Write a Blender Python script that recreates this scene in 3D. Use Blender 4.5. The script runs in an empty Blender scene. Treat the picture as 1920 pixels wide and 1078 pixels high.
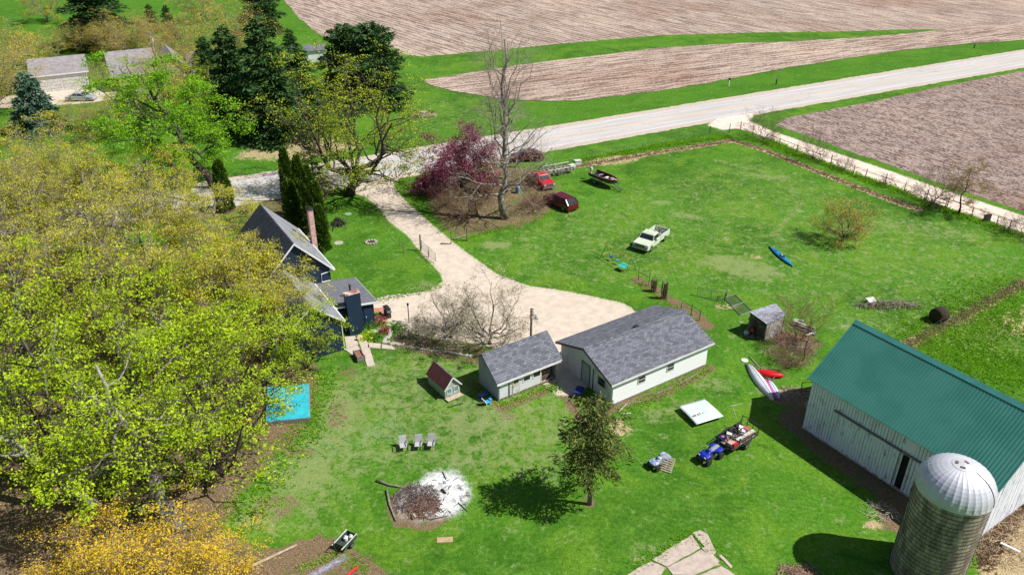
import bpy, math, random
import numpy as np
from mathutils import Vector, Matrix

S = bpy.context.scene
COL = S.collection
PI = math.pi
R = math.radians

# ------------------------------------------------------------------ camera, sky, sun, exposure
FPX, PITCH, CAM_H = 1488.44, R(29.155), 40.0
cam_d = bpy.data.cameras.new('Camera')
cam = bpy.data.objects.new('Camera', cam_d)
COL.objects.link(cam)
cam.location = (0, 0, CAM_H)
cam.rotation_euler = (PI / 2 - PITCH, 0, 0)
cam_d.sensor_width = 36.0
cam_d.lens = FPX / 1920 * 36.0
cam_d.clip_end = 4000
S.camera = cam

SUN_EL = R(52)
SUN_AZ = R(100)   # clockwise from +Y
SUN_DIR = Vector((math.cos(SUN_EL) * math.sin(SUN_AZ), math.cos(SUN_EL) * math.cos(SUN_AZ), math.sin(SUN_EL)))
world = bpy.data.worlds.new('World')
S.world = world
world.use_nodes = True
wn = world.node_tree
for n in list(wn.nodes): wn.nodes.remove(n)
wo = wn.nodes.new('ShaderNodeOutputWorld'); wb = wn.nodes.new('ShaderNodeBackground'); ws = wn.nodes.new('ShaderNodeTexSky')
ws.sky_type = 'NISHITA'; ws.sun_disc = False; ws.sun_elevation = SUN_EL; ws.sun_rotation = SUN_AZ
wb.inputs['Strength'].default_value = 0.062
wn.links.new(ws.outputs[0], wb.inputs[0]); wn.links.new(wb.outputs[0], wo.inputs[0])
sd = bpy.data.lights.new('Sun', 'SUN'); sd.energy = 5.0; sd.angle = R(0.53); sd.color = (1.0, 0.965, 0.91)
sun = bpy.data.objects.new('Sun', sd); COL.objects.link(sun)
sun.location = SUN_DIR * 200
sun.rotation_euler = SUN_DIR.to_track_quat('Z', 'Y').to_euler()
S.view_settings.view_transform = 'Standard'
S.view_settings.look = 'None'
S.view_settings.exposure = 0.36
S.view_settings.gamma = 1
S.render.engine = 'CYCLES'
S.cycles.max_bounces = 6
S.cycles.diffuse_bounces = 3
S.cycles.transparent_max_bounces = 6
S.cycles.use_denoising = True

_c, _s = math.cos(PITCH), math.sin(PITCH)
def T(x, y, z=0.0):
    """a surveyed point: where the sight line of photo point (x, y) meets the level z"""
    d = (x - 960, _c * FPX + _s * (539 - y), -_s * FPX + _c * (539 - y))
    t = (z - CAM_H) / d[2]
    return (d[0] * t, d[1] * t, z)
def T2(x, y): return T(x, y)[:2]

# ------------------------------------------------------------------ objects and tags
def tag(o, label=None, cat=None, group=None, kind=None):
    if label: o['label'] = label
    if cat: o['category'] = cat
    if group: o['group'] = group
    if kind: o['kind'] = kind
    return o
def thing(name, label, cat, loc=(0, 0, 0), rz=0.0, group=None, scale=None, rot=None):
    o = bpy.data.objects.new(name, None); COL.objects.link(o)
    o.empty_display_size = .3
    o.location = (loc[0], loc[1], loc[2] if len(loc) > 2 else 0)
    o.rotation_euler = rot if rot else (0, 0, rz)
    if scale: o.scale = scale if hasattr(scale, '__len__') else (scale,) * 3
    return tag(o, label, cat, group)
def link(name, me, mat, parent=None):
    o = bpy.data.objects.new(name, me); COL.objects.link(o)
    if mat is not None and not me.materials:
        for m in (mat if isinstance(mat, (list, tuple)) else [mat]): me.materials.append(m)
    if parent is not None: o.parent = parent
    return o
def copy_tree(o, parent=None):
    c = o.copy(); COL.objects.link(c); c.parent = parent
    for ch in list(o.children): copy_tree(ch, c)
    return c

class MB:
    def __init__(s): s.v = []; s.f = []; s.m = []; s.mi = 0
    def add(s, vs, fs):
        o = len(s.v); s.v.extend([tuple(v) for v in vs]); s.f.extend([tuple(i + o for i in f) for f in fs]); s.m.extend([s.mi] * len(fs)); return s
    def hexa(s, p):   # 4 bottom ccw, 4 top ccw
        return s.add(p, [(3, 2, 1, 0), (4, 5, 6, 7), (0, 1, 5, 4), (1, 2, 6, 5), (2, 3, 7, 6), (3, 0, 4, 7)])
    def box(s, c, d, rz=0.0, rx=0.0, ry=0.0):
        M_ = Matrix.Rotation(rz, 3, 'Z') @ Matrix.Rotation(ry, 3, 'Y') @ Matrix.Rotation(rx, 3, 'X')
        C = Vector(c); h = [d[0] / 2, d[1] / 2, d[2] / 2]; p = []
        for z in (-1, 1):
            for x, y in ((-1, -1), (1, -1), (1, 1), (-1, 1)): p.append(C + M_ @ Vector((x * h[0], y * h[1], z * h[2])))
        return s.hexa(p)
    def box2(s, x0, x1, y0, y1, z0, z1): return s.box(((x0 + x1) / 2, (y0 + y1) / 2, (z0 + z1) / 2), (abs(x1 - x0), abs(y1 - y0), abs(z1 - z0)))
    def bar(s, a, b, w, h=None):
        a = Vector(a); b = Vector(b); d = b - a; L = d.length
        if L < 1e-6: return s
        h = h or w; q = d.to_track_quat('X', 'Z').to_matrix(); p = []
        for x in (0, L):
            for y, z in ((-1, -1), (1, -1), (1, 1), (-1, 1)): p.append(a + q @ Vector((x, y * w / 2, z * h / 2)))
        return s.hexa(p)
    def prism(s, poly, z0, z1):
        n = len(poly); return s.add([(x, y, z0) for x, y in poly] + [(x, y, z1) for x, y in poly],
            [tuple(range(n - 1, -1, -1)), tuple(range(n, 2 * n))] + [(i, (i + 1) % n, n + (i + 1) % n, n + i) for i in range(n)])
    def sidep(s, poly, x0, x1):   # polygon in (y,z) extruded along x
        n = len(poly); return s.add([(x0, y, z) for y, z in poly] + [(x1, y, z) for y, z in poly],
            [tuple(range(n - 1, -1, -1)), tuple(range(n, 2 * n))] + [(i, (i + 1) % n, n + (i + 1) % n, n + i) for i in range(n)])
    def sidey(s, poly, y0, y1):   # polygon in (x,z) extruded along y
        n = len(poly); return s.add([(x, y0, z) for x, z in poly] + [(x, y1, z) for x, z in poly],
            [tuple(range(n)), tuple(range(2 * n - 1, n - 1, -1))] + [((i + 1) % n, i, n + i, n + (i + 1) % n) for i in range(n)])
    def tube(s, pts, rad, n=6, cap=True):
        pts = [Vector(p) for p in pts]
        if not hasattr(rad, '__len__'): rad = [rad] * len(pts)
        vs = []; fs = []; ref = Vector((0, 0, 1))
        for i, p in enumerate(pts):
            t = (pts[min(i + 1, len(pts) - 1)] - pts[max(i - 1, 0)])
            t = t.normalized() if t.length > 1e-9 else Vector((0, 0, 1))
            if abs(t.dot(ref)) > .95: ref = Vector((1, 0, 0)) if abs(t.x) < .9 else Vector((0, 1, 0))
            a = t.cross(ref).normalized(); b = t.cross(a)
            for k in range(n):
                an = 2 * PI * k / n; vs.append(p + (a * math.cos(an) + b * math.sin(an)) * rad[i])
        for i in range(len(pts) - 1):
            for k in range(n):
                k2 = (k + 1) % n; fs.append((i * n + k, i * n + k2, (i + 1) * n + k2, (i + 1) * n + k))
        if cap: fs.append(tuple(range(n))[::-1]); fs.append(tuple((len(pts) - 1) * n + k for k in range(n)))
        return s.add(vs, fs)
    def cyl(s, a, b, r, n=12): return s.tube([a, b], [r, r] if not hasattr(r, '__len__') else r, n)
    def lathe(s, prof, n=16, c=(0, 0, 0)):   # prof: (r,z)
        vs = []; fs = []
        for r, z in prof:
            for k in range(n): vs.append((c[0] + r * math.cos(2 * PI * k / n), c[1] + r * math.sin(2 * PI * k / n), c[2] + z))
        for i in range(len(prof) - 1):
            for k in range(n): fs.append((i * n + k, i * n + (k + 1) % n, (i + 1) * n + (k + 1) % n, (i + 1) * n + k))
        fs.append(tuple(range(n))[::-1]); fs.append(tuple((len(prof) - 1) * n + k for k in range(n)))
        return s.add(vs, fs)
    def loft(s, secs, cap=True):     # rings with the same number of points
        n = len(secs[0]); vs = [p for r in secs for p in r]; fs = []
        for i in range(len(secs) - 1):
            for k in range(n): fs.append((i * n + k, i * n + (k + 1) % n, (i + 1) * n + (k + 1) % n, (i + 1) * n + k))
        if cap: fs.append(tuple(range(n))[::-1]); fs.append(tuple((len(secs) - 1) * n + k for k in range(n)))
        return s.add(vs, fs)
    def mesh(s, name, smooth=False):
        me = bpy.data.meshes.new(name); me.from_pydata(s.v, [], s.f)
        if any(s.m): me.polygons.foreach_set('material_index', s.m)
        if smooth: me.polygons.foreach_set('use_smooth', [True] * len(me.polygons))
        me.update(); return me
    def build(s, name, mat, parent=None, smooth=False, bevel=0):
        o = link(name, s.mesh(name, smooth), mat, parent)
        if bevel:
            b = o.modifiers.new('b', 'BEVEL'); b.width = bevel; b.segments = 2; b.limit_method = 'ANGLE'; b.angle_limit = R(35)
        return o
def bx(*a, **k): return MB().box(*a, **k)

def quads(name, P, mat, parent=None, tri=False):
    """P: (n,4,3) or (n,3,3) array of separate faces"""
    n, k = P.shape[0], P.shape[1]
    me = bpy.data.meshes.new(name)
    me.vertices.add(n * k); me.vertices.foreach_set('co', P.reshape(-1).astype(np.float32))
    me.loops.add(n * k); me.loops.foreach_set('vertex_index', np.arange(n * k, dtype=np.int32))
    me.polygons.add(n); me.polygons.foreach_set('loop_start', np.arange(0, n * k, k, dtype=np.int32))
    me.update(calc_edges=True); me.validate()
    return link(name, me, mat, parent)

# ------------------------------------------------------------------ materials
def srgb(r, g, b):
    f = lambda c: (c / 255 / 12.92) if c <= 10 else (((c / 255) + .055) / 1.055) ** 2.4
    return (f(r), f(g), f(b))
class NT:
    def __init__(s, name):
        s.mat = bpy.data.materials.new(name); s.mat.use_nodes = True; s.t = s.mat.node_tree
        for n in list(s.t.nodes): s.t.nodes.remove(n)
        s.out = s.n('OutputMaterial')
    def n(s, typ, **kw):
        nd = s.t.nodes.new('ShaderNode' + typ)
        for k, v in kw.items(): setattr(nd, k, v)
        return nd
    def l(s, a, b): s.t.links.new(a, b)
    def val(s, inp, v):
        if hasattr(v, 'is_linked') or hasattr(v, 'links'): s.l(v, inp)
        elif hasattr(v, '__len__') and len(v) == 3 and inp.type == 'RGBA': inp.default_value = (*v, 1)
        else: inp.default_value = v
    def coord(s, kind='Object', scale=(1, 1, 1), rz=0.0, loc=(0, 0, 0)):
        tc = s.n('TexCoord'); mp = s.n('Mapping'); mp.inputs['Scale'].default_value = scale; mp.inputs['Rotation'].default_value = (0, 0, rz); mp.inputs['Location'].default_value = loc
        s.l(tc.outputs[kind], mp.inputs[0]); return mp.outputs[0]
    def noise(s, vec, scale, detail=3, rough=.55, dist=0):
        n = s.n('TexNoise'); n.inputs['Scale'].default_value = scale; n.inputs['Detail'].default_value = detail; n.inputs['Roughness'].default_value = rough; n.inputs['Distortion'].default_value = dist
        s.l(vec, n.inputs['Vector']); return n.outputs['Fac']
    def math(s, op, a, b=0.0, c=None, clamp=False):
        m = s.n('Math', operation=op); m.use_clamp = clamp; s.val(m.inputs[0], a); s.val(m.inputs[1], b)
        if c is not None: s.val(m.inputs[2], c)
        return m.outputs[0]
    def mix(s, fac, a, b, mode='MIX'):
        m = s.n('Mix', data_type='RGBA', blend_type=mode); s.val(m.inputs[0], fac); s.val(m.inputs[6], a); s.val(m.inputs[7], b); return m.outputs[2]
    def ramp(s, fac, stops):
        r = s.n('ValToRGB'); e = r.color_ramp.elements
        while len(e) < len(stops): e.new(.5)
        for i, (p, c) in enumerate(stops): e[i].position = p; e[i].color = (*c, 1) if hasattr(c, '__len__') else (c, c, c, 1)
        s.l(fac, r.inputs[0]); return r.outputs[0]
    def step(s, x, lo, hi):
        m = s.n('MapRange', interpolation_type='SMOOTHSTEP'); s.val(m.inputs[0], x); m.inputs[1].default_value = lo; m.inputs[2].default_value = hi; return m.outputs[0]
    def bump(s, h, strength=.4, dist=.05):
        b = s.n('Bump'); b.inputs['Strength'].default_value = strength; b.inputs['Distance'].default_value = dist; s.l(h, b.inputs['Height']); return b.outputs[0]
    def bsdf(s, color, rough=.8, metallic=0, spec=.3, normal=None, **kw):
        p = s.n('BsdfPrincipled'); s.val(p.inputs['Base Color'], color); s.val(p.inputs['Roughness'], rough); p.inputs['Metallic'].default_value = metallic
        p.inputs['Specular IOR Level'].default_value = spec
        for k, v in kw.items(): p.inputs[k].default_value = v
        if normal is not None: s.l(normal, p.inputs['Normal'])
        s.l(p.outputs[0], s.out.inputs[0]); return p

def mat(name, c1, c2=None, scale=3.0, rough=.8, metallic=0, spec=.3, bump=0, detail=4, stretch=(1, 1, 1), lo=.35, hi=.65, c3=None, fine=0, **kw):
    """two-tone noise material"""
    m = NT(name); v = m.coord('Object', stretch)
    if c2 is None: c2 = tuple(x * .72 for x in c1)
    f = m.noise(v, scale, detail)
    col = m.ramp(f, [(lo, c1), (hi, c2)] if c3 is None else [(lo, c1), ((lo + hi) / 2, c2), (hi, c3)])
    if fine:
        g = m.noise(v, scale * 9, 2); col = m.mix(1.0, col, m.ramp(g, [(.3, (1 - fine,) * 3), (.7, (1 + fine * .0 + .0,) * 3)]), 'MULTIPLY')
    m.bsdf(col, rough, metallic, spec, m.bump(m.noise(v, scale * 4, 3), bump, .03) if bump else None, **kw)
    return m.mat

def leafmat(name, cols, trans=.35, rough=.55):
    m = NT(name); g = m.n('NewGeometry')
    col = m.ramp(g.outputs['Random Per Island'], [(i / max(1, len(cols) - 1), c) for i, c in enumerate(cols)])
    v = m.coord('Object'); col = m.mix(1.0, col, m.ramp(m.noise(v, .55, 2), [(.35, (.78, .82, .74)), (.65, (1.16, 1.12, 1.05))]), 'MULTIPLY')
    p = m.n('BsdfPrincipled'); m.l(col, p.inputs['Base Color']); p.inputs['Roughness'].default_value = rough; p.inputs['Specular IOR Level'].default_value = .25
    if trans:
        t = m.n('BsdfTranslucent'); m.l(col, t.inputs[0]); x = m.n('MixShader'); x.inputs[0].default_value = trans
        m.l(p.outputs[0], x.inputs[1]); m.l(t.outputs[0], x.inputs[2]); m.l(x.outputs[0], m.out.inputs[0])
    else: m.l(p.outputs[0], m.out.inputs[0])
    return m.mat

def shingle(name, a, b, w=.34, h=.15, rz=0):
    m = NT(name); v = m.coord('Object', (1, 1, 1), rz)
    br = m.n('TexBrick'); m.l(v, br.inputs['Vector']); br.inputs['Scale'].default_value = 1
    br.inputs['Brick Width'].default_value = w; br.inputs['Row Height'].default_value = h; br.inputs['Mortar Size'].default_value = .012
    br.inputs['Color1'].default_value = (*a, 1); br.inputs['Color2'].default_value = (*b, 1); br.inputs['Mortar'].default_value = (*[x * .35 for x in a], 1)
    br.inputs['Bias'].default_value = 0; br.offset = .5; br.offset_frequency = 2
    c = m.mix(1.0, br.outputs[0], m.ramp(m.noise(v, 1.3, 4), [(.3, (.92,) * 3), (.7, (1.06,) * 3)]), 'MULTIPLY')
    m.bsdf(c, .9, 0, .2, m.bump(br.outputs['Fac'], .5, -.02)); return m.mat

def siding(name, a, period=.13, axis=2, dark=.45, dirt=.25, rough=.6, dirtc=(.35, .33, .3), spec=.3, width=.14):
    m = NT(name); tc = m.n('TexCoord'); sp = m.n('SeparateXYZ'); m.l(tc.outputs['Object'], sp.inputs[0])
    fr = m.math('FRACT', m.math('DIVIDE', sp.outputs[axis], period)); ln = m.math('LESS_THAN', fr, width)
    v = m.coord('Object', (1, 1, .35) if axis == 2 else (1, 1, .25))
    base = m.mix(m.math('MULTIPLY', m.step(m.noise(v, 1.6, 5), .5, .75), dirt), a, dirtc)
    c = m.mix(ln, base, tuple(x * dark for x in a))
    m.bsdf(c, rough, 0, spec, m.bump(fr, .35, .02)); return m.mat

W = {}
W['white'] = mat('white_paint', (.80, .80, .79), (.66, .66, .66), 1.5, .55, bump=.05)
W['offwhite'] = mat('worn_white', (.72, .71, .68), (.45, .43, .40), 3.5, .75, fine=.2)
W['black'] = mat('black_rubber', (.02, .02, .021), (.035, .034, .033), 6, .75)
W['darkmetal'] = mat('dark_metal', (.035, .036, .04), (.07, .06, .055), 5, .5, metallic=.4)
W['steel'] = mat('galvanised_steel', (.45, .46, .47), (.28, .29, .30), 5, .4, metallic=.8)
W['grey'] = mat('grey_plastic', (.30, .30, .30), (.22, .22, .22), 6, .6)
W['glass'] = mat('dark_glass', (.012, .016, .02), (.03, .036, .045), 2, .08, spec=.8)
W['wood'] = mat('weathered_wood', (.30, .24, .18), (.16, .12, .09), 5, .85, stretch=(1, 1, .3), fine=.3)
W['greywood'] = mat('grey_wood', (.32, .29, .26), (.17, .15, .135), 6, .9, fine=.3)
W['palewood'] = mat('pale_wood', (.55, .47, .36), (.38, .31, .23), 6, .8, fine=.2)
W['rust'] = mat('rusty_metal', (.22, .08, .04), (.12, .06, .04), 7, .85)
W['red'] = mat('red_paint', (.55, .015, .03), (.42, .012, .02), 3, .35, spec=.5)
W['maroon'] = mat('maroon_paint', (.11, .006, .012), (.075, .005, .01), 2, .22, spec=.6)
W['blue'] = mat('blue_plastic', (.01, .03, .42), (.008, .02, .30), 4, .35, spec=.5)
W['teal'] = mat('teal_plastic', (.01, .28, .33), (.01, .20, .26), 3, .4)
W['lightblue'] = mat('light_blue_plastic', (.05, .32, .62), (.04, .25, .5), 3, .4)
W['orange'] = mat('orange_plastic', (.65, .17, .01), (.5, .12, .01), 4, .5)
W['yellow'] = mat('yellow_plastic', (.75, .38, .02), (.6, .28, .02), 4, .5)
W['cream'] = mat('cream_car_paint', (.60, .66, .50), (.46, .52, .40), 2, .35, spec=.5)
W['stone'] = mat('pale_stone', (.52, .47, .42), (.33, .30, .27), 4, .9, bump=.3, fine=.2)
W['concrete'] = mat('concrete', (.55, .45, .38), (.42, .35, .30), 2.2, .9, bump=.2, fine=.2)
W['brick'] = None

# ------------------------------------------------------------------ ground: one sheet, cover painted as surface type masks
def sdf(X, Y, poly):
    """signed distance to polygon (positive inside)"""
    d = np.full(X.shape, 1e9); ins = np.zeros(X.shape, bool); n = len(poly)
    for i in range(n):
        ax, ay = poly[i]; bx_, by = poly[(i + 1) % n]
        ex, ey = bx_ - ax, by - ay; t = np.clip(((X - ax) * ex + (Y - ay) * ey) / (ex * ex + ey * ey + 1e-12), 0, 1)
        d = np.minimum(d, np.hypot(X - ax - t * ex, Y - ay - t * ey))
        c = ((ay > Y) != (by > Y)) & (X < (bx_ - ax) * (Y - ay) / (by - ay + 1e-12) + ax); ins ^= c
    return np.where(ins, d, -d)
def pdist(X, Y, line):
    d = np.full(X.shape, 1e9)
    for (ax, ay), (bx_, by) in zip(line[:-1], line[1:]):
        ex, ey = bx_ - ax, by - ay; t = np.clip(((X - ax) * ex + (Y - ay) * ey) / (ex * ex + ey * ey + 1e-12), 0, 1)
        d = np.minimum(d, np.hypot(X - ax - t * ex, Y - ay - t * ey))
    return d
def sm(x, a, b): t = np.clip((x - a) / (b - a), 0, 1); return t * t * (3 - 2 * t)
def PXL(pts): return [T2(*p) for p in pts]

DRIVE = PXL([(648, 350), (668, 361), (690, 367), (718, 390), (734, 412), (754, 428), (771, 441), (787, 460), (801, 478), (824, 501), (836, 515), (838, 530), (805, 550), (760, 556), (716, 562), (702, 574), (704, 592), (745, 602), (778, 620), (830, 632), (880, 634), (925, 645), (1000, 690), (1048, 735), (1075, 735), (1200, 640), (1190, 590), (1165, 572), (1110, 560), (1050, 548), (990, 540), (930, 519), (880, 484), (846, 458), (816, 433), (776, 398), (756, 380), (736, 357), (730, 344), (745, 333), (800, 324), (800, 318), (640, 340)])
LANE_N = [(1345, 221), (1380, 216), (1415, 212), (1402, 226), (1436, 243), (1520, 272), (1600, 299), (1680, 326), (1750, 351), (1840, 380), (1930, 410), (2100, 468)]
LANE_S = [(2100, 500), (1930, 438), (1840, 408), (1750, 379), (1680, 352), (1600, 325), (1520, 293), (1440, 259), (1405, 245), (1380, 240), (1355, 243), (1330, 236)]
LANE = PXL(LANE_N + LANE_S)

def axis(lo, a, b, hi, step):
    core = list(np.arange(a, b, step)); out = []; x, s_ = core[-1], step
    while x < hi: s_ *= 1.25; x += s_; out.append(x)
    pre = []; x, s_ = a, step
    while x > lo: s_ *= 1.25; x -= s_; pre.append(x)
    return np.array(pre[::-1] + core + out)
gx = axis(-900, -62, 78, 900, .42); gy = axis(-120, 30, 128, 1500, .42)
GX, GY = np.meshgrid(gx, gy)
nx, ny = len(gx), len(gy)
x, y = GX.ravel(), GY.ravel()
def P_(pts, f=1.0, inset=0): return sm(sdf(x, y, PXL(pts)), -f + inset, f + inset)
def E_(px, py, rx, ry=None, a=0, f=.5):
    c = T2(px, py); ry = ry or rx; ca, sa = math.cos(a), math.sin(a); u = (x - c[0]) * ca + (y - c[1]) * sa; v = -(x - c[0]) * sa + (y - c[1]) * ca
    return 1 - sm(np.hypot(u / rx, v / ry), 1 - f, 1 + f * .6)
def B_(pts, w, f=.6): return 1 - sm(pdist(x, y, PXL(pts)), w, w + f)
dirt = P_([(-260, 470), (60, 500), (330, 545), (470, 600), (560, 655), (598, 690), (590, 760), (556, 828), (500, 870), (450, 930), (415, 990), (470, 1025), (540, 1078), (520, 1300), (-400, 1300)], 1.6)
dirt = np.maximum.reduce([dirt, E_(632, 775, 1.0, 2.6, .1) * .55, E_(650, 700, 1.2, 1.6) * .5, E_(560, 850, 1.6, .9) * .6, E_(520, 950, 2.2, 1.6) * .5, E_(950, 780, 1.2, .6) * .45, E_(1000, 745, 1.6, .6, .5) * .5, P_([(480, 1035), (600, 1000), (690, 1040), (730, 1078), (740, 1300), (300, 1300)], .8) * .9,
    B_([(1498, 790), (1560, 842), (1640, 898), (1700, 945)], 1.1, .9) * .9, P_([(1450, 745), (1512, 728), (1512, 800), (1490, 790)], .6) * .8, P_([(1640, 930), (1720, 950), (1700, 1000), (1655, 995)], .6) * .9,
    B_([(880, 715), (945, 765), (1045, 722), (1100, 800), (1140, 772)], .25, .5) * .8, B_([(1150, 765), (1240, 738), (1330, 690)], .35, .5) * .85,
    P_([(795, 350), (870, 300), (1010, 318), (1060, 360), (1040, 400), (990, 425), (850, 450), (800, 400)], 1.6) * .62,
    P_([(740, 612), (830, 632), (925, 648), (900, 690), (800, 668), (730, 655)], .8) * .62, E_(1105, 940, .7) * .7, E_(1490, 640, 2.6, 2.0) * .85, E_(1440, 700, 1.8, 1.2) * .7,
    E_(790, 950, 2.6, 2.3, 0, .35) * 1.0, P_([(475, 380), (560, 350), (610, 420), (640, 400), (560, 480)], 1.5) * .6,
    B_([(1195, 525), (1240, 552), (1300, 590), (1325, 610)], .5, .6) * .85, P_([(0, 130), (330, 90), (330, 190), (0, 210)], 3) * .55, E_(1500, 1078, 1.1, .7) * .9, E_(1655, 572, 2.2, .6, -.1) * .6,
    E_(660, 660, 1.6, .8) * .5, P_([(430, 330), (520, 322), (470, 400), (330, 420), (250, 380)], 2) * .7])
tan = np.maximum.reduce([B_([(1000, 326), (1100, 309), (1250, 284), (1375, 264), (1440, 285), (1500, 309), (1600, 349), (1690, 383), (1720, 392)], .45, .5) * .95,
    B_([(1640, 680), (1720, 636), (1790, 600), (1860, 565), (1925, 528), (2100, 430)], .35, .5) * .9, P_([(1800, 1200), (1838, 1060), (1860, 1000), (1920, 935), (2100, 860), (2200, 1300)], .8),
    P_([(430, 300), (480, 258), (600, 250), (690, 275), (560, 305)], 2.0) * .62, E_(1470, 745, 2.4, 1.1, -.5) * .9, E_(1160, 800, 1.0, 1.6, .4) * .6, E_(1765, 595, 1.5, .5, .3) * .7,
    E_(1150, 300, 5, 2.2, .3) * .65, P_([(1840, 600), (2000, 540), (2100, 620), (1900, 640)], 2) * .6, E_(1640, 985, 1.0, .5) * .8, E_(1360, 575, 1.6, .7) * .5, E_(1410, 480, 1.5, .8, -.4) * .35])
dry = np.maximum.reduce([P_([(880, 470), (1100, 380), (1400, 290), (1920, 480), (1920, 520), (1700, 640), (1350, 540), (1000, 530)], 2) * .28, P_([(600, 700), (900, 640), (1100, 780), (1060, 900), (700, 880), (600, 1000), (480, 1000)], 2) * .5,E_(930, 460, 1.9, 1.1), E_(900, 790, 3.8, 2.2, .1) * .75, E_(880, 860, 2.4, 1.2) * .6, E_(640, 770, 1.6, 4, .2) * .9, E_(560, 880, 3.2, 3.4) * .85, E_(620, 830, 2.4, 1.2) * .8, E_(1390, 500, 5.2, 2.6, -.5) * .85,
    E_(1290, 405, 3, 1.2, -.4) * .7, E_(1240, 380, 2, .8) * .7, E_(1430, 330, 5, 1.2, -.3) * .65, E_(1730, 430, 8, 3, -.4) * .5, E_(1600, 430, 4, 2) * .5, E_(1330, 720, 2.2, 1.4) * .55, E_(1250, 770, 3, 1.4, .5) * .45,
    E_(1840, 620, 6, 5) * .5, E_(800, 540, 3, 1.4) * .4, E_(470, 960, 3, 2) * .8, E_(1620, 610, 4, 2) * .45, E_(1560, 800, 2, 2) * .2, E_(800, 710, 2.2, 1.2) * .5, E_(1240, 1040, 2.5, 1.5) * .4, E_(1450, 620, 3, 2) * .4,
    E_(700, 700, 2.5, 2.5) * .5, P_([(740, 185), (960, 190), (1000, 225), (700, 265)], 3) * .25, B_([(1340, 300), (1420, 318), (1480, 345), (1500, 385), (1450, 440)], .35, .5) * .5])
grav = np.maximum(1 - sm(-sdf(x, y, DRIVE), 0, .9), (1 - sm(-sdf(x, y, LANE), 0, .8)) * .8)
grav = np.maximum(grav, P_([(712, 562), (800, 548), (840, 535), (1180, 575), (1200, 640), (1050, 730), (925, 650), (800, 628), (745, 604)], .8))
ash = np.maximum(E_(828, 925, 2.15, 2.5, 0, .5), E_(790, 945, 2.2, 1.9, 0, .5) * .45)
lush = np.maximum.reduce([1 - sm(pdist(x, y, PXL([(437, 325), (1240, 190), (1920, 80)])), 4, 16), P_([(1690, 690), (1925, 545), (2300, 400), (2300, 1000), (1920, 755)], 1) * 1.0, P_([(-200, -60), (540, -60), (600, 60), (560, 80), (300, 90), (0, 120), (-200, 120)], 6)])
me = bpy.data.meshes.new('ground')
co = np.stack([x, y, np.zeros_like(x)], 1).astype(np.float32)
ii = (np.arange(ny - 1)[:, None] * nx + np.arange(nx - 1)[None, :]).ravel()
fq = np.stack([ii, ii + 1, ii + nx + 1, ii + nx], 1).astype(np.int32)
me.vertices.add(len(co)); me.vertices.foreach_set('co', co.ravel())
me.loops.add(fq.size); me.loops.foreach_set('vertex_index', fq.ravel())
me.polygons.add(len(fq)); me.polygons.foreach_set('loop_start', np.arange(0, fq.size, 4, dtype=np.int32)); me.update(calc_edges=True)
for nm, ch in (('cover_a', (dirt, tan, dry)), ('cover_b', (grav, ash, lush))):
    a = me.color_attributes.new(nm, 'FLOAT_COLOR', 'POINT'); a.data.foreach_set('color', np.stack([*ch, np.ones_like(x)], 1).astype(np.float32).ravel())

m = NT('grass_ground'); v = m.coord('Object')
big = m.noise(v, .06, 4, .6); mid = m.noise(v, .45, 4, .6); fin = m.noise(v, 3.2, 4, .65); tiny = m.noise(v, 11, 3, .7); mot = m.noise(v, 1.1, 5, .7, .6)
g = m.mix(m.step(big, .38, .62), (.044, .130, .010), (.070, .190, .014))
g = m.mix(m.math('MULTIPLY', m.step(mid, .42, .72), .6), g, (.105, .228, .026))
g = m.mix(m.math('MULTIPLY', m.step(m.noise(v, .8, 5, .7), .57, .68), .35), g, (.032, .105, .010))
aa = m.n('VertexColor', layer_name='cover_a'); ab = m.n('VertexColor', layer_name='cover_b')
sa = m.n('SeparateColor'); m.l(aa.outputs[0], sa.inputs[0]); sb = m.n('SeparateColor'); m.l(ab.outputs[0], sb.inputs[0])
def cover(mask, amp, k, nz):   # crisp ragged edge from a soft mask
    e = m.math('ADD', mask, m.math('MULTIPLY', m.math('SUBTRACT', nz, .5), amp)); return m.step(e, .5 - k, .5 + k)
g = m.mix(m.math('MULTIPLY', m.step(m.noise(v, .16, 4, .65, .8), .47, .62), .6), g, (.120, .232, .018)); g = m.mix(m.math('MULTIPLY', m.step(m.noise(v, .27, 5, .7, 1.0), .54, .66), .55), g, (.028, .100, .008))
g = m.mix(m.math('MULTIPLY', sb.outputs[2], .5), g, (.052, .160, .010))
edge = m.math('ADD', m.math('MULTIPLY', mot, .6), m.math('MULTIPLY', fin, .4))
pale = m.mix(m.step(fin, .42, .6), (.30, .32, .15), (.15, .21, .06))
g = m.mix(m.math('MULTIPLY', cover(sa.outputs[2], 4.4, .36, edge), .78), g, pale)
g = m.mix(m.math('MULTIPLY', m.step(mot, .56, .68), .26), g, (.19, .27, .085))
g = m.mix(m.math('MULTIPLY', m.step(m.noise(v, 2.0, 4, .7, .4), .57, .66), .25), g, (.040, .125, .010))
tn = m.mix(m.step(fin, .35, .68), (.50, .37, .22), (.26, .17, .09)); tn = m.mix(m.step(tiny, .45, .7), tn, (.62, .50, .34))
g = m.mix(m.math('MULTIPLY', cover(sa.outputs[1], 2.6, .16, edge), .88), g, tn)
dt = m.mix(m.step(fin, .38, .66), (.24, .145, .095), (.10, .062, .042)); dt = m.mix(m.step(tiny, .55, .72), dt, (.42, .31, .25)); dt = m.mix(m.math('MULTIPLY', m.step(mid, .52, .68), .7), dt, (.085, .12, .03))
g = m.mix(m.math('MULTIPLY', cover(sa.outputs[0], 2.4, .18, edge), .9), g, dt)
gr = m.mix(m.step(fin, .35, .7), (.60, .505, .41), (.49, .41, .33))
g = m.mix(m.math('MULTIPLY', cover(sb.outputs[0], 1.0, .22, edge), .95), g, gr)
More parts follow.
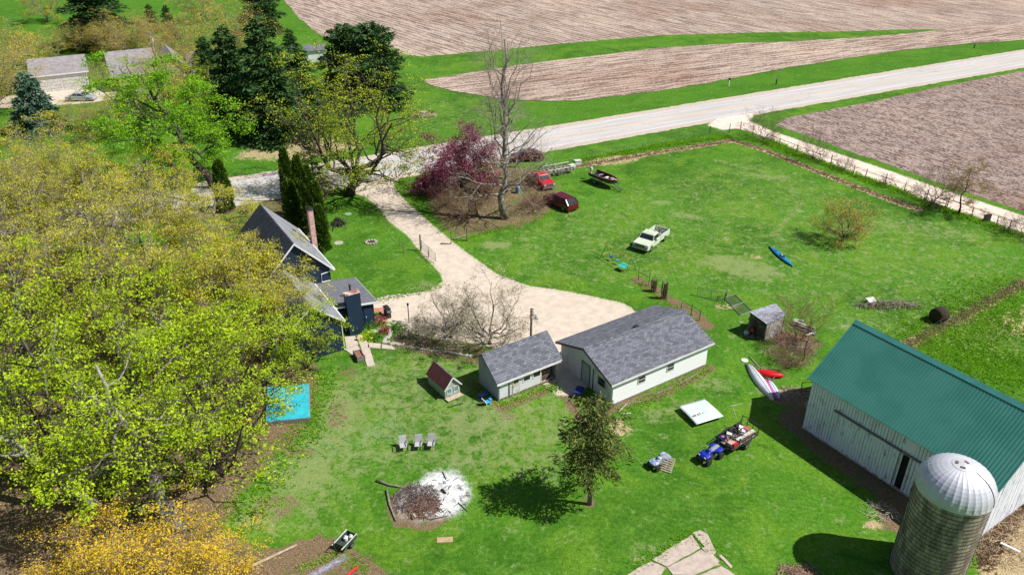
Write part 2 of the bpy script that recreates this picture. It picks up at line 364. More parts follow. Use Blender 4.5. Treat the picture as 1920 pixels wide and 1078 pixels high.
asc = m.mix(m.step(edge, .40, .66), (.72, .73, .76), (.44, .42, .41)); asc = m.mix(m.math('MULTIPLY', m.step(tiny, .62, .72), .6), asc, (.10, .08, .07))
g = m.mix(cover(sb.outputs[1], 1.6, .4, edge), g, asc)
g = m.mix(1.0, g, m.ramp(tiny, [(.38, (.70, .74, .64)), (.62, (1.28, 1.25, 1.32))]), 'MULTIPLY')
g = m.mix(1.0, g, m.ramp(fin, [(.38, (.76, .80, .72)), (.62, (1.20, 1.17, 1.24))]), 'MULTIPLY')
m.bsdf(g, .95, 0, .08, m.bump(m.math('ADD', fin, tiny), .55, .07))
tag(link('ground', me, m.mat), kind='structure')

# ------------------------------------------------------------------ sheets laid on the ground
rs = random.Random(5)
def rag(poly, step=.5, amp=.12, closed=True):
    out = []; n = len(poly)
    for i in range(n if closed else n - 1):
        a = poly[i]; b = poly[(i + 1) % n]; L = math.hypot(b[0] - a[0], b[1] - a[1]); k = max(1, int(L / step))
        for j in range(k):
            t = j / k; out.append((a[0] + (b[0] - a[0]) * t + rs.uniform(-amp, amp), a[1] + (b[1] - a[1]) * t + rs.uniform(-amp, amp)))
    return out
def sheet(name, poly, z, mt, kind='structure'):
    me = bpy.data.meshes.new(name); me.from_pydata([(p[0], p[1], z) for p in poly], [], [tuple(range(len(poly)))]); me.update()
    if me.polygons[0].normal.z < 0: me.flip_normals()
    o = link(name, me, mt); 
    if kind: tag(o, kind=kind)
    return o
def rotw(px0, px1):
    a, b = T2(*px0), T2(*px1); return math.atan2(b[1] - a[1], b[0] - a[0])
def field_mat(name, c_straw, c_soil, ang, row, rowamt, fl=3.0, st=(.16, 1.3, 1)):
    m = NT(name); v = m.coord('Object', (1, 1, 1), -ang)
    mp = m.n('Mapping'); mp.inputs['Scale'].default_value = st; m.l(v, mp.inputs[0]); iso = m.coord('Object', (1, 1.25, 1), -ang)
    f1 = m.noise(mp.outputs[0], fl, 5, .75, .8); f2 = m.noise(v, .035, 4, .6); f3 = m.noise(mp.outputs[0], .5, 4, .65)
    wv = m.n('TexWave', wave_type='BANDS', bands_direction='Y'); wv.inputs['Scale'].default_value = row; wv.inputs['Distortion'].default_value = 1.2; wv.inputs['Detail'].default_value = 3; wv.inputs['Detail Scale'].default_value = .35; m.l(v, wv.inputs[0])
    fac = m.math('ADD', m.math('MULTIPLY', f1, 1.0), m.math('ADD', m.math('MULTIPLY', m.math('SUBTRACT', wv.outputs[1], .5), rowamt), m.math('MULTIPLY', m.math('SUBTRACT', f3, .5), .55)))
    c = m.mix(m.step(fac, .42, .60), c_straw, c_soil); c = m.mix(m.math('MULTIPLY', m.step(m.noise(iso, 2.6, 3, .8), .53, .60), .8), c, tuple(x * 1.28 for x in c_straw)); c = m.mix(m.math('MULTIPLY', m.step(m.noise(iso, 1.9, 3, .85), .54, .62), .85), c, tuple(x * .6 for x in c_soil))
    c = m.mix(1.0, c, m.ramp(f2, [(.32, (1.12, 1.06, 1.0)), (.5, (.95, .93, .92)), (.68, (.80, .68, .62))]), 'MULTIPLY')
    m.bsdf(c, .95, 0, .1, m.bump(fac, .5, .08)); return m.mat
north_m = field_mat('stubble_north', (.46, .38, .32), (.16, .112, .09), rotw((560, 5), (880, 108)), .21, .13, .85)
north2_m = field_mat('stubble_lobe', (.48, .39, .325), (.17, .115, .092), rotw((1100, 160), (1800, 70)), .21, .10, .85)
right_m = field_mat('stubble_east', (.36, .285, .25), (.10, .068, .058), rotw((1700, 260), (1920, 330)), .3, .05, 1.6, (.75, 1.25, 1))
FN = [(470, -60), (533, 0), (556, 30), (600, 66), (650, 88), (720, 100), (790, 107), (880, 99), (960, 92), (1060, 82), (1240, 67), (1400, 62), (1560, 60), (1700, 56), (1770, 56), (2400, 20), (2900, -140), (400, -140)]
sheet('field_north', rag(PXL(FN), 2.5, .3), .02, north_m)
FS = [(1765, 57), (1700, 64), (1600, 72), (1480, 79), (1380, 82), (1240, 90), (1080, 110), (990, 120), (900, 134), (830, 145), (795, 150), (800, 158), (850, 172), (930, 185), (1000, 190), (1080, 190), (1240, 171), (1320, 158), (1480, 127), (1600, 108), (1700, 94), (1810, 83), (1920, 76), (2400, 4), (2400, -12)]
sheet('field_lobe', rag(PXL(FS), 1.6, .25), .07, north2_m)
FE = [(1470, 222), (1560, 205), (1640, 190), (1740, 168), (1830, 150), (1920, 133), (2500, 20), (3200, 300), (2400, 560), (1925, 398), (1840, 370), (1750, 340), (1680, 314), (1600, 286), (1520, 258), (1455, 235)]
sheet('field_east', rag(PXL(FE), .9, .18), .006, right_m)

# road
gm = mat('shoulder_gravel', (.60, .52, .44), (.46, .39, .33), 2.5, .95, bump=.3, fine=.25)
am = NT('old_asphalt'); v = am.coord('Object', (1, 1, 1), -rotw((437, 353), (1920, 110)))
mp = am.n('Mapping'); mp.inputs['Scale'].default_value = (.06, 1.1, 1); am.l(v, mp.inputs[0])
c = am.mix(am.step(am.noise(mp.outputs[0], 1.2, 4), .35, .68), (.52, .49, .47), (.42, .395, .385))
c = am.mix(am.math('MULTIPLY', am.step(am.noise(v, 7, 3), .45, .7), .35), c, (.34, .32, .32))
c = am.mix(am.math('MULTIPLY', am.step(am.noise(v, .35, 4, .6, 1.5), .60, .64), .25), c, (.25, .24, .24))
am.bsdf(c, .9, 0, .2)
A0 = Vector(T2(479, 352.8)); A1 = Vector(T2(1920, 110)); rd = (A1 - A0).normalized(); rn = Vector((-rd.y, rd.x))
def strip(name, o0, o1, z, mt, s0=-260, s1=600, step=None, amp=0, name_kind='structure'):
    a = [A0 + rd * s_ + rn * o0 for s_ in (s0, s1)]; b = [A0 + rd * s_ + rn * o1 for s_ in (s1, s0)]
    poly = [tuple(p) for p in a + b]
    return sheet(name, rag(poly, step, amp) if step else poly, z, mt)
OFF = {k: (Vector(T2(*p)) - A0).dot(rn) for k, p in dict(t0=(437.6, 336.5), t1=(1240, 209), t2=(1920, 97.4), b0=(760, 325), b1=(1180, 256), b2=(1920, 122), w0=(760, 321), w1=(1180, 251)).items()}
strip('road_shoulder', -5.1, 5.4, .008, gm, -150, 420, .8, .18)
strip('road', -3.75, 3.7, .013, am.mat)
ym = mat('yellow_line', (.72, .50, .16), (.60, .46, .24), 2, .8); wm_ = mat('white_line', (.72, .72, .71), (.58, .56, .54), 2, .8)
mk = MB()
for o0 in (.10, -.22):
    pa = [A0 + rd * s_ + rn * o_ for s_, o_ in ((-200, o0), (500, o0), (500, o0 + .12), (-200, o0 + .12))]; mk.add([(p.x, p.y, .017) for p in pa], [(0, 1, 2, 3)])
tag(mk.build('road_centre_lines', ym), kind='structure')
mk = MB()
for o0 in (3.3, -3.45):
    pa = [A0 + rd * s_ + rn * o_ for s_, o_ in ((-200, o0), (500, o0), (500, o0 + .14), (-200, o0 + .14))]; mk.add([(p.x, p.y, .017) for p in pa], [(0, 1, 2, 3)])
tag(mk.build('road_edge_lines', wm_), kind='structure')
dm = mat('driveway_gravel', (.66, .56, .455), (.54, .455, .37), 1.2, .95, bump=.25, fine=.2)
sheet('driveway', rag(DRIVE, .5, .14), .010, dm)
lm = NT('lane_gravel'); v = lm.coord('Object'); lm.bsdf(lm.mix(lm.step(lm.noise(v, .9, 5, .7), .45, .62), (.72, .60, .51), (.60, .48, .40)), .95, 0, .1); 
sheet('farm_lane', rag(LANE, .6, .12), .0105, lm.mat)
mid_ = [((a[0] + b[0]) / 2, (a[1] + b[1]) / 2 + .5) for a, b in zip(LANE_N[4:], LANE_S[:8][::-1])]
mp_ = PXL(mid_); L_ = [(p[0] - .12, p[1] - .14) for p in mp_]; U_ = [(p[0] + .12, p[1] + .14) for p in mp_]
sheet('lane_grass_strip', rag(L_ + U_[::-1], .35, .13), .0145, mat('strip_grass', (.20, .22, .10), (.42, .34, .25), 2.5, .95))
sheet('side_drive', rag(PXL([(-100, 205), (40, 203), (170, 193), (250, 180), (300, 190), (300, 175), (220, 160), (165, 163), (60, 176), (-100, 190)]), 1.2, .15), .008, dm)
# paths and slabs by the house
slm = mat('path_concrete', (.58, .49, .42), (.48, .40, .34), 1.5, .9, fine=.2)
def slab(name, pts, z=.05, mt=None, ragged=.02):
    b = MB(); b.prism([tuple(p) for p in pts], .0, z); o = b.build(name, mt or slm); 
    return tag(o, kind='structure')
def ccw(p):
    a = sum(p[i][0] * p[(i + 1) % len(p)][1] - p[(i + 1) % len(p)][0] * p[i][1] for i in range(len(p))); return p if a > 0 else p[::-1]
for i, pts in enumerate([[(646, 632), (665, 630), (672, 645), (650, 655)], [(674, 644), (690, 642), (703, 685), (689, 688)], [(649, 657), (670, 647), (684, 672), (668, 672)], [(668, 634), (688, 640), (686, 652), (674, 645)], [(690, 643), (714, 645), (713, 654), (690, 652)], [(716, 646), (735, 649), (742, 656), (716, 654)]]):
    slab('path_slab', ccw(PXL(pts)), .05 + .004 * (i % 3))
slab('patio', ccw(PXL([(700, 578), (722, 577), (727, 592), (722, 598), (703, 598)])), .04, mat('red_patio', (.50, .20, .16), (.42, .17, .13), 2, .9))
ps = [[(1222, 1050), (1297, 1002), (1313, 1028), (1250, 1062)], [(1170, 1082), (1220, 1052), (1247, 1064), (1238, 1078)], [(1299, 1000), (1312, 994), (1326, 1002), (1344, 1036), (1336, 1042)], [(1252, 1064), (1316, 1030), (1350, 1058), (1300, 1078), (1262, 1078)],
      [(1316, 1027), (1322, 1026), (1349, 1052), (1340, 1056)], [(1238, 1081), (1262, 1081), (1296, 1110), (1210, 1110)], [(1303, 1081), (1352, 1061), (1378, 1078), (1380, 1110), (1330, 1110)], [(1348, 1042), (1352, 1040), (1374, 1062), (1370, 1066)]]
for i, q in enumerate(ps): slab('concrete_slab', ccw(rag(PXL(q), .35, .04)), .05 + .003 * (i % 3), W['concrete'])

# ------------------------------------------------------------------ vegetation
class Tree:
    """skeleton grown towards targets inside a crown envelope; numpy arrays of twig points for the leaves"""
    def __init__(s, seed, H, Rr, trunk=.25, r0=.3, n0=6, kids=(6, 6, 5), wob=.12, env=None, low=0.0, lean=(0, 0), droop=0.0, leader=True, up=.25, flat=0.0, minr=.007, lf=.55):
        s.g = np.random.default_rng(seed); s.H = H; s.R = Rr; s.b = []; s.tips = []
        g = s.g; th = H * trunk; s.env = env or (lambda t: math.sqrt(max(0, 1 - (2 * t - 1) ** 2)) ** .8)   # t 0..1 up the crown -> radius fraction
        top = np.array([lean[0], lean[1], H * (.86 if leader else trunk)]); s.zb = H * (trunk * .7 + low); s.th = th
        p = s.curve(np.zeros(3), top, 9 if leader else 5, wob * .5)
        rad = np.linspace(r0, r0 * (.25 if leader else .75), len(p)); rad[0] *= 1.35; s.b.append((p, rad, 0))
        az = g.uniform(0, 6.28)
        for i in range(n0):
            az += 2.4 + g.uniform(-.35, .35); f = (i + .5) / n0
            t = (trunk + (1 - trunk) * .55 * f) / (.86 if leader else trunk); t = min(.97, t) if leader else g.uniform(.85, 1)
            st = s.at(p, t); tt = np.clip(.12 + .8 * f + g.uniform(-.1, .1), .05, .97)
            if flat: tt = np.clip(.2 + .5 * g.uniform(), 0, 1)
            tgt = np.array([math.cos(az), math.sin(az), 0]) * Rr * s.env(tt) * g.uniform(.8, 1.0); tgt[2] = s.zb + (H - s.zb) * tt; tgt[:2] += np.array(lean) * tt
            s.limb(st, tgt, np.interp(t, np.linspace(0, 1, len(p)), rad) * (.62 if not leader else lf), 1, kids, wob, droop, up, minr)
    def curve(s, a, b, n, wob, sag=0.0):
        t = np.linspace(0, 1, n)[:, None]; L = np.linalg.norm(b - a); p = a + (b - a) * t
        nz = s.g.normal(0, 1, (n, 3)) * wob * L * .35; nz[0] = 0; nz[-1] *= .3
        p = p + nz; p[:, 2] += (np.sin(t[:, 0] * PI) * sag * L); return p
    def at(s, p, t): i = t * (len(p) - 1); k = min(int(i), len(p) - 2); return p[k] + (p[k + 1] - p[k]) * (i - k)
    def limb(s, a, b, r, lv, kids, wob, droop, up, minr):
        g = s.g; L = np.linalg.norm(b - a); n = max(3, 7 - lv); p = s.curve(a, b, n, wob, -up * .35 if lv == 1 else g.uniform(-.1, .1))
        rad = np.linspace(r, max(minr, r * .28), n); s.b.append((p, rad, lv))
        if lv > len(kids): s.tips.append(p[1:]); return
        if lv == len(kids): s.tips.append(p[-2:])
        k = kids[lv - 1]; d0 = (b - a) / (L + 1e-9)
        for i in range(k):
            t = .3 + .7 * (i + g.uniform(.2, .8)) / k; st = s.at(p, t)
            side = g.normal(0, 1, 3); side -= side @ d0 * d0; side /= np.linalg.norm(side) + 1e-9
            d = d0 * g.uniform(.35, .9) + side * g.uniform(.6, 1.1); d[2] += g.uniform(-.05, .45) - droop * lv; d /= np.linalg.norm(d)
            e = st + d * L * g.uniform(.38, .62) * (1.15 - .4 * t)
            e[2] = min(e[2], s.H * 1.02); e[2] = max(e[2], s.zb * .75)
            s.limb(st, e, np.interp(t, np.linspace(0, 1, n), rad) * .62, lv + 1, kids, wob, droop, up, minr)
    def wood(s, name, mt, parent, minlv=0, maxlv=9, sides=(8, 6, 4, 3, 3)):
        b = MB()
        for p, r, lv in s.b:
            if minlv <= lv <= maxlv: b.tube(p, list(r), sides[min(lv, 4)], lv == 0)
        return b.build(name, mt, parent, smooth=True)
    def points(s, n, spread, k=13):   # flat sprays of k leaves around the twig ends
        P = np.concatenate(s.tips); m_ = max(1, n // k); i = s.g.integers(0, len(P), m_); c = P[i] + s.g.normal(0, spread * .5, (m_, 3)) * [1, 1, .6]
        tilt = s.g.normal(0, .22, (m_, 2)); c = np.repeat(c, k, 0); tilt = np.repeat(tilt, k, 0); d = s.g.normal(0, spread * 1.25, (len(c), 2)) * np.repeat(s.g.uniform(.5, 1.25, m_), k)[:, None]
        return c + np.concatenate([d, (d * tilt).sum(1, keepdims=True) - (d ** 2).sum(1, keepdims=True) * .25 + s.g.normal(0, .05, (len(c), 1))], 1)
def leafquads(g, P, size, up=.5, aspect=.6):
    n = len(P); nrm = g.normal(0, 1, (n, 3)); nrm[:, 2] = np.abs(nrm[:, 2]) + up; nrm /= np.linalg.norm(nrm, axis=1)[:, None]
    a = np.cross(nrm, g.normal(0, 1, (n, 3))); a /= np.linalg.norm(a, axis=1)[:, None] + 1e-9; b = np.cross(nrm, a)
    s_ = size * g.uniform(.55, 1.25, (n, 1)); a = a * s_ * .5; b = b * s_ * .5 * aspect
    return np.stack([P - a, P - b * .9 + a * .1, P + a, P + b * .9 - a * .1], 1)
def sprays(g, P, D, length, width, jit=.35):
    """needle sprays: narrow quads along directions D"""
    n = len(P); D = D + g.normal(0, jit, (n, 3)); D /= np.linalg.norm(D, axis=1)[:, None] + 1e-9
    a = D * length * g.uniform(.6, 1.3, (n, 1)); b = np.cross(a, g.normal(0, 1, (n, 3))); b /= np.linalg.norm(b, axis=1)[:, None] + 1e-9; b *= width * g.uniform(.6, 1.3, (n, 1)) * .5
    return np.stack([P - b * .4, P + b * .4, P + a * .6 + b, P + a * .9 - b * .6], 1)

BK = dict(sycamore=mat('bark_sycamore', (.44, .38, .33), (.17, .13, .105), 1.6, .95),palegrey=mat('bark_pale_grey', (.36, .33, .29), (.17, .15, .13), 3, .95, bump=.4, stretch=(1, 1, .3)),brown=mat('bark_brown', (.16, .13, .11), (.40, .36, .32), 2.2, .95, lo=.45, hi=.62),dark=mat('bark_dark', (.085, .068, .055), (.045, .036, .03), 5, .95, bump=.4, stretch=(1, 1, .25)),
          grey=mat('bark_grey', (.24, .215, .19), (.13, .115, .10), 4, .95, bump=.4, stretch=(1, 1, .25)),
          pale=mat('bark_pale', (.52, .47, .42), (.24, .20, .175), 2.5, .9, bump=.2, stretch=(1, 1, .4)),
          twig=mat('twig_brown', (.19, .135, .11), (.11, .08, .07), 3, .95), twiggrey=mat('twig_grey', (.36, .31, .26), (.20, .17, .14), 3, .95),
          red=mat('twig_reddish', (.27, .14, .10), (.15, .085, .065), 3, .95))
LF = dict(budgold=leafmat('bud_gold', [(.44, .34, .05), (.58, .46, .06), (.32, .26, .05), (.50, .48, .05)], .25),lime=leafmat('leaf_lime', [(.22, .37, .006), (.44, .60, .012), (.60, .74, .03), (.32, .48, .01)], .42),
          green=leafmat('leaf_green', [(.10, .27, .008), (.22, .48, .014), (.36, .62, .02)], .38),
          olive=leafmat('leaf_olive', [(.32, .33, .012), (.54, .54, .025), (.70, .68, .05), (.42, .36, .035)], .4),
          oak=leafmat('leaf_oak', [(.19, .26, .012), (.34, .44, .02), (.50, .56, .04)], .3),
          gold=leafmat('leaf_gold', [(.66, .42, .02), (.82, .56, .03), (.56, .38, .03), (.70, .58, .05)], .35),
          tanbud=leafmat('bud_tan', [(.34, .22, .09), (.42, .31, .10), (.24, .16, .08), (.34, .33, .06)], .2),
          purple=leafmat('leaf_purple', [(.16, .025, .07), (.25, .05, .115), (.36, .11, .18), (.12, .02, .05)], .25),
          blossom=leafmat('blossom_pale', [(.62, .54, .50), (.50, .38, .36), (.26, .32, .08), (.66, .60, .55)], .25),
          pine=leafmat('needle_dark', [(.018, .058, .014), (.036, .095, .022), (.065, .145, .032)], .0, .7),
          pineb=leafmat('needle_blue', [(.04, .095, .06), (.07, .145, .10), (.10, .18, .13)], .0, .7),
          spruce=leafmat('needle_olive', [(.07, .10, .018), (.11, .15, .026), (.17, .20, .04), (.04, .06, .014)], .08, .7),
          arb=leafmat('leaf_arborvitae', [(.035, .08, .010), (.08, .15, .014), (.15, .24, .02)], .05, .7),
          straw=leafmat('dead_leaf', [(.34, .22, .13), (.22, .14, .09), (.45, .33, .22), (.16, .10, .07)], .1),
          weed=leafmat('weed_green', [(.05, .15, .012), (.08, .22, .02), (.14, .28, .03)], .3))

def broad(name, label, cat, seed, loc, H, Rr, leaf, bark, nleaf, lsize, spread, group=None, twigs=None, **k):
    o = thing(name, label, cat, loc, 0 if 'lean' in k else random.Random(seed).uniform(0, 6.28), group)
    t = Tree(seed, H, Rr, **k); nl = len(k.get('kids', (6, 6, 5)))
    if k.get('lean') and nleaf < 4500: t.wood('trunk', BK[bark], o, 0, 9)
    else: t.wood('trunk', BK[bark], o, 0, 1); t.wood('branches', BK[twigs or bark], o, 2)
    if nleaf: quads('crown', leafquads(t.g, t.points(nleaf, spread), lsize), LF[leaf], o)
    return o
def conifer(name, label, seed, loc, H, Rr, leaf, n_br=60, per=110, length=.55, width=.16, base=.08, prof=None, droop=.12, r0=.22, cat='tree', group=None, skirt=1.0, bark='dark', gap=0.0):
    g = np.random.default_rng(seed); o = thing(name, label, cat, loc, 0, group); b = MB()
    b.tube([(0, 0, 0), (0.05, 0, H * .5), (0, 0, H * .98)], [r0, r0 * .6, .03], 8); b.build('trunk', BK[bark], o, smooth=True)
    prof = prof or (lambda t: (1 - t) ** .8); Ps = []; Ds = []; w = MB(); az = 0
    for i in range(n_br):
        t = ((i + g.uniform(0, 1)) / n_br) ** 1.1; z = H * (base + (1 - base) * t); az += 2.4 + g.uniform(-.3, .3)
        L = Rr * prof(t) * g.uniform(.72, 1.12) + .12; d = np.array([math.cos(az), math.sin(az), 0])
        n = 5; tt = np.linspace(0, 1, n)[:, None]; p = np.array([0, 0, z]) + d * L * tt; p[:, 2] += (tt[:, 0] * .25 - tt[:, 0] ** 2 * (.25 + droop)) * L * 1.2 + t * tt[:, 0] * L * .35
        w.tube(p, list(np.linspace(.05 + .01 * L, .012, n)), 3, False)
        m_ = max(8, int(per * (L / Rr) ** 1.3)); u = g.uniform(gap, 1.0, m_) ** .75; q = np.array([0, 0, z]) + d * (L * u)[:, None]
        q[:, 2] = np.interp(u, tt[:, 0], p[:, 2]); sd_ = np.array([-d[1], d[0], 0]); q += sd_ * (g.normal(0, 1, (m_, 1)) * (.22 * L * (1.1 - u[:, None] * .6))) ; q[:, 2] += g.normal(0, .08 + .02 * L, m_) - .03 * L
        Ps.append(q); Ds.append(d * .8 + sd_ * g.normal(0, .6, (m_, 1)) + np.array([0, 0, -.12]))
    w.build('branches', BK['dark'], o)
    quads('crown', sprays(g, np.concatenate(Ps), np.concatenate(Ds), length, width), LF[leaf], o)
    return o
def again(src, label, loc, rz=0, s=1.0, sz=None, group=None):
    c = copy_tree(src); c.location = (loc[0], loc[1], 0); c.rotation_euler = (0, 0, rz); c.scale = (s, s, sz or s); tag(c, label, None, group)
    if group is None and 'group' in c: del c['group']
    return c

GRV = 'trees of the dense grove around the dark blue house'
# tall limes on the lawn edge: open crowns over pale leaning limbs
lime1 = broad('maple_tree', 'lime green maple with several dark upright limbs behind the burn pile lawn', 'tree', 11, T(392, 905), 12.5, 6.6, 'lime', 'dark', 9000, .22, .26, GRV, trunk=.12, low=.26, r0=.36, n0=9, kids=(6, 6, 5), leader=False, twigs='dark', up=.5)
lime2 = broad('maple_tree', 'lime green maple with one thick pale limb beside the golden sapling', 'tree', 12, T(322, 978), 11.5, 6.2, 'lime', 'grey', 7500, .22, .27, GRV, trunk=.42, low=.12, r0=.46, n0=6, kids=(6, 6, 5), lean=(-2.6, 1.5), twigs='dark')
lime3 = broad('maple_tree', 'wide lime green maple on a gnarled grey trunk in the leaf litter', 'tree', 13, T(140, 870), 13.5, 7.6, 'lime', 'grey', 11000, .23, .29, GRV, trunk=.16, low=.26, r0=.55, n0=8, kids=(6, 6, 5), leader=False, twigs='dark', up=.6)
again(lime1, 'lime green maple whose crown hangs over the blue tarp', T(458, 782), 2.2, .82, .74, GRV)
again(lime2, 'lime green maple with its crown against the gable of the house', T(500, 720), 4.0, .72, .66, GRV)
again(lime3, 'lime green maple at the picture edge above the leaf litter', T(-50, 860), 1.1, .95, .85, GRV)
again(lime1, 'lime green maple deep in the grove between olive crowns', T(255, 740), 5.1, 1.02, .95, GRV)
again(lime3, 'lime green maple with the highest crown at the picture edge', T(30, 740), 3.0, .98, .92, GRV)
again(lime2, 'lime green maple growing under the bigger olive trees', T(390, 740), .6, .95, .86, GRV)
broad('leaning_maple', 'old maple with a pale leaning trunk and sparse lime leaves over the golden saplings', 'tree', 14, T(338, 992), 13.0, 5.0, 'lime', 'palegrey', 3800, .21, .3, GRV, trunk=.5, low=.1, r0=.36, n0=6, kids=(5, 5, 4), lean=(-4.2, 3.0), twigs='palegrey', wob=.1)
broad('leaning_maple', 'leaning pale forked maple trunk reaching out of the picture edge', 'tree', 15, T(200, 965), 9.5, 4.5, 'lime', 'palegrey', 3000, .21, .3, GRV, trunk=.22, low=.2, r0=.34, n0=4, kids=(5, 5, 4), lean=(-8.5, 1.5), twigs='palegrey', wob=.08, leader=True, lf=.8)
# olive, half leafed trees
ol1 = broad('elm_tree', 'olive half-leafed elm with pale twigs beside the lower house gable', 'tree', 21, T(452, 640), 10.0, 5.4, 'olive', 'grey', 14000, .17, .28, GRV, minr=.013, trunk=.2, r0=.3, n0=7, kids=(7, 7, 6), twigs='twiggrey')
ol2 = broad('elm_tree', 'olive elm with a wide crown south of the paved road', 'tree', 22, T(300, 520), 12.0, 6.6, 'olive', 'grey', 17000, .18, .32, GRV, minr=.013, trunk=.18, r0=.34, n0=8, kids=(7, 7, 6), twigs='twiggrey', leader=False)
sp = [(1, 395, 560, .95, 'olive elm overhanging the dark metal roof of the house'), (2, 180, 600, 1.05, 'olive elm with the broadest crown in the middle of the grove'), (1, 60, 620, 1.12, 'olive elm behind the gnarled grey maple trunk'),
      (2, 30, 480, 1.05, 'olive elm at the picture edge above the lime crowns'), (1, 190, 455, 1.1, 'olive elm showing many bare grey twigs'), (2, 330, 640, .95, 'olive elm rising out of the lime maples'), (1, 420, 475, .9, 'olive elm between the metal roof and the bright roadside tree'),
      (2, 110, 380, .95, 'olive elm on the grove edge by the neighbour lawn'), (1, 300, 410, .95, 'yellowish elm near the road bend'), (1, -60, 560, 1.1, 'olive elm half outside the picture'), (2, 540, 640, .55, 'small olive elm close to the house wall'), (1, 0, 380, 1.0, 'olive elm at the grove corner below the blue spruce'), (2, 150, 430, .85, 'olive elm screening the road behind the grove'), (1, 80, 425, .9, 'olive elm in the back row along the paved road'), (1, 490, 650, .98, 'yellowish elm standing right against the west wall of the house'), (1, 486, 596, .98, 'pale olive elm spreading over the dark left roof slope of the house')]
for i, (k, px, py, s_, lb) in enumerate(sp): again((ol1, ol2)[k - 1], lb, T(px, py), 1.3 * i, s_, s_ * .92, GRV)
again(lime1, 'small green maple pressed against the lower gable wall', T(578, 692), 3.3, .42, .46)
# golden young maple at the bottom
gd = broad('maple_sapling', 'golden yellow young maple at the lower picture edge', 'tree', 31, T(300, 1130), 6.0, 3.6, 'gold', 'twiggrey' if 0 else 'grey', 9000, .17, .34, None, trunk=.1, r0=.12, n0=9, kids=(6, 6, 4), leader=False, twigs='twiggrey', up=.2)
again(gd, 'golden yellow sapling beside the fallen trunk', T(400, 1120), 2.0, .82, .7)
again(gd, 'golden yellow sapling under the pale leaning limbs', T(195, 1085), 4.0, .85, .7)
# bright green roadside tree, oak, sycamore, redbud
broad('roadside_maple', 'bright green maple with a dark forked trunk by the road edge', 'tree', 41, T(404, 352), 17.0, 7.4, 'green', 'dark', 24000, .26, .34, None, trunk=.26, r0=.5, n0=8, kids=(6, 6, 5), lean=(-8.0, 2), up=.3)
broad('leaning_maple', 'green maple leaning away from the road over the grove', 'tree', 42, T(372, 376), 13.0, 6.0, 'green', 'dark', 13000, .25, .32, None, trunk=.4, r0=.36, n0=6, kids=(6, 5, 5), lean=(-7.5, 3))
broad('oak_tree', 'big olive oak with black forked limbs beside the driveway mouth', 'tree', 43, T(656, 366), 18.0, 8.0, 'oak', 'dark', 20000, .24, .40, None, trunk=.17, low=.16, lean=(1.2, .5), r0=.62, n0=9, kids=(7, 6, 5), leader=False, up=.6, wob=.12)
broad('sycamore_tree', 'tall bare sycamore with whitish limbs in the brush island', 'tree', 44, T(946, 410), 25.0, 7.6, None, 'brown', 0, .3, .3, None, trunk=.10, r0=.40, n0=34, kids=(6, 5, 3), twigs='sycamore', wob=.09, lf=.36, droop=.04, env=lambda t: (.25 + .75 * math.sin(min(1, t * 1.5 + .22) * PI) ** .7) if t < .7 else (1 - t) * 1.4 + .15, up=.1)
rb = broad('redbud_tree', 'purple redbud in leaf on the roadside brush island', 'tree', 45, T(866, 350), 8.0, 5.3, 'purple', 'dark', 21000, .25, .36, None, trunk=.1, r0=.2, n0=9, kids=(6, 6, 5), leader=False, env=lambda t: math.sin(min(1, .3 + t * .75) * PI) ** .5)
again(rb, 'low purple redbud thicket beside the mailboxes', T(825, 345), 1.4, .48, .5)
# crabapples by the drive
cb = broad('crabapple_tree', 'pale blossoming crabapple behind the small shed roof', 'tree', 51, T(918, 645), 6.3, 3.7, 'blossom', 'dark', 9000, .13, .2, 'crabapples on the gravel edge', trunk=.14, r0=.16, n0=9, kids=(6, 6, 4), leader=False, twigs='dark', up=.3)
again(cb, 'pinkish crabapple on the bed beside the gas grill path', T(846, 632), 2.6, .74, .80, 'crabapples on the gravel edge')
broad('crabapple_shrub', 'low twiggy crabapple shrub against the gravel turning place', 'shrub', 52, T(795, 636), 1.9, 1.6, 'blossom', 'dark', 2600, .13, .22, None, trunk=.08, r0=.06, n0=9, kids=(6, 6, 4), leader=False, twigs='dark')
# pasture and fence trees
broad('willow_bush', 'round olive bush standing alone in the pasture', 'tree', 61, T(1580, 450), 4.6, 3.0, 'budgold', 'dark', 8000, .13, .2, None, trunk=.08, r0=.10, n0=12, kids=(7, 6, 4), leader=False, twigs='twig', up=0, env=lambda t: math.sin(min(1, .25 + t * .75) * PI) ** .5)
fb = broad('fence_shrub', 'bare spreading shrub at the lane corner by the road', 'shrub', 62, T(1430, 264), 4.6, 3.3, 'tanbud', 'twig', 900, .09, .1, 'bare shrubs along the lane fence', trunk=.06, r0=.09, n0=11, kids=(7, 6, 4), leader=False, twigs='twig', up=0)
for i, (px, py, s_, lb) in enumerate([(1523, 300, .80, 'bare upright shrub beyond the lane corner shrub'), (1581, 320, .50, 'small bare shrub between two fence posts of the lane'), (1660, 348, .33, 'tiny bare shrub midway along the lane fence'), (1747, 387, .98, 'bare dark tree beside the wooden rail gate'), (1884, 435, .42, 'bare shrub on the fence at the picture edge'), (1916, 446, .6, 'last bare shrub of the fence row'), (1845, 405, .2, 'sprig of a shrub behind the lane fence')]):
    again(fb, lb, T(px, py), i * 1.1, s_, s_ * 1.1, 'bare shrubs along the lane fence')
broad('fence_tree', 'budding olive tree taller than its fence row', 'tree', 63, T(1797, 400), 6.8, 2.6, 'tanbud', 'dark', 5000, .14, .24, None, trunk=.15, r0=.12, n0=8, kids=(6, 6, 4), twigs='twig')
bsh = broad('brush_shrub', 'reddish leafless shrub growing through the scrap by the lean-to', 'shrub', 64, T(1492, 640), 4.2, 2.6, 'straw', 'red', 260, .1, .2, None, trunk=.06, r0=.08, n0=12, kids=(7, 6, 4), leader=False, twigs='red', up=0)
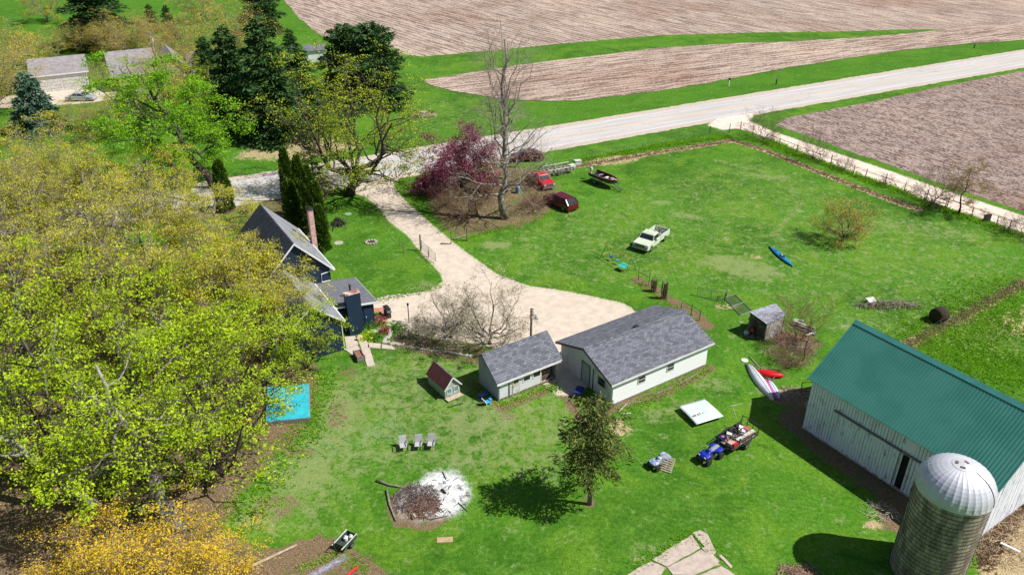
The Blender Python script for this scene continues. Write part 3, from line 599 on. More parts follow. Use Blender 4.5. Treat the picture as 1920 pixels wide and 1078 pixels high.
broad('bare_sapling', 'thin black bare sapling beside the barn path', 'tree', 65, T(1505, 676), 4.4, 1.8, None, 'dark', 0, .1, .2, None, trunk=.35, r0=.06, n0=7, kids=(6, 5), twigs='dark')
again(bsh, 'reddish bramble heap behind the kayaks', T(1478, 690), 2.0, .62, .5)
again(bsh, 'grey leafless bush at the edge of the brush island', T(1000, 395), 1.0, .75, .55)
again(bsh, 'leafless bush below the sycamore trunk', T(870, 410), 3.0, 1.0, .7)
again(bsh, 'leafless thicket between redbud and driveway', T(835, 385), 4.2, .95, .7)
again(bsh, 'leafless bush behind the sycamore trunk', T(915, 372), .4, 1.0, .72)
again(bsh, 'leafless brush around the red pickup', T(985, 350), 5.2, .9, .62)
again(bsh, 'tangle of bare brush in front of the maroon wagon', T(1015, 385), 2.9, .7, .45)
again(bsh, 'bare bush beside the oak trunk', T(610, 372), 2.9, .8, .7)
# far trees around the neighbour house
hz = broad('budding_tree', 'round pinkish brown budding tree behind the tall pines', 'tree', 71, T(440, 130), 13.0, 7.2, 'budgold', 'grey', 15000, .24, .55, 'budding trees across the road', trunk=.1, r0=.22, n0=12, kids=(7, 7, 5), leader=False, twigs='twiggrey', up=0)
for i, (px, py, s_, k, lb) in enumerate([(245, 110, .8, 0, 'budding tree behind the neighbour house ridge'), (335, 115, .75, 0, 'budding tree beside the dead pale snag'), (170, 95, .6, 0, 'budding tree between the two neighbour roofs'), (-5, 175, 1.1, 0, 'tall grey budding tree beside the white neighbour garage'),
        (110, 105, .55, 1, 'yellow-green tree behind the neighbour garage'), (90, 42, .8, 1, 'yellow-green tree at the top picture edge'), (380, 40, .85, 1, 'thin yellow-green tree over the far pasture'), (-10, 215, .9, 0, 'bare budding tree beside the blue spruce'), (275, 235, .85, 2, 'light green maple in front of the neighbour house'), (200, 262, .6, 1, 'olive tree on the neighbour lawn edge'), (335, 165, .7, 0, 'budding tree shading the neighbour porch'), (205, 100, .55, 0, 'low budding tree right behind the ridge of the neighbour house'), (290, 95, .62, 0, 'brown budding tree between the snag and the far pasture'), (385, 190, .62, 2, 'light green maple beside the budding porch tree'), (60, 130, .7, 1, 'yellow-green tree behind the white garage roof'), (135, 85, .5, 1, 'small yellow-green tree on the far pasture edge'), (310, 210, .7, 0, 'tan budding tree between road and neighbour porch'), (425, 205, .55, 1, 'yellow-green tree between the pines and the roadside maple'), (400, 235, .6, 2, 'light green maple against the pine row'), (150, 245, .45, 1, 'small yellow tree on the neighbour lawn')]):
    again((hz, ol2, lime3)[k], lb, T(px, py), i * .9, s_, s_ * .9, 'budding trees across the road' if k == 0 else None)
# pines
pn = conifer('pine_tree', 'broad dark pine standing over the road verge behind the oak', 81, T(705, 195), 13.8, 7.4, 'pine', 90, 330, 1.0, .30, .02, lambda t: (1 - t ** 1.7) ** .62 * (.82 + .18 * math.sin(t * 17)), .02)
pt = conifer('pine_tree', 'tall dark pine with heavy layered boughs next to the oak', 82, T(515, 262), 18.5, 7.2, 'pine', 90, 340, 1.0, .30, .02, lambda t: (1 - t) ** .62 * (.8 + .2 * math.sin(t * 30)), .16)
again(pt, 'big dark pine in the far pasture corner', T(190, 88), 1.2, 1.3, .95)
again(pt, 'dark pine at the top edge before the ploughed field', T(495, 62), 2.5, .95, .8)
again(pn, 'dark pine growing against the broad roadside pine', T(655, 178), 2.2, .85, .9)
again(pt, 'slim dark pine in the row behind the green maple', T(447, 235), 3.4, .8, .85)
again(pt, 'dark pine between the budding tree and the tall pine', T(395, 168), 4.1, .55, .52)
again(pt, 'small dark spruce at the top picture edge', T(288, 62), .3, .36, .36)
again(pt, 'narrow brownish spruce next to the small dark one', T(322, 75), 1.3, .36, .42)
again(pt, 'small pine at the near end of the pine row', T(548, 115), 1.9, .40, .36)
again(pt, 'dark pine closing the row towards the oak', T(570, 235), 5.0, .85, .7)
conifer('blue_spruce', 'blue-grey spruce on the neighbour lawn by the grove', 83, T(75, 248), 9.5, 4.4, 'pineb', 64, 220, .8, .25, .03, None, .12)
conifer('cedar_tree', 'thin scruffy cedar between the arborvitae and the oak', 84, T(592, 372), 8.6, 2.5, 'spruce', 50, 70, .6, .14, .08, lambda t: (1 - t) ** .7, -.1, r0=.14)
conifer('spruce_tree', 'olive spruce with a bare lower trunk on the front lawn', 85, T(1105, 945), 9.0, 3.3, 'spruce', 66, 190, .34, .11, .34, lambda t: (1 - t) ** .5 * (.8 + .3 * math.sin(t * 23)) if t > .12 else .7, .1, r0=.17, bark='grey')
def column(label, loc, H, Rr, seed):
    g = np.random.default_rng(seed); o = thing('arborvitae', label, 'tree', loc, 0, 'arborvitae columns beside the brick chimney'); b = MB(); b.tube([(0, 0, 0), (0, 0, H * .9)], [.1, .03], 6); b.build('trunk', BK['dark'], o)
    n = 5200; t = g.uniform(0, 1, n) ** .9; a = g.uniform(0, 6.28, n); r = Rr * np.sqrt(np.clip(1 - t ** 2.2, 0, 1)) * (.85 + .15 * np.sin(a * 5 + t * 25)) * g.uniform(.72, 1.03, n)
    P = np.stack([r * np.cos(a), r * np.sin(a), t * H + .05], 1); D = np.stack([np.cos(a) * .6, np.sin(a) * .6, np.full(n, .9)], 1)
    quads('crown', sprays(g, P, D, .36, .16, .25), LF['arb'], o); return o
for i, (px, py, H, lb) in enumerate([(548, 405, 8.6, 'arborvitae column furthest from the brick chimney'), (572, 418, 8.4, 'arborvitae column second from the house ridge'), (590, 436, 8.2, 'arborvitae column behind the brick chimney'), (604, 456, 7.4, 'arborvitae column touching the lawn'), (556, 430, 6.0, 'shortest arborvitae column against the roof'), (606, 470, 5.4, 'arborvitae column by the house eave')]):
    column(lb, T(px, py), H, .95, 90 + i)
column('slender arborvitae in front of the forked roadside maple', T(425, 395), 6.5, 1.1, 99)

# ------------------------------------------------------------------ buildings
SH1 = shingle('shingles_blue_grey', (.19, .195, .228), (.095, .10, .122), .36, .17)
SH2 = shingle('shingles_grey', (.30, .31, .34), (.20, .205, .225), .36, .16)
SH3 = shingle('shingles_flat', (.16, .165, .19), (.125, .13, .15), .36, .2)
SHF = shingle('shingles_far', (.33, .30, .31), (.24, .22, .23), .5, .25)
NAVY = siding('navy_siding', (.015, .033, .066), .16, 2, .5, .12, .5, (.05, .08, .13))
WHS = siding('white_wall', (.90, .91, .93), .22, 2, .93, .10, .5, (.70, .70, .66), width=.06)
GAB = siding('weathered_white_siding', (.56, .58, .60), .15, 2, .62, .7, .8, (.27, .26, .24))
NVM = mat('navy_paint', (.015, .032, .065), (.02, .04, .075), 3, .5)
BRK = NT('red_brick'); v = BRK.coord('Object', (1, 1, 1)); sx = BRK.n('SeparateXYZ'); BRK.l(v, sx.inputs[0]); cm = BRK.n('CombineXYZ')
BRK.l(BRK.math('ADD', sx.outputs[0], sx.outputs[1]), cm.inputs[0]); BRK.l(sx.outputs[2], cm.inputs[1]); br = BRK.n('TexBrick'); BRK.l(cm.outputs[0], br.inputs['Vector'])
br.inputs['Scale'].default_value = 1; br.inputs['Brick Width'].default_value = .24; br.inputs['Row Height'].default_value = .09; br.inputs['Mortar Size'].default_value = .014
br.inputs['Color1'].default_value = (.36, .10, .08, 1); br.inputs['Color2'].default_value = (.52, .24, .20, 1); br.inputs['Mortar'].default_value = (.62, .52, .48, 1)
BRK.bsdf(BRK.mix(BRK.math('MULTIPLY', BRK.step(BRK.noise(v, 3, 4), .52, .62), .6), br.outputs[0], (.62, .50, .48)), .9, 0, .1); BRK = BRK.mat
SOIL = W['darkmetal']

def gable_walls(b, x0, x1, y0, y1, he, hr, rx=None, th=.12):
    """closed gabled wall box, ridge along y"""
    rx = (x0 + x1) / 2 if rx is None else rx
    b.sidey([(x0, 0), (x1, 0), (x1, he), (rx, hr), (x0, he)], y0, y1)
def roof_slab(b, p0, p1, p2, p3, t=.12):
    """a sloping slab from its four top corners (ccw seen from above), thickness downwards"""
    P = [Vector(p) for p in (p0, p1, p2, p3)]; n = (P[1] - P[0]).cross(P[3] - P[0]).normalized()
    if n.z < 0: n = -n
    b.hexa([p - n * t for p in P] + P)
def window(parent, c, w, h, rz, frame=None, pane=None, depth=.05, mull=True, name='window'):
    """framed window whose outer face is at c, facing local -y rotated by rz"""
    M_ = Matrix.Rotation(rz, 3, 'Z'); C = Vector(c)
    def P(x, y, z): return C + M_ @ Vector((x, y, z))
    b = MB(); t = .07
    for x, z, a, d in ((0, h / 2 - t / 2, w, t), (0, -h / 2 + t / 2, w, t), (-w / 2 + t / 2, 0, t, h - 2 * t), (w / 2 - t / 2, 0, t, h - 2 * t)): b.box(P(x, 0, z), (a, depth, d), rz)
    if mull: b.box(P(0, 0, 0), (w - 2 * t, depth * .8, .045), rz)
    f = b.build(name, frame or W['white'], parent)
    MB().box(P(0, .012, 0), (w - 2 * t, .02, h - 2 * t), rz).build('pane', pane or W['glass'], f); return f

# garage: gabled box, ridge along its length
def garage():
    L, Wd, he, hr = 10.60, 7.11, 2.36, 3.64; o = thing('garage', 'long white garage with blue-grey shingle roof between small shed and barn', 'garage', (8.16, 51.94, 0), R(33.07))
    # local: x along front (0..L), y back (0..W)
    b = MB(); b.box2(0, L, 0, .12, 0, he); b.box2(0, L, Wd - .12, Wd, 0, he); b.build('wall', WHS, o)
    for x0, mt, nm in ((.0, GAB, 'gable_wall'), (L - .12, WHS, 'gable_wall')):
        b = MB(); b.sidep([(.12, 0), (Wd - .12, 0), (Wd - .12, he), (Wd / 2, hr - .06), (.12, he)], x0 - .004, x0 + .124); b.build(nm, mt, o)
    k = (hr - he) / (Wd / 2); ov, og = .28, .42; e = he - k * ov + .09; rr = hr + .10
    b = MB(); roof_slab(b, (-og, -ov, e), (L + og, -ov, e), (L + og, Wd / 2, rr), (-og, Wd / 2, rr)); b.build('front_roof_slope', SH1, o)
    b = MB(); roof_slab(b, (-og, Wd / 2 + .002, rr), (L + og, Wd / 2 + .002, rr), (L + og, Wd + ov, e), (-og, Wd + ov, e)); b.build('back_roof_slope', SH1, o)
    b = MB(); n = 46
    for i in range(n):
        x = -og + (L + 2 * og) * (i + .5) / n; w_ = (L + 2 * og) / n * .93
        b.hexa([(x - w_ / 2, Wd / 2 - .16, rr - .16 * k + .01), (x + w_ / 2, Wd / 2 - .16, rr - .16 * k + .01), (x + w_ / 2, Wd / 2, rr + .012), (x - w_ / 2, Wd / 2, rr + .012), (x - w_ / 2, Wd / 2 - .16, rr - .16 * k + .03), (x + w_ / 2, Wd / 2 - .16, rr - .16 * k + .036), (x + w_ / 2, Wd / 2, rr + .042), (x - w_ / 2, Wd / 2, rr + .036)])
        b.hexa([(x - w_ / 2, Wd / 2 + .004, rr + .012), (x + w_ / 2, Wd / 2 + .004, rr + .012), (x + w_ / 2, Wd / 2 + .16, rr - .16 * k + .01), (x - w_ / 2, Wd / 2 + .16, rr - .16 * k + .01), (x - w_ / 2, Wd / 2 + .004, rr + .036), (x + w_ / 2, Wd / 2 + .004, rr + .042), (x + w_ / 2, Wd / 2 + .16, rr - .16 * k + .036), (x - w_ / 2, Wd / 2 + .16, rr - .16 * k + .03)])
    b.build('ridge_cap', SH1, o); bx((L * .52, Wd / 2 + .25, rr + .0), (.42, .3, .14)).build('roof_vent', W['darkmetal'], o)
    b = MB(); b.box2(-og, L + og, -ov - .03, -ov - .002, e - .20, e - .02); b.build('fascia', W['white'], o)
    b = MB()
    for sgn in (0, 1):
        y0, y1 = (-ov, Wd / 2) if sgn == 0 else (Wd / 2, Wd + ov); z0, z1 = (e, rr) if sgn == 0 else (rr, e)
        b.hexa([(-og - .025, y0, z0 - .2), (-og - .003, y0, z0 - .2), (-og - .003, y1, z1 - .2), (-og - .025, y1, z1 - .2), (-og - .025, y0, z0 - .01), (-og - .003, y0, z0 - .01), (-og - .003, y1, z1 - .01), (-og - .025, y1, z1 - .01)])
    b.build('bargeboard', W['darkmetal'], o)
    for cx in (3.05, 6.25): window(o, (cx, -.02, 1.42), .82, .72, 0, W['offwhite'], mull=True)
    bx((-.025, 3.55, 1.0), (.05, .95, 2.0)).build('door', mat('grey_door', (.36, .38, .40), (.24, .25, .27), 3, .7, stretch=(1, 3, .3)), o)
    b = MB(); b.box2(-.05, -.006, 4.06, 4.14, 0, 2.1); b.box2(-.05, -.006, 2.95, 3.03, 0, 2.1); b.box2(-.05, -.006, 2.95, 4.14, 2.08, 2.16); b.build('door_frame', mat('dark_frame', (.12, .15, .19), None, 3, .7), o)
    bx((-.03, 2.55, 1.05), (.05, .06, 2.1)).build('trim_strip', W['darkmetal'], o)
    window(o, (-.02, 1.45, 1.45), .95, .8, -PI / 2, W['greywood'])
    b = MB(); b.box2(-.02, L + .02, -.05, -.005, 0, .12); b.build('base_board', W['greywood'], o)
    return o
garage()

def shed():
    L, Wd = 5.95, 3.15; he, hr = 2.05, 3.5; o = thing('shed', 'small whitewashed shed with steep blue-grey shingle roof and window row', 'shed', (-1.08, 52.5, 0), R(33.3)); rid = Wd * .66; he2 = 2.7
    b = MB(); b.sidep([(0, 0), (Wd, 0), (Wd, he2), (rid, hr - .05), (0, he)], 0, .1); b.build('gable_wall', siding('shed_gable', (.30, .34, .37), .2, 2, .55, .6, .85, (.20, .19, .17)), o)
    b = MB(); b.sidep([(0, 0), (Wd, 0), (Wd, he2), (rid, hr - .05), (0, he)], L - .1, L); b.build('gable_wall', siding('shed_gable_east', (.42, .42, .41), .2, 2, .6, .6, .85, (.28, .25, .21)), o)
    b = MB(); b.box2(.1, L - .1, Wd - .1, Wd, 0, he2); b.box2(.1, 1.35, 0, .1, 0, he); b.box2(1.35, 4.2, .0, .1, 0, 1.0); b.box2(1.35, 4.2, .0, .1, 1.88, he); b.box2(2.05, 2.45, 0, .1, 1.0, 1.88); b.box2(3.15, 3.35, 0, .1, 1.0, 1.88); b.build('wall', siding('shed_front', (.66, .68, .70), .3, 2, .7, .5, .75, (.36, .34, .30)), o)
    b = MB(); b.box2(4.2, L - .45, .35, .43, 0, he - .1); b.build('plank_wall', mat('brown_planks', (.17, .10, .08), (.07, .05, .045), 5, .9, stretch=(3, 1, .4), c3=(.30, .22, .18)), o)
    k = (hr - he) / rid; k2 = (hr - he2) / (Wd - rid); ov, og = .26, .32; t = .1
    b = MB(); roof_slab(b, (-og, -ov, he - k * ov + t), (L + og, -ov, he - k * ov + t), (L + og, rid, hr + t), (-og, rid, hr + t), .1); b.build('front_roof_slope', SH1, o)
    b = MB(); roof_slab(b, (-og, rid + .002, hr + t), (L + og, rid + .002, hr + t), (L + og, Wd + ov, he2 - k2 * ov + t), (-og, Wd + ov, he2 - k2 * ov + t), .1); b.build('back_roof_slope', SH1, o)
    b = MB()
    for i in range(26):
        x = -og + (L + 2 * og) * (i + .5) / 26; w_ = (L + 2 * og) / 26 * .92
        b.box((x, rid - .07, hr + t - .045), (w_, .17, .03), 0, math.atan(k)); b.box((x, rid + .08, hr + t - .03), (w_, .17, .03), 0, -math.atan(k2))
    b.build('ridge_cap', SH1, o)
    b = MB(); b.box2(-og, L + og, -ov - .035, -ov - .003, he - k * ov - .10, he - k * ov + t - .01); b.build('fascia', W['white'], o)
    bx((1.0, -.03, 1.0), (.05, .06, 2.0)).build('post', W['darkmetal'], o)
    d = bx((1.68, -.02, .93), (.72, .05, 1.85)).build('door', W['offwhite'], o); bx((1.68, -.052, 1.42), (.46, .02, .42)).build('pane', W['glass'], d); bx((1.42, -.07, .95), (.04, .05, .1)).build('handle', W['steel'], d)
    window(o, (2.76, -.015, 1.44), .78, .98, 0); window(o, (3.76, -.015, 1.44), .84, .98, 0, mull=False)
    b = MB()
    for x, y_ in ((L - .08, .05), (4.22, .05)): b.box((x, y_, 1.0), (.11, .11, 2.0))
    b.build('corner_post', W['offwhite'], o)
    b = MB()
    for i in range(14): b.box((.35 + i * .4, -.02, .10), (.38, .05, .2))
    b.build('skirting', W['wood'], o)
    return o
shed()

def coop():
    o = thing('playhouse', 'pale green playhouse with maroon metal roof next to the small shed', 'playhouse', (T2(849, 743)), R(127)); L, Wd, he, hr = 2.7, 1.45, .95, 1.85; z0 = .15
    # local: x away along the length, y: + to the picture left
    wl = mat('pale_green_paint', (.40, .48, .42), (.26, .31, .27), 4, .8, fine=.2)
    b = MB(); b.sidep([(-Wd / 2, z0), (Wd / 2, z0), (Wd / 2, he + z0), (0, hr + z0 - .06), (-Wd / 2, he + z0)], 0, L); b.build('wall', wl, o)
    k = (hr - he) / (Wd / 2); rm = mat('maroon_metal', (.17, .06, .065), (.11, .045, .05), 3, .45, metallic=.2, fine=.2)
    for s_ in (1, -1):
        b = MB(); y1 = s_ * (Wd / 2 + .12); z1 = he + z0 - k * .12 + .06; zr = hr + z0 + .03
        P = [(-.14, y1, z1), (L + .1, y1, z1), (L + .1, .001 * s_, zr), (-.14, .001 * s_, zr)]; roof_slab(b, *(P if s_ < 0 else P[::-1]), .04)
        for i in range(10):
            x = -.1 + i * (L + .16) / 9; b.bar((x, y1, z1 + .02), (x, 0, zr + .02), .05, .03)
        b.build('roof_slope', rm if s_ > 0 else mat('grey_metal_roof', (.30, .28, .30), (.18, .14, .15), 4, .5, metallic=.3), o)
    b = MB()
    for s_ in (1, -1): b.bar((-.15, s_ * (Wd / 2 + .12), he + z0 - k * .12 + .0), (-.15, 0, hr + z0 - .03), .03, .1)
    b.build('bargeboard', W['white'], o)
    for yy in (.34, -.34): window(o, (-.02, yy, .62 + z0 - .1), .5, .62, -PI / 2, W['offwhite'], mat('pale_glass', (.20, .42, .42), (.05, .12, .13), 8, .2, spec=.6), mull=False)
    b = MB(); b.box((-.28, .05, z0 - .02), (.5, 1.5, .05)); b.box((L / 2, 0, z0 / 2), (L - .1, Wd - .1, z0 - .02)); b.build('deck', W['palewood'], o)
coop()

# barn
def barn():
    L, Wd, hw, hr, ov = 13.89, 8.66, 4.84, 8.19, .30; o = thing('barn', 'weathered white barn with green ribbed metal roof behind the silo', 'barn', (22.82, 49.09, 0), R(-56.4)); k = (hr - hw) / (Wd / 2); rg = random.Random(8)
    bm_ = NT('peeling_boards'); v = bm_.coord('Object', (1, 1, .22)); tcx = bm_.coord('Object', (1, 1, .12)); n1 = bm_.noise(v, 5, 5, .7); n2 = bm_.noise(v, 1.2, 4)
    c = bm_.mix(bm_.math('MULTIPLY', bm_.step(n1, .54, .66), .8), (.74, .77, .84), (.24, .24, .26)); c = bm_.mix(bm_.math('MULTIPLY', bm_.step(n2, .5, .75), .4), c, (.42, .41, .40)); bm_.bsdf(c, .85, 0, .15, bm_.bump(n1, .4, .02)); BM = bm_.mat
    b = MB()   # near-black solid filling the barn, interior shade put into its colour
    b.sidep([(.12, 0.1), (Wd - .12, .1), (Wd - .12, hw - .1), (Wd / 2, hr - .2), (.12, hw - .1)], .14, L - .14); b.build('dark_interior_fill', mat('painted_interior_shade', (.018, .014, .012), (.03, .024, .02), 3, .95), o)
    def boards(nm, n, fx, top, skip=None):
        b = MB()
        for i in range(n):
            a0, a1 = i / n, (i + 1) / n; g = .018
            if skip and skip(a0, a1): continue
            fx(b, a0, a1, g, rg.choice([0, 0, .02, .05, .12, .22]) * rg.random(), rg.uniform(-.008, .008))
        return b.build(nm, BM, o)
    D0, D1 = 2.3, 9.35   # door track span on the front
    bb = lambda b, a0, a1, g, lift, off: b.box2(a0 * L + g, a1 * L - g, -.02 + off, .03 + off, .05 + lift, hw)
    boards('front_wall', 58, bb, hw, lambda a0, a1: (7.70 < a0 * L < 8.35))
    b = MB(); b.box2(7.66, 8.62, -.019, .028, 3.3, hw); b.build('door_header', BM, o)
    boards('back_wall', 58, lambda b, a0, a1, g, lift, off: b.box2(a0 * L + g, a1 * L - g, Wd - .03 + off, Wd + .02 + off, .05 + lift, hw), hw)
    def gb(x0):
        def f(b, a0, a1, g, lift, off):
            y0, y1 = a0 * Wd + g, a1 * Wd - g; zt = lambda y: hw + k * (Wd / 2 - abs(y - Wd / 2)) - .02
            b.sidep([(y0, .03 + lift), (y1, .03 + lift * .6), (y1, zt(y1)), (y0, zt(y0))], x0 - .025 + off, x0 + .025 + off)
        return f
    boards('gable_wall', 36, gb(L), hw); boards('gable_wall', 36, gb(0), hw)
    # sliding doors hung on a track
    for x0, x1, y_ in ((2.45, 5.0, -.08), (5.05, 7.68, -.14)):
        b = MB(); n = 11
        for i in range(n):
            a, c_ = x0 + (x1 - x0) * i / n, x0 + (x1 - x0) * (i + 1) / n; b.box2(a + .008, c_ - .008, y_ - .02, y_ + .02, .12 + rg.random() * .14, 3.25)
        b.box2(x0, x1, y_ + .022, y_ + .05, 1.4, 1.55); b.build('sliding_door', BM, o)
    b = MB(); b.box2(D0, D1, -.19, -.03, 3.3, 3.33); b.box2(D0, D1, -.20, -.17, 3.22, 3.32); b.build('door_track', W['greywood'], o)
    b = MB(); b.box2(7.70, 7.78, -.05, .03, .1, 3.28); b.box2(8.52, 8.60, -.05, .03, .1, 3.28); b.build('door_jamb', W['offwhite'], o)
    gm_ = NT('green_metal_roof'); v = gm_.coord('Object'); gm_.bsdf(gm_.mix(gm_.step(gm_.noise(v, .5, 4), .35, .65), (.055, .225, .18), (.075, .265, .215)), .34, .15, .5); GM = gm_.mat
    for s_ in (0, 1):
        yE = -ov if s_ == 0 else Wd + ov; yR = Wd / 2 - .001 if s_ == 0 else Wd / 2 + .001; zE = hw - k * ov + .08; zR = hr + .08; x0, x1 = -ov, L + ov
        b = MB(); P = [(x0, yE, zE), (x1, yE, zE), (x1, yR, zR), (x0, yR, zR)]; roof_slab(b, *(P if s_ == 0 else P[::-1]), .06)
        n = 62
        for i in range(n + 1):
            x = x0 + .02 + (x1 - x0 - .04) * i / n; w_, h_ = .04, .03
            b.bar((x, yE, zE + .012), (x, yR, zR + .012), w_, h_ * 2)
        b.build('roof_slope', GM, o)
    b = MB(); roof_slab(b, (-ov - .03, Wd / 2 - .32, hr + .16 - .32 * k), (L + ov + .03, Wd / 2 - .32, hr + .16 - .32 * k), (L + ov + .03, Wd / 2, hr + .17), (-ov - .03, Wd / 2, hr + .17), .02); roof_slab(b, (-ov - .03, Wd / 2 + .001, hr + .17), (L + ov + .03, Wd / 2 + .001, hr + .17), (L + ov + .03, Wd / 2 + .32, hr + .16 - .32 * k), (-ov - .03, Wd / 2 + .32, hr + .16 - .32 * k), .02)
    b.build('ridge_cap', mat('teal_ridge_highlight', (.10, .36, .30), (.08, .30, .25), 1, .3, metallic=.3), o)  # cap painted lighter than the slopes, ridge highlight put into its colour
    b = MB(); zE = hw - k * ov
    for x in (-ov - .022, L + ov + .002):
        for s_ in (0, 1):
            y0, y1 = (-ov, Wd / 2) if s_ == 0 else (Wd + ov, Wd / 2)
            b.hexa([(x, y0, zE - .08), (x + .02, y0, zE - .08), (x + .02, y1, hr - .08), (x, y1, hr - .08), (x, y0, zE + .09), (x + .02, y0, zE + .09), (x + .02, y1, hr + .09), (x, y1, hr + .09)])
    b.build('rake_trim', GM, o)
    b = MB(); b.box2(-.05, L + .05, -.06, Wd + .06, -.05, .1); b.build('foundation', W['stone'], o)
barn()

def silo():
    Rr, h = 2.064, 6.96; o = thing('silo', 'round concrete stave silo with ribbed aluminium dome beside the barn', 'silo', (26.08, 35.09, 0))
    m = NT('concrete_staves'); tc = m.n('TexCoord'); sp = m.n('SeparateXYZ'); m.l(tc.outputs['Object'], sp.inputs[0]); an = m.math('ARCTAN2', sp.outputs[1], sp.outputs[0]); cm = m.n('CombineXYZ'); m.l(m.math('MULTIPLY', an, Rr), cm.inputs[0]); m.l(sp.outputs[2], cm.inputs[1])
    br = m.n('TexBrick'); m.l(cm.outputs[0], br.inputs['Vector']); br.offset = .5
    for n_, v_ in (('Scale', 1), ('Brick Width', .29), ('Row Height', .62), ('Mortar Size', .009), ('Bias', -.1)): br.inputs[n_].default_value = v_
    br.inputs['Color1'].default_value = (.42, .37, .29, 1); br.inputs['Color2'].default_value = (.20, .175, .145, 1); br.inputs['Mortar'].default_value = (.05, .045, .04, 1)
    vv = m.coord('Object', (1, 1, .3)); c = m.mix(1.0, br.outputs[0], m.ramp(m.noise(vv, 1.6, 5, .65), [(.32, (.55, .55, .52)), (.68, (1.35, 1.3, 1.2))]), 'MULTIPLY'); m.bsdf(c, .92, 0, .1)
    MB().lathe([(Rr, 0), (Rr, h)], 72).build('wall', m.mat, o, smooth=False)
    hoop = W['darkmetal']
    for i in range(23):
        z = .15 + i * (h - .25) / 22; b = MB(); n = 72
        b.tube([(math.cos(2 * PI * j / n) * (Rr + .012), math.sin(2 * PI * j / n) * (Rr + .012), z) for j in range(n + 1)], .016, 4, False)
        b.build('hoop', hoop, o)
    dm_ = mat('dome_aluminium', (.60, .60, .66), (.52, .52, .58), 1.2, .42, metallic=.2, bump=.02)
    hd = 1.75; prof = [(math.cos(t) ** .85 * (Rr + .08), math.sin(t) * hd) for t in np.linspace(0, PI / 2 * .97, 12)]; b = MB(); n = 96; vs = []; fs = []
    for i, (r, z) in enumerate(prof):
        for j in range(n):
            rr = r + (.03 if j % 3 == 0 else 0) * min(1, r); vs.append((rr * math.cos(2 * PI * j / n), rr * math.sin(2 * PI * j / n), h + .02 + z))
    for i in range(len(prof) - 1):
        for j in range(n): fs.append((i * n + j, i * n + (j + 1) % n, (i + 1) * n + (j + 1) % n, (i + 1) * n + j))
    b.add(vs, fs); b.lathe([(Rr + .09, h - .12), (Rr + .09, h + .02)], 72); b.build('dome', dm_, o)
    zt = h + .02 + hd; cp = MB().lathe([(.60, -.10), (.58, .0), (.12, .06)], 24, (0, 0, zt - .02)).build('dome_cap', mat('cap_metal', (.62, .62, .62), (.5, .5, .5), 3, .5, metallic=.3), o)
    for a in (.5, 2.6, 4.2): bx((.32 * math.cos(a), .32 * math.sin(a), zt + .035), (.26, .15, .02), a + PI / 2, 0, .0).build('cap_opening', mat('brown_hatch', (.16, .12, .12), None, 4, .7), cp)
    b = MB()
    for i in range(1): b.tube([(p[0] * math.cos(-.9) * 1.01, p[0] * math.sin(-.9) * 1.01, h + .04 + p[1]) for p in prof[:-2]], .02, 4)
    b.build('dome_cable', W['darkmetal'], o)
silo()

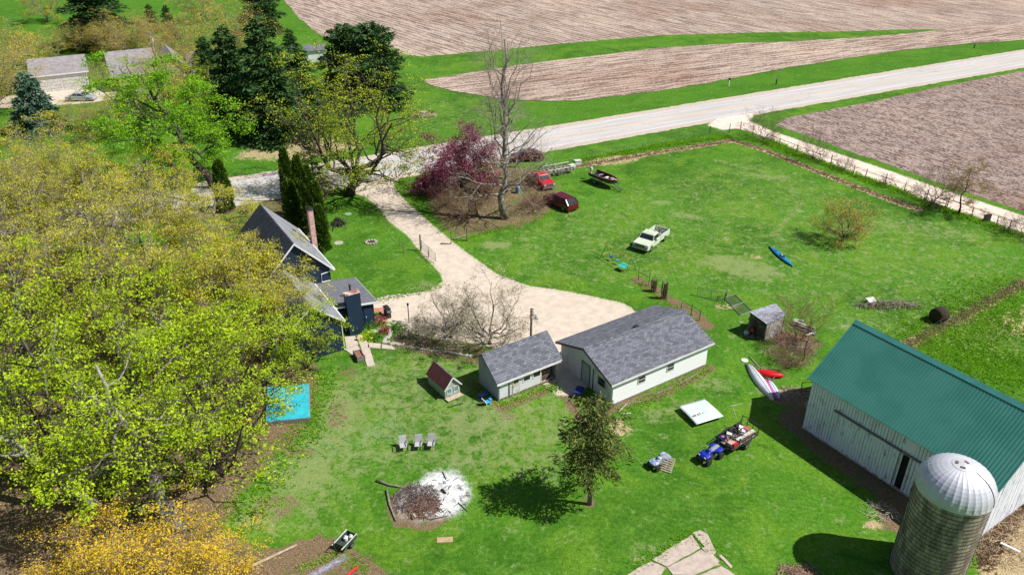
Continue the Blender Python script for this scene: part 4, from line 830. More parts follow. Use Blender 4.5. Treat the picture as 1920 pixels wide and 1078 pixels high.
# house
def house():
    A = (-15.15, 60.0, 0); o = thing('house', 'dark blue house with grey shingle gables and brick chimney at the grove edge', 'house', A, R(31.5))
    # lower gabled block (ridge along y)
    x0, x1, y0, y1, he, hr = -5.0, 0.0, 0.15, 7.9, 3.25, 5.3; rx = -2.5
    b = MB(); gable_walls(b, x0, x1, y0, y1, he, hr); b.build('lower_wall', NAVY, o)
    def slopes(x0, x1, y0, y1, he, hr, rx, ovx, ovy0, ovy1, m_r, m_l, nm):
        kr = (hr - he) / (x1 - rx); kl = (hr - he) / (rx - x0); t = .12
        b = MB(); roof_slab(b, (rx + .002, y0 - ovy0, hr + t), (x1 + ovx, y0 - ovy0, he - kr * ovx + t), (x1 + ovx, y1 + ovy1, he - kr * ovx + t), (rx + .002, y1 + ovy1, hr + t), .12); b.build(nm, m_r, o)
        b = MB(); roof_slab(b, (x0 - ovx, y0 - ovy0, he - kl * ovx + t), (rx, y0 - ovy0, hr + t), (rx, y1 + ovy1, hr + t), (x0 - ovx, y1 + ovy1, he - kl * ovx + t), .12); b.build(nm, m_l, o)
        b = MB()
        for xa, za in ((x1 + ovx, he - kr * ovx + t), (x0 - ovx, he - kl * ovx + t)):
            y_ = y0 - ovy0 - .03; b.hexa([(min(xa, rx), y_, (za if xa < rx else hr + t) - .2), (max(xa, rx), y_, (hr + t if xa < rx else za) - .2), (max(xa, rx), y_ + .028, (hr + t if xa < rx else za) - .2), (min(xa, rx), y_ + .028, (za if xa < rx else hr + t) - .2),
                (min(xa, rx), y_, (za if xa < rx else hr + t) + .01), (max(xa, rx), y_, (hr + t if xa < rx else za) + .01), (max(xa, rx), y_ + .028, (hr + t if xa < rx else za) + .01), (min(xa, rx), y_ + .028, (za if xa < rx else hr + t) + .01)])
        b.build('rake_board', W['white'], o)
        b = MB(); b.box2(x1 + ovx + .002, x1 + ovx + .09, y0 - ovy0, y1 + ovy1, he - kr * ovx + t - .14, he - kr * ovx + t - .01); b.build('gutter', W['white'], o)
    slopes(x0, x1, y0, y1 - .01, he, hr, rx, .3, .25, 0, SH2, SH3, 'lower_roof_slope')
    # upper main block
    X0, X1, Y0, Y1, HE, HR = -4.4, 2.0, 7.95, 18.2, 4.5, 7.75; RX = -1.15
    b = MB(); b.sidey([(X0, 0), (X1, 0), (X1, HE), (RX, HR), (X0, HE)], Y0, Y1); b.build('upper_wall', NAVY, o)
    cor = mat('dark_corrugated', (.055, .065, .085), (.035, .042, .055), 2, .45, metallic=.3)
    slopes(X0, X1, Y0, Y1, HE, HR, RX, .35, .3, .3, SH2, cor, 'upper_roof_slope')
    b = MB(); kl = (HR - HE) / (RX - X0)
    for i in range(50):
        y = Y0 - .2 + i * (Y1 - Y0 + .4) / 49; b.bar((X0 - .35, y, HE - kl * .35 + .135), (RX, y, HR + .135), .05, .04)
    b.build('roof_ribs', cor, o)
    # flat roofed wing
    b = MB(); b.box2(.01, 4.2, 2.9, 7.9, 0, 2.35); b.build('wing_wall', NAVY, o)
    b = MB(); b.hexa([(.02, 2.6, 3.0), (4.5, 2.6, 2.36), (4.5, 8.2, 2.36), (.02, 7.94, 3.0), (.02, 2.6, 3.12), (4.5, 2.6, 2.48), (4.5, 8.2, 2.48), (.02, 7.94, 3.12)]); b.build('wing_roof', SH3, o)
    b = MB(); b.hexa([(.02, 2.565, 2.94), (4.5, 2.565, 2.30), (4.5, 2.597, 2.30), (.02, 2.597, 2.94), (.02, 2.565, 3.13), (4.5, 2.565, 2.49), (4.5, 2.597, 2.49), (.02, 2.597, 3.13)]); b.box2(4.503, 4.53, 2.565, 8.2, 2.32, 2.49); b.build('fascia', W['white'], o)
    d = bx((3.6, 2.87, 1.0), (.8, .04, 1.98)).build('door', NVM, o); MB().lathe([(.04, -.04), (.05, 0), (.03, .04)], 8, (3.35, 2.83, 1.0)).build('handle', W['white'], d)
    # navy chase with cap
    ch = bx((2.0, 2.27, 2.15), (1.36, .66, 4.3)).build('chimney_chase', NAVY, o)
    b = MB(); b.box((2.0, 2.27, 4.33), (1.44, .74, .06)); b.build('chase_cap', mat('rusty_cap', (.62, .56, .52), (.32, .12, .08), 2.2, .6, metallic=.2, lo=.45, hi=.55), ch)
    b = MB(); b.cyl((2.5, 4.1, 2.6), (2.5, 4.1, 4.05), .085, 10); b.lathe([(.13, 0), (.13, .12), (.03, .2)], 10, (2.5, 4.1, 4.02)); b.build('stove_pipe', W['darkmetal'], o, smooth=False)
    b = MB(); b.box((2.62, 14.2, 4.0), (.5, .5, 8.0)); c = b.build('brick_chimney', BRK, o); bx((2.62, 14.2, 8.05), (.64, .64, .12)).build('chimney_cap', W['darkmetal'], c)
    b = MB(); b.box((2.62, 14.2, 8.2), (.3, .3, .2)); b.build('flue', W['darkmetal'], c)
    b = MB()
    for p in ([(x1 + .04, y0 - .1, he - .1), (x1 + .03, y0 - .05, he - .45), (x1 + .03, y0 - .03, .1), (x1 + .2, y0 - .3, .05)],): b.tube(p, .05, 6)
    b.build('downspout', W['white'], o)
    b = MB(); b.tube([(X1 + .35, Y0 - .25, HE - .25), (X1 - .05, Y0 - .06, HE - .5), (X1 - .9, Y0 - .06, HE - .6), (X1 - .95, Y0 - .06, 3.05), (X1 - .1, Y0 - .06, 3.0)], .05, 6); b.build('downspout', W['white'], o)
    window(o, (2.02, 10.5, 2.8), 1.0, 1.3, PI / 2); window(o, (4.22, 5.5, 1.4), 1.2, 1.0, PI / 2)
house()
tag(MB().lathe([(.0, 0), (.27, 0.01), (.27, .1), (.0, .12)], 14).build('drum_lid', mat('cream_lid', (.62, .52, .32), (.5, .4, .24), 3, .6)), 'round cream lid leaning low on the navy chase', 'lid').matrix_world = Matrix.Translation(T(674, 632, .32)) @ Matrix.Rotation(R(31.5), 4, 'Z') @ Matrix.Rotation(R(80), 4, 'X')
tag(bpy.data.objects['drum_lid'], None)

# neighbour house and garage, far behind the trees
def far_houses():
    rz = math.atan2(T2(170, 160)[1] - T2(72, 172)[1], T2(170, 160)[0] - T2(72, 172)[0])
    o = thing('neighbour_garage', 'bright white neighbour garage with brown-grey roof among bare trees', 'garage', T2(70, 176), rz - .05)
    b = MB(); b.box2(0, 8.8, 0, 8, 0, 3.15); b.build('wall', W['white'], o)
    b = MB(); roof_slab(b, (-.5, -.35, 3.2), (9.3, -.35, 3.2), (9.3, 4, 5.4), (-.5, 4, 5.4)); b.build('front_roof_slope', SHF, o); b = MB(); roof_slab(b, (-.5, 4.002, 5.4), (9.3, 4.002, 5.4), (9.3, 8.4, 3.2), (-.5, 8.4, 3.2)); b.build('back_roof_slope', SHF, o)
    b = MB(); b.box2(-.5, 9.3, -.39, -.353, 2.98, 3.18); b.build('fascia', W['white'], o)
    b = MB(); b.sidep([(0, 2.9), (8, 2.9), (4, 5.15)], 0, .1); b.sidep([(0, 2.9), (8, 2.9), (4, 5.05)], 8.7, 8.8); b.build('gable_wall', W['white'], o)
    for x0 in (.15, 4.5):
        d = bx((x0 + 2.1, -.03, 1.2), (4.2, .06, 2.4)).build('garage_door', W['offwhite'], o)
        b = MB()
        for j in range(3): b.box((x0 + 2.1, -.07, .6 + j * .6), (4.1, .015, .03))
        b.build('panel_groove', W['grey'], d)
    o = thing('neighbour_house', 'grey roofed neighbour house with white gable trim among bare trees', 'house', T2(228, 172), math.atan2(T2(266, 147)[1] - T2(222, 152)[1], T2(266, 147)[0] - T2(222, 152)[0]))
    b = MB(); b.box2(0, 7, 0, 9, 0, 3.0); b.build('wall', W['offwhite'], o)
    b = MB(); roof_slab(b, (-1.3, -.6, 3.0), (7, -.6, 3.0), (7, 4.5, 6.4), (-1.3, 4.5, 6.4)); b.build('front_roof_slope', SHF, o); b = MB(); roof_slab(b, (-1.3, 4.502, 6.4), (7, 4.502, 6.4), (7, 9.6, 3.0), (-1.3, 9.6, 3.0)); b.build('back_roof_slope', SHF, o)
    b = MB(); b.box2(-1.3, 7, -.66, -.603, 2.78, 3.0); b.build('fascia', W['white'], o)
    b = MB(); gable_walls(b, 7.0, 12.5, -1.5, 8, 3.2, 5.9); b.build('cross_wall', W['offwhite'], o)
    b = MB(); roof_slab(b, (9.752, -2, 6.1), (13, -2, 3.0), (13, 8.4, 3.0), (9.752, 8.4, 6.1)); b.build('cross_roof_slope', SHF, o); b = MB(); roof_slab(b, (6.5, -2, 3.0), (9.75, -2, 6.1), (9.75, 8.4, 6.1), (6.5, 8.4, 3.0)); b.build('cross_roof_slope', SHF, o)
    b = MB(); b.bar((6.4, -2.05, 2.85), (9.75, -2.05, 5.98), .06, .28); b.bar((9.75, -2.05, 5.98), (13.1, -2.05, 2.85), .06, .28); b.build('rake_board', W['white'], o)
    window(o, (3, -.03, 1.6), 1.8, 1.3, 0); window(o, (9.7, -1.53, 1.6), 1.8, 1.4, 0)
    b = MB(); b.box2(12.5, 18.5, 1.2, 7.6, 0, 2.8); b.build('porch_wall', W['offwhite'], o); b = MB(); roof_slab(b, (12.5, .7, 3.0), (19, .7, 3.0), (19, 4.4, 4.9), (12.5, 4.4, 4.9)); roof_slab(b, (12.5, 4.402, 4.9), (19, 4.402, 4.9), (19, 8, 3.0), (12.5, 8, 3.0)); b.build('porch_roof', SHF, o)
    s = Tree(7, 9.5, 1.6, trunk=.8, r0=.38, n0=5, kids=(2,), leader=True); o = thing('dead_tree', 'pale dead snag standing beside the neighbour house roof', 'tree', T2(303, 150)); s.wood('trunk', BK['pale'], o, 0, 0); s.wood('branches', BK['pale'], o, 1)
    o = thing('far_house', 'tiny white roofed building behind the oak crown', 'house', T2(575, 118), .3); b = MB(); b.box2(0, 4, 0, 3, 0, 2.4); b.build('wall', W['white'], o); b = MB(); roof_slab(b, (-.3, -.3, 2.4), (4.3, -.3, 2.4), (4.3, 1.5, 3.4), (-.3, 1.5, 3.4)); roof_slab(b, (-.3, 1.502, 3.4), (4.3, 1.502, 3.4), (4.3, 3.3, 2.4), (-.3, 3.3, 2.4)); b.build('roof', W['steel'], o)
far_houses()

# ------------------------------------------------------------------ vehicles
def wheel(parent, x, y, r, w, rim=None, axis='y', z=None):
    b = MB(); z = r if z is None else z
    prof = [(r * .6, -w / 2), (r * .93, -w / 2), (r, -w * .3), (r, w * .3), (r * .93, w / 2), (r * .6, w / 2)]
    n = 18; vs = []
    def ring(rr, yy): return [((x + rr * math.cos(2 * PI * k / n)), y + yy, z + rr * math.sin(2 * PI * k / n)) for k in range(n)]
    b.loft([ring(*p) for p in prof]); t = b.build('wheel', W['black'], parent, smooth=False)
    b = MB(); b.loft([ring(r * .58, -w * .52), ring(r * .5, -w * .4), ring(r * .5, w * .4), ring(r * .58, w * .52)]); b.build('rim', rim or W['steel'], t); return t
def car(name, label, loc, rz, L, Wd, prof, belt, roof, paint, wr=.33, group=None, rimm=None, trim=None):
    """prof: upper body side outline [(x,z)...] front to rear at the belt; roof: (x of windscreen base, x roof front, x roof rear, x rear glass base, height)"""
    o = thing(name, label, 'car', (loc[0], loc[1], 0), rz, group); hw_ = Wd / 2
    pts = [(0.05, .28)] + prof + [(L - .05, .28)]; secs = []
    b = MB()
    for f, zz in ((-1.0, 0), (-.93, 0), (.93, 0), (1.0, 0)): pass
    n = len(pts)
    for yy, sh, dz in ((-hw_, .97, -.05), (-hw_ * .93, 1, 0), (hw_ * .93, 1, 0), (hw_, .97, -.05)):
        secs.append([(L / 2 + (x - L / 2) * sh, yy, z + (dz if z > .5 else 0)) for x, z in pts])
    b.loft(secs); b.build('body', paint, o, smooth=False, bevel=.03)
    a0, a1, a2, a3, zt = roof; zb = belt; ti = .80
    P = lambda x, w_, z: [(x, -w_, z), (x, w_, z)]
    b = MB(); b.hexa([(a0, -hw_ * .9, zb - .04), (a3, -hw_ * .9, zb - .04), (a3, hw_ * .9, zb - .04), (a0, hw_ * .9, zb - .04), (a1, -hw_ * ti, zt - .05), (a2, -hw_ * ti, zt - .05), (a2, hw_ * ti, zt - .05), (a1, hw_ * ti, zt - .05)]); b.build('windows', W['glass'], o)
    b = MB(); b.hexa([(a1 - .12, -hw_ * (ti + .02), zt - .08), (a2 + .08, -hw_ * (ti + .02), zt - .08), (a2 + .08, hw_ * (ti + .02), zt - .08), (a1 - .12, hw_ * (ti + .02), zt - .08), (a1 + .08, -hw_ * (ti - .08), zt), (a2 - .05, -hw_ * (ti - .08), zt), (a2 - .05, hw_ * (ti - .08), zt), (a1 + .08, hw_ * (ti - .08), zt)])
    b.build('roof', paint, o, bevel=.02)
    b = MB()
    for s_ in (-1, 1):
        b.bar((a0, s_ * hw_ * .9, zb - .02), (a1, s_ * hw_ * ti, zt - .05), .07); b.bar((a3, s_ * hw_ * .9, zb - .02), (a2, s_ * hw_ * ti, zt - .05), .09)
        xm = (a1 + a2) / 2; b.bar((xm, s_ * hw_ * .91, zb - .02), (xm, s_ * hw_ * (ti + .01), zt - .05), .09, .05)
        if a2 - a1 > 1.9: xm = a1 + (a2 - a1) * .8; b.bar((xm, s_ * hw_ * .91, zb - .02), (xm, s_ * hw_ * (ti + .01), zt - .05), .09, .05)
    b.build('pillars', paint, o)
    for x in (L * .185, L * .80):
        for s_ in (-1, 1): wheel(o, x, s_ * (hw_ - .09), wr, .22, rimm)
    zf = prof[0][1]
    for s_ in (-1, 1):
        bx((.05, s_ * hw_ * .72, zf - .12), (.1, hw_ * .36, .15)).build('headlight', mat('headlight_glass', (.7, .72, .74), (.4, .4, .4), 6, .15) if 'hl' not in W else W['hl'], o)
        bx((L - .03, s_ * hw_ * .78, prof[-1][1] - .2), (.08, hw_ * .28, .26)).build('taillight', W['red'], o)
        bx((a0 + .2, s_ * (hw_ + .07), zb + .03), (.14, .14, .12)).build('mirror', paint, o)
    bx((.03, 0, .36), (.14, Wd * .92, .2)).build('bumper', trim or paint, o); bx((L - .03, 0, .38), (.14, Wd * .92, .2)).build('bumper', trim or paint, o)
    return o
W['hl'] = mat('headlight_glass', (.7, .72, .74), (.4, .4, .4), 6, .15)
W['silver'] = mat('silver_paint', (.50, .53, .56), (.42, .45, .48), 2, .28, metallic=.4)
W['darkred'] = mat('dark_wine_paint', (.14, .01, .02), (.09, .008, .014), 2, .25, spec=.6)
SUVP = [(0, .55), (.05, .86), (.95, .98), (1.2, 1.0), (4.5, 1.02), (4.72, .95), (4.78, .5)]
suv = car('parked_car', 'maroon wagon parked on the grass beside the brush', T2(1040, 372), math.atan2(T2(1080, 390)[1] - T2(1040, 372)[1], T2(1080, 390)[0] - T2(1040, 372)[0]), 4.8, 1.9, SUVP, 1.0, (1.05, 1.75, 4.15, 4.7, 1.62), W['maroon'])
suv.location.x -= .9; suv.location.y -= .6
car('parked_car', 'dark wine coloured car on the road shoulder behind the sycamore', T2(958, 302), R(8), 4.7, 1.85, [(0, .55), (.05, .82), (1.0, .95), (1.2, .96), (4.0, .98), (4.6, .92), (4.7, .5)], .95, (1.05, 1.8, 3.5, 4.3, 1.5), W['darkred'])
car('parked_car', 'silver sedan in front of the white neighbour garage', T2(127, 189), math.atan2(T2(183, 189)[1] - T2(127, 190)[1], T2(183, 189)[0] - T2(127, 190)[0]), 4.9, 1.85, [(0, .6), (.05, .85), (.9, .95), (3.6, .96), (4.75, .8), (4.85, .5)], .95, (.75, 1.5, 2.7, 3.7, 1.45), W['silver'])

def pickup(name, label, loc, rz, paint, L=5.4, Wd=1.95, load=True):
    o = thing(name, label, 'truck', (loc[0], loc[1], 0), rz); hw_ = Wd / 2
    b = MB(); pts = [(.02, .35), (.0, .75), (.05, 1.02), (1.35, 1.1), (2.95, 1.1), (2.95, .35)]; secs = []
    for yy, sh in ((-hw_, .985), (-hw_ * .94, 1), (hw_ * .94, 1), (hw_, .985)): secs.append([(1.4 + (x - 1.4) * sh, yy, z - (.04 if abs(yy) == hw_ and z > .5 else 0)) for x, z in pts])
    b.loft(secs); b.build('cab_body', paint, o, bevel=.03)
    b = MB(); b.hexa([(1.3, -hw_ * .92, 1.06), (2.9, -hw_ * .92, 1.06), (2.9, hw_ * .92, 1.06), (1.3, hw_ * .92, 1.06), (1.75, -hw_ * .8, 1.6), (2.78, -hw_ * .8, 1.6), (2.78, hw_ * .8, 1.6), (1.75, hw_ * .8, 1.6)]); b.build('windows', W['glass'], o)
    b = MB(); b.hexa([(1.68, -hw_ * .83, 1.57), (2.84, -hw_ * .83, 1.57), (2.84, hw_ * .83, 1.57), (1.68, hw_ * .83, 1.57), (1.8, -hw_ * .74, 1.67), (2.76, -hw_ * .74, 1.67), (2.76, hw_ * .74, 1.67), (1.8, hw_ * .74, 1.67)]); b.build('roof', paint, o, bevel=.02)
    b = MB()
    for s_ in (-1, 1): b.bar((1.3, s_ * hw_ * .92, 1.06), (1.75, s_ * hw_ * .8, 1.6), .07); b.bar((2.9, s_ * hw_ * .92, 1.06), (2.78, s_ * hw_ * .8, 1.6), .12)
    b.build('pillars', paint, o)
    b = MB(); b.box2(3.0, L, -hw_, -hw_ + .1, .45, 1.12); b.box2(3.0, L, hw_ - .1, hw_, .45, 1.12); b.box2(3.0, 3.08, -hw_ + .1, hw_ - .1, .45, 1.12); b.box2(3.0, L, -hw_ + .1, hw_ - .1, .50, .58); b.build('bed', paint, o, bevel=.02)
    bx((L - .03, 0, .85), (.07, Wd - .22, .5)).build('tailgate', paint, o)
    bx((-.03, 0, .5), (.12, Wd * .98, .18)).build('bumper', W['steel'], o); bx((L + .06, 0, .5), (.12, Wd * .98, .16)).build('bumper', W['steel'], o)
    g = bx((-.005, 0, .82), (.05, Wd * .9, .26)).build('grille', mat('grille_dark', (.12, .14, .13), (.05, .06, .06), 12, .5), o)
    for s_ in (-1, 1):
        bx((-.03, s_ * hw_ * .74, .84), (.05, .26, .2)).build('headlight', W['hl'], o); bx((1.75, s_ * (hw_ + .09), 1.15), (.12, .16, .16)).build('mirror', W['darkmetal'], o); bx((L + .005, s_ * hw_ * .9, .85), (.03, .12, .3)).build('taillight', W['red'], o)
    for x in (.95, 4.25):
        for s_ in (-1, 1): wheel(o, x, s_ * (hw_ - .1), .37, .24)
    return o
ta = T2(1199, 473); tb = T2(1243, 440); tr = math.atan2(tb[1] - ta[1], tb[0] - ta[0])
pickup('pickup_truck', 'cream pickup truck in the pasture with junk in its bed', ta, tr, W['cream'])
def off(loc, rz, x, y, z=0): return (loc[0] + math.cos(rz) * x - math.sin(rz) * y, loc[1] + math.sin(rz) * x + math.cos(rz) * y, z)
o = thing('tire', 'black tyre lying on the load of the cream pickup', 'tire', off(ta, tr, 4.4, -.25, .60), tr); b = MB(); n = 20
b.loft([[((.42 + r_ * math.cos(a)) * math.cos(t), (.42 + r_ * math.cos(a)) * math.sin(t), .14 + .13 * math.sin(a)) for t in np.linspace(0, 2 * PI, n, False)] for r_, a in [(.13, a) for a in np.linspace(0, 2 * PI, 9)]], False); b.build('tread', W['black'], o); bx((0, 0, .10), (.5, .5, .16)).build('hub', W['black'], o)
rr = random.Random(4); b = MB()
for i in range(24): b.box((rr.uniform(3.15, 4.1), rr.uniform(-.8, .8), .62 + rr.uniform(0, .35)), (rr.uniform(.2, .7), rr.uniform(.05, .2), rr.uniform(.04, .15)), rr.uniform(0, 3), rr.uniform(-.4, .4))
for i in range(14): b.box((rr.uniform(4.0, 5.2), rr.uniform(-.8, .8), .62 + rr.uniform(0, .2)), (rr.uniform(.2, .5), rr.uniform(.1, .3), rr.uniform(.05, .2)), rr.uniform(0, 3), rr.uniform(-.4, .4))
o = b.build('scrap_pile', W['grey'], None); o.location = (*ta, 0); o.rotation_euler.z = tr; o.data.materials.clear(); o.data.materials.append(mat('scrap_mix', (.75, .75, .76), (.05, .04, .035), 6, .6, c3=(.3, .28, .26))); tag(o, 'pale and dark scrap heaped in the bed of the cream pickup', 'scrap')
pk = pickup('pickup_truck', 'bright red pickup half hidden by bare brush', T2(1030, 358), math.atan2(T2(990, 326)[1] - T2(1024, 352)[1], T2(990, 326)[0] - T2(1024, 352)[0]), W['red'], 4.7, 1.8)

# aluminium boat on trailer
def boat_hull(L, Bm, D, n=13, stern=.92, keel=.55):
    outer, inner = [], []
    for i in range(n):
        t = i / (n - 1); w_ = Bm / 2 * (stern if t < .01 else 1) * (1 - max(0, (t - .45) / .55) ** 2.2) ** .8 + .015; sheer = D + .12 * t * t; kz = .0 + (max(0, t - .7) / .3) ** 2 * D * .75
        x = t * L; outer.append([(x, w_, sheer), (x, w_ * .92, kz + (sheer - kz) * .45), (x, w_ * .5, kz + .05), (x, 0, kz), (x, -w_ * .5, kz + .05), (x, -w_ * .92, kz + (sheer - kz) * .45), (x, -w_, sheer)])
        wi = max(.005, w_ - .05); inner.append([(x, -wi, sheer), (x, -wi * .9, kz + .14 + (sheer - kz) * .3), (x, -wi * .4, kz + .12), (x, wi * .4, kz + .12), (x, wi * .9, kz + .14 + (sheer - kz) * .3), (x, wi, sheer)])
    return outer, inner
def motor_boat():
    a, b_ = T2(1110, 337), T2(1150, 354); rz = math.atan2(b_[1] - a[1], b_[0] - a[0]); o = thing('motor_boat', 'dark maroon fishing boat with clutter aboard resting on its trailer', 'boat', (*a, 0), rz); z0 = .55; L, Bm = 4.9, 1.75
    outer, inner = boat_hull(L, Bm, .72); up = lambda r: [(x, y, z + z0) for x, y, z in r]
    b = MB(); n = len(outer); vs = []; 
    rings = [up(a_) + up(c_) for a_, c_ in zip(outer, inner)]; b.loft(rings)
    hull = b.build('hull', mat('dark_hull', (.035, .012, .014), (.05, .018, .018), 2, .3), o)
    b = MB()
    for s_ in (1, -1):
        b.tube([(x, y * 1.01, z + z0 + .02) for x, y, z in [r[0 if s_ > 0 else 6] for r in outer]], .045, 5)
    b.build('gunwale', mat('red_gunwale', (.42, .07, .07), (.50, .26, .16), 3, .4), o)
    b = MB()
    for s_ in (1, -1): b.tube([(x, y * 1.015, z + z0 - .02) for x, y, z in [r[1 if s_ > 0 else 5] for r in outer]], .03, 4)
    b.build('hull_stripe', W['silver'], o)
    b = MB(); b.sidep([(-.25, z0 + .55), (.25, z0 + .55), (.1, z0 + .86), (-.1, z0 + .86)], L - .75, L - .2); b.build('bow_deck', mat('tan_deck', (.50, .36, .22), (.4, .28, .18), 3, .7), o)
    for x in (1.3, 2.5): bx((x, 0, z0 + .48), (.35, 1.4, .08)).build('bench', W['greywood'], o)
    b = MB(); b.box((-.22, 0, z0 + .95), (.34, .34, .42)); b.box((-.22, 0, z0 + .5), (.16, .2, .6)); b.build('outboard_motor', W['offwhite'], o, bevel=.04)
    r_ = random.Random(2)
    for i in range(7):
        bx((r_.uniform(.3, 3.9), r_.uniform(-.4, .4), z0 + r_.uniform(.5, .62)), (r_.uniform(.3, .55), r_.uniform(.2, .4), r_.uniform(.2, .3)), r_.uniform(0, 3)).build('tackle_box', r_.choice([W['white'], W['darkmetal'], W['white'], W['grey'], mat('navy_bag', (.03, .04, .12), None, 4, .6)]), o)
    t = thing('boat_trailer', 'galvanised boat trailer under the dark maroon fishing boat', 'trailer', (*a, 0), rz); b = MB()
    b.bar((.3, .5, .42), (3.6, .5, .42), .08); b.bar((.3, -.5, .42), (3.6, -.5, .42), .08); b.bar((3.6, .5, .42), (5.9, 0, .42), .08); b.bar((3.6, -.5, .42), (5.9, 0, .42), .08); b.bar((1.5, -.85, .3), (1.5, .85, .3), .07); b.bar((.6, -.6, .47), (.6, .6, .47), .06); b.bar((3, -.6, .47), (3, .6, .47), .06); b.bar((5.6, 0, .42), (5.6, 0, .02), .06); b.bar((4.95, 0, .42), (4.95, 0, 1.1), .07); b.build('frame', W['steel'], t)
    for s_ in (1, -1): wheel(t, 1.5, s_ * .95, .28, .16); bx((1.5, s_ * .95, .6), (.7, .2, .03)).build('mudguard', W['steel'], t)
motor_boat()
def frame_trailer():
    a, b_ = T2(1022, 330), T2(1066, 322); rz = math.atan2(b_[1] - a[1], b_[0] - a[0]); o = thing('flatbed_trailer', 'weathered grey open trailer with railings behind the red pickup', 'trailer', (*a, 0), rz); b = MB()
    for y_ in (-.8, 0, .8): b.bar((0, y_, .55), (4.2, y_, .55), .12)
    for i in range(7): b.bar((.1 + i * .65, -.9, .62), (.1 + i * .65, .9, .62), .3, .04)
    b.build('deck', W['greywood'], o); b = MB()
    for s_ in (-1, 1):
        b.bar((0, s_ * .92, 1.05), (4.3, s_ * .92, 1.05), .1)
        for i in range(5): b.bar((.1 + i, s_ * .92, .55), (.1 + i, s_ * .92, 1.05), .07)
    b.build('railing', W['offwhite'], o); b = MB(); b.box((3.9, -.5, .95), (.9, .6, .5), .4); b.build('tarped_load', mat('pale_green_tarp', (.55, .65, .5), (.4, .5, .4), 3, .7), o)
    for s_ in (-1, 1): wheel(o, 1.8, s_ * .8, .3, .18)
frame_trailer()

def quad(name, label, loc, rz, paint, s=1.0):
    o = thing(name, label, 'quad bike', (loc[0], loc[1], 0), rz, None, s)   # front at -x
    b = MB(); b.loft([[(x, y, z) for y, z in ((-w, zb), (-w, zt - .06), (-w * .5, zt), (w * .5, zt), (w, zt - .06), (w, zb))] for x, w, zb, zt in ((-.98, .26, .55, .68), (-.8, .42, .62, .82), (-.45, .40, .6, .86), (-.30, .2, .45, .9), (.05, .17, .42, .92))]); b.build('front_fender', paint, o, bevel=.015)
    b = MB(); b.loft([[(x, y, z) for y, z in ((-w, zb), (-w, zt - .05), (-w * .4, zt), (w * .4, zt), (w, zt - .05), (w, zb))] for x, w, zb, zt in ((.2, .2, .45, .78), (.45, .46, .6, .84), (.85, .5, .62, .84), (1.0, .36, .6, .78))]); b.build('rear_fender', paint, o, bevel=.015)
    b = MB(); b.loft([[(x, y, z) for y, z in ((-w, .70), (-w, zt - .04), (0, zt), (w, zt - .04), (w, .70))] for x, w, zt in ((-.05, .12, .92), (.1, .16, .9), (.6, .17, .94), (.85, .14, .92))]); b.build('seat', W['grey'], o, bevel=.02)
    b = MB(); b.lathe([(.1, 0), (.17, .08), (.15, .18), (.03, .24)], 12, (-.2, 0, .82)); b.build('fuel_tank', paint, o, smooth=True)
    b = MB(); b.tube([(-.42, -.40, 1.08), (-.36, -.2, 1.1), (-.38, 0, 1.04), (-.36, .2, 1.1), (-.42, .40, 1.08)], .022, 5); b.bar((-.38, 0, .85), (-.38, 0, 1.05), .05); b.build('handlebar', W['black'], o)
    b = MB(); b.box((.05, 0, .42), (1.2, .3, .26)); b.box((.0, 0, .36), (.5, .85, .05)); b.bar((-1.05, -.3, .5), (-1.05, .3, .5), .05); b.bar((-1.05, -.25, .5), (-.75, -.2, .4), .04); b.bar((-1.05, .25, .5), (-.75, .2, .4), .04); b.bar((-.65, -.45, .28), (-.65, .45, .28), .06); b.bar((.68, -.45, .28), (.68, .45, .28), .06); b.build('chassis', W['darkmetal'], o)
    for s_ in (-1, 1):
        wheel(o, -.65, s_ * .46, .28, .2, W['darkmetal']); wheel(o, .68, s_ * .46, .28, .26, W['darkmetal']); bx((-.93, s_ * .28, .72), (.06, .14, .09)).build('headlight', W['hl'], o)
    return o
qa = T2(1318, 867); qb = T2(1352, 846); qr = math.atan2(qb[1] - qa[1], qb[0] - qa[0]); qc = ((qa[0] + qb[0]) / 2, (qa[1] + qb[1]) / 2)
quad('quad_bike', 'blue quad bike hitched to the junk trailer', (qc[0] - .32 * math.cos(qr), qc[1] - .32 * math.sin(qr)), qr, W['blue'])
q2 = quad('quad_bike', 'stripped dirty blue quad behind the leaning wooden pallet', T2(1236, 872), R(35), mat('dusty_blue', (.10, .16, .42), (.5, .55, .62), 5, .5), .85)
p = T(1246, 884); pl = thing('wooden_pallet', 'pale wooden pallet leaning against the dirty blue quad', 'pallet', (p[0], p[1], .02), 0, rot=(R(38), 0, R(-28))); b = MB()
for i in range(7): b.box((0, .06 + i * .165, .06), (.95, .09, .02))
b.build('slats', W['palewood'], pl); b = MB()
for x in (-.45, 0, .45): b.box((x, .55, 0), (.06, 1.12, .09))
b.build('stringers', W['palewood'], pl)
o = tag(MB().lathe([(.12, 0), (.16, .3), (.15, .31), (.1, .3)], 12, (0, 0, 0)).build('bucket', W['teal']), 'small teal bucket beside the stripped quad', 'bucket'); o.location = T(1216, 871)

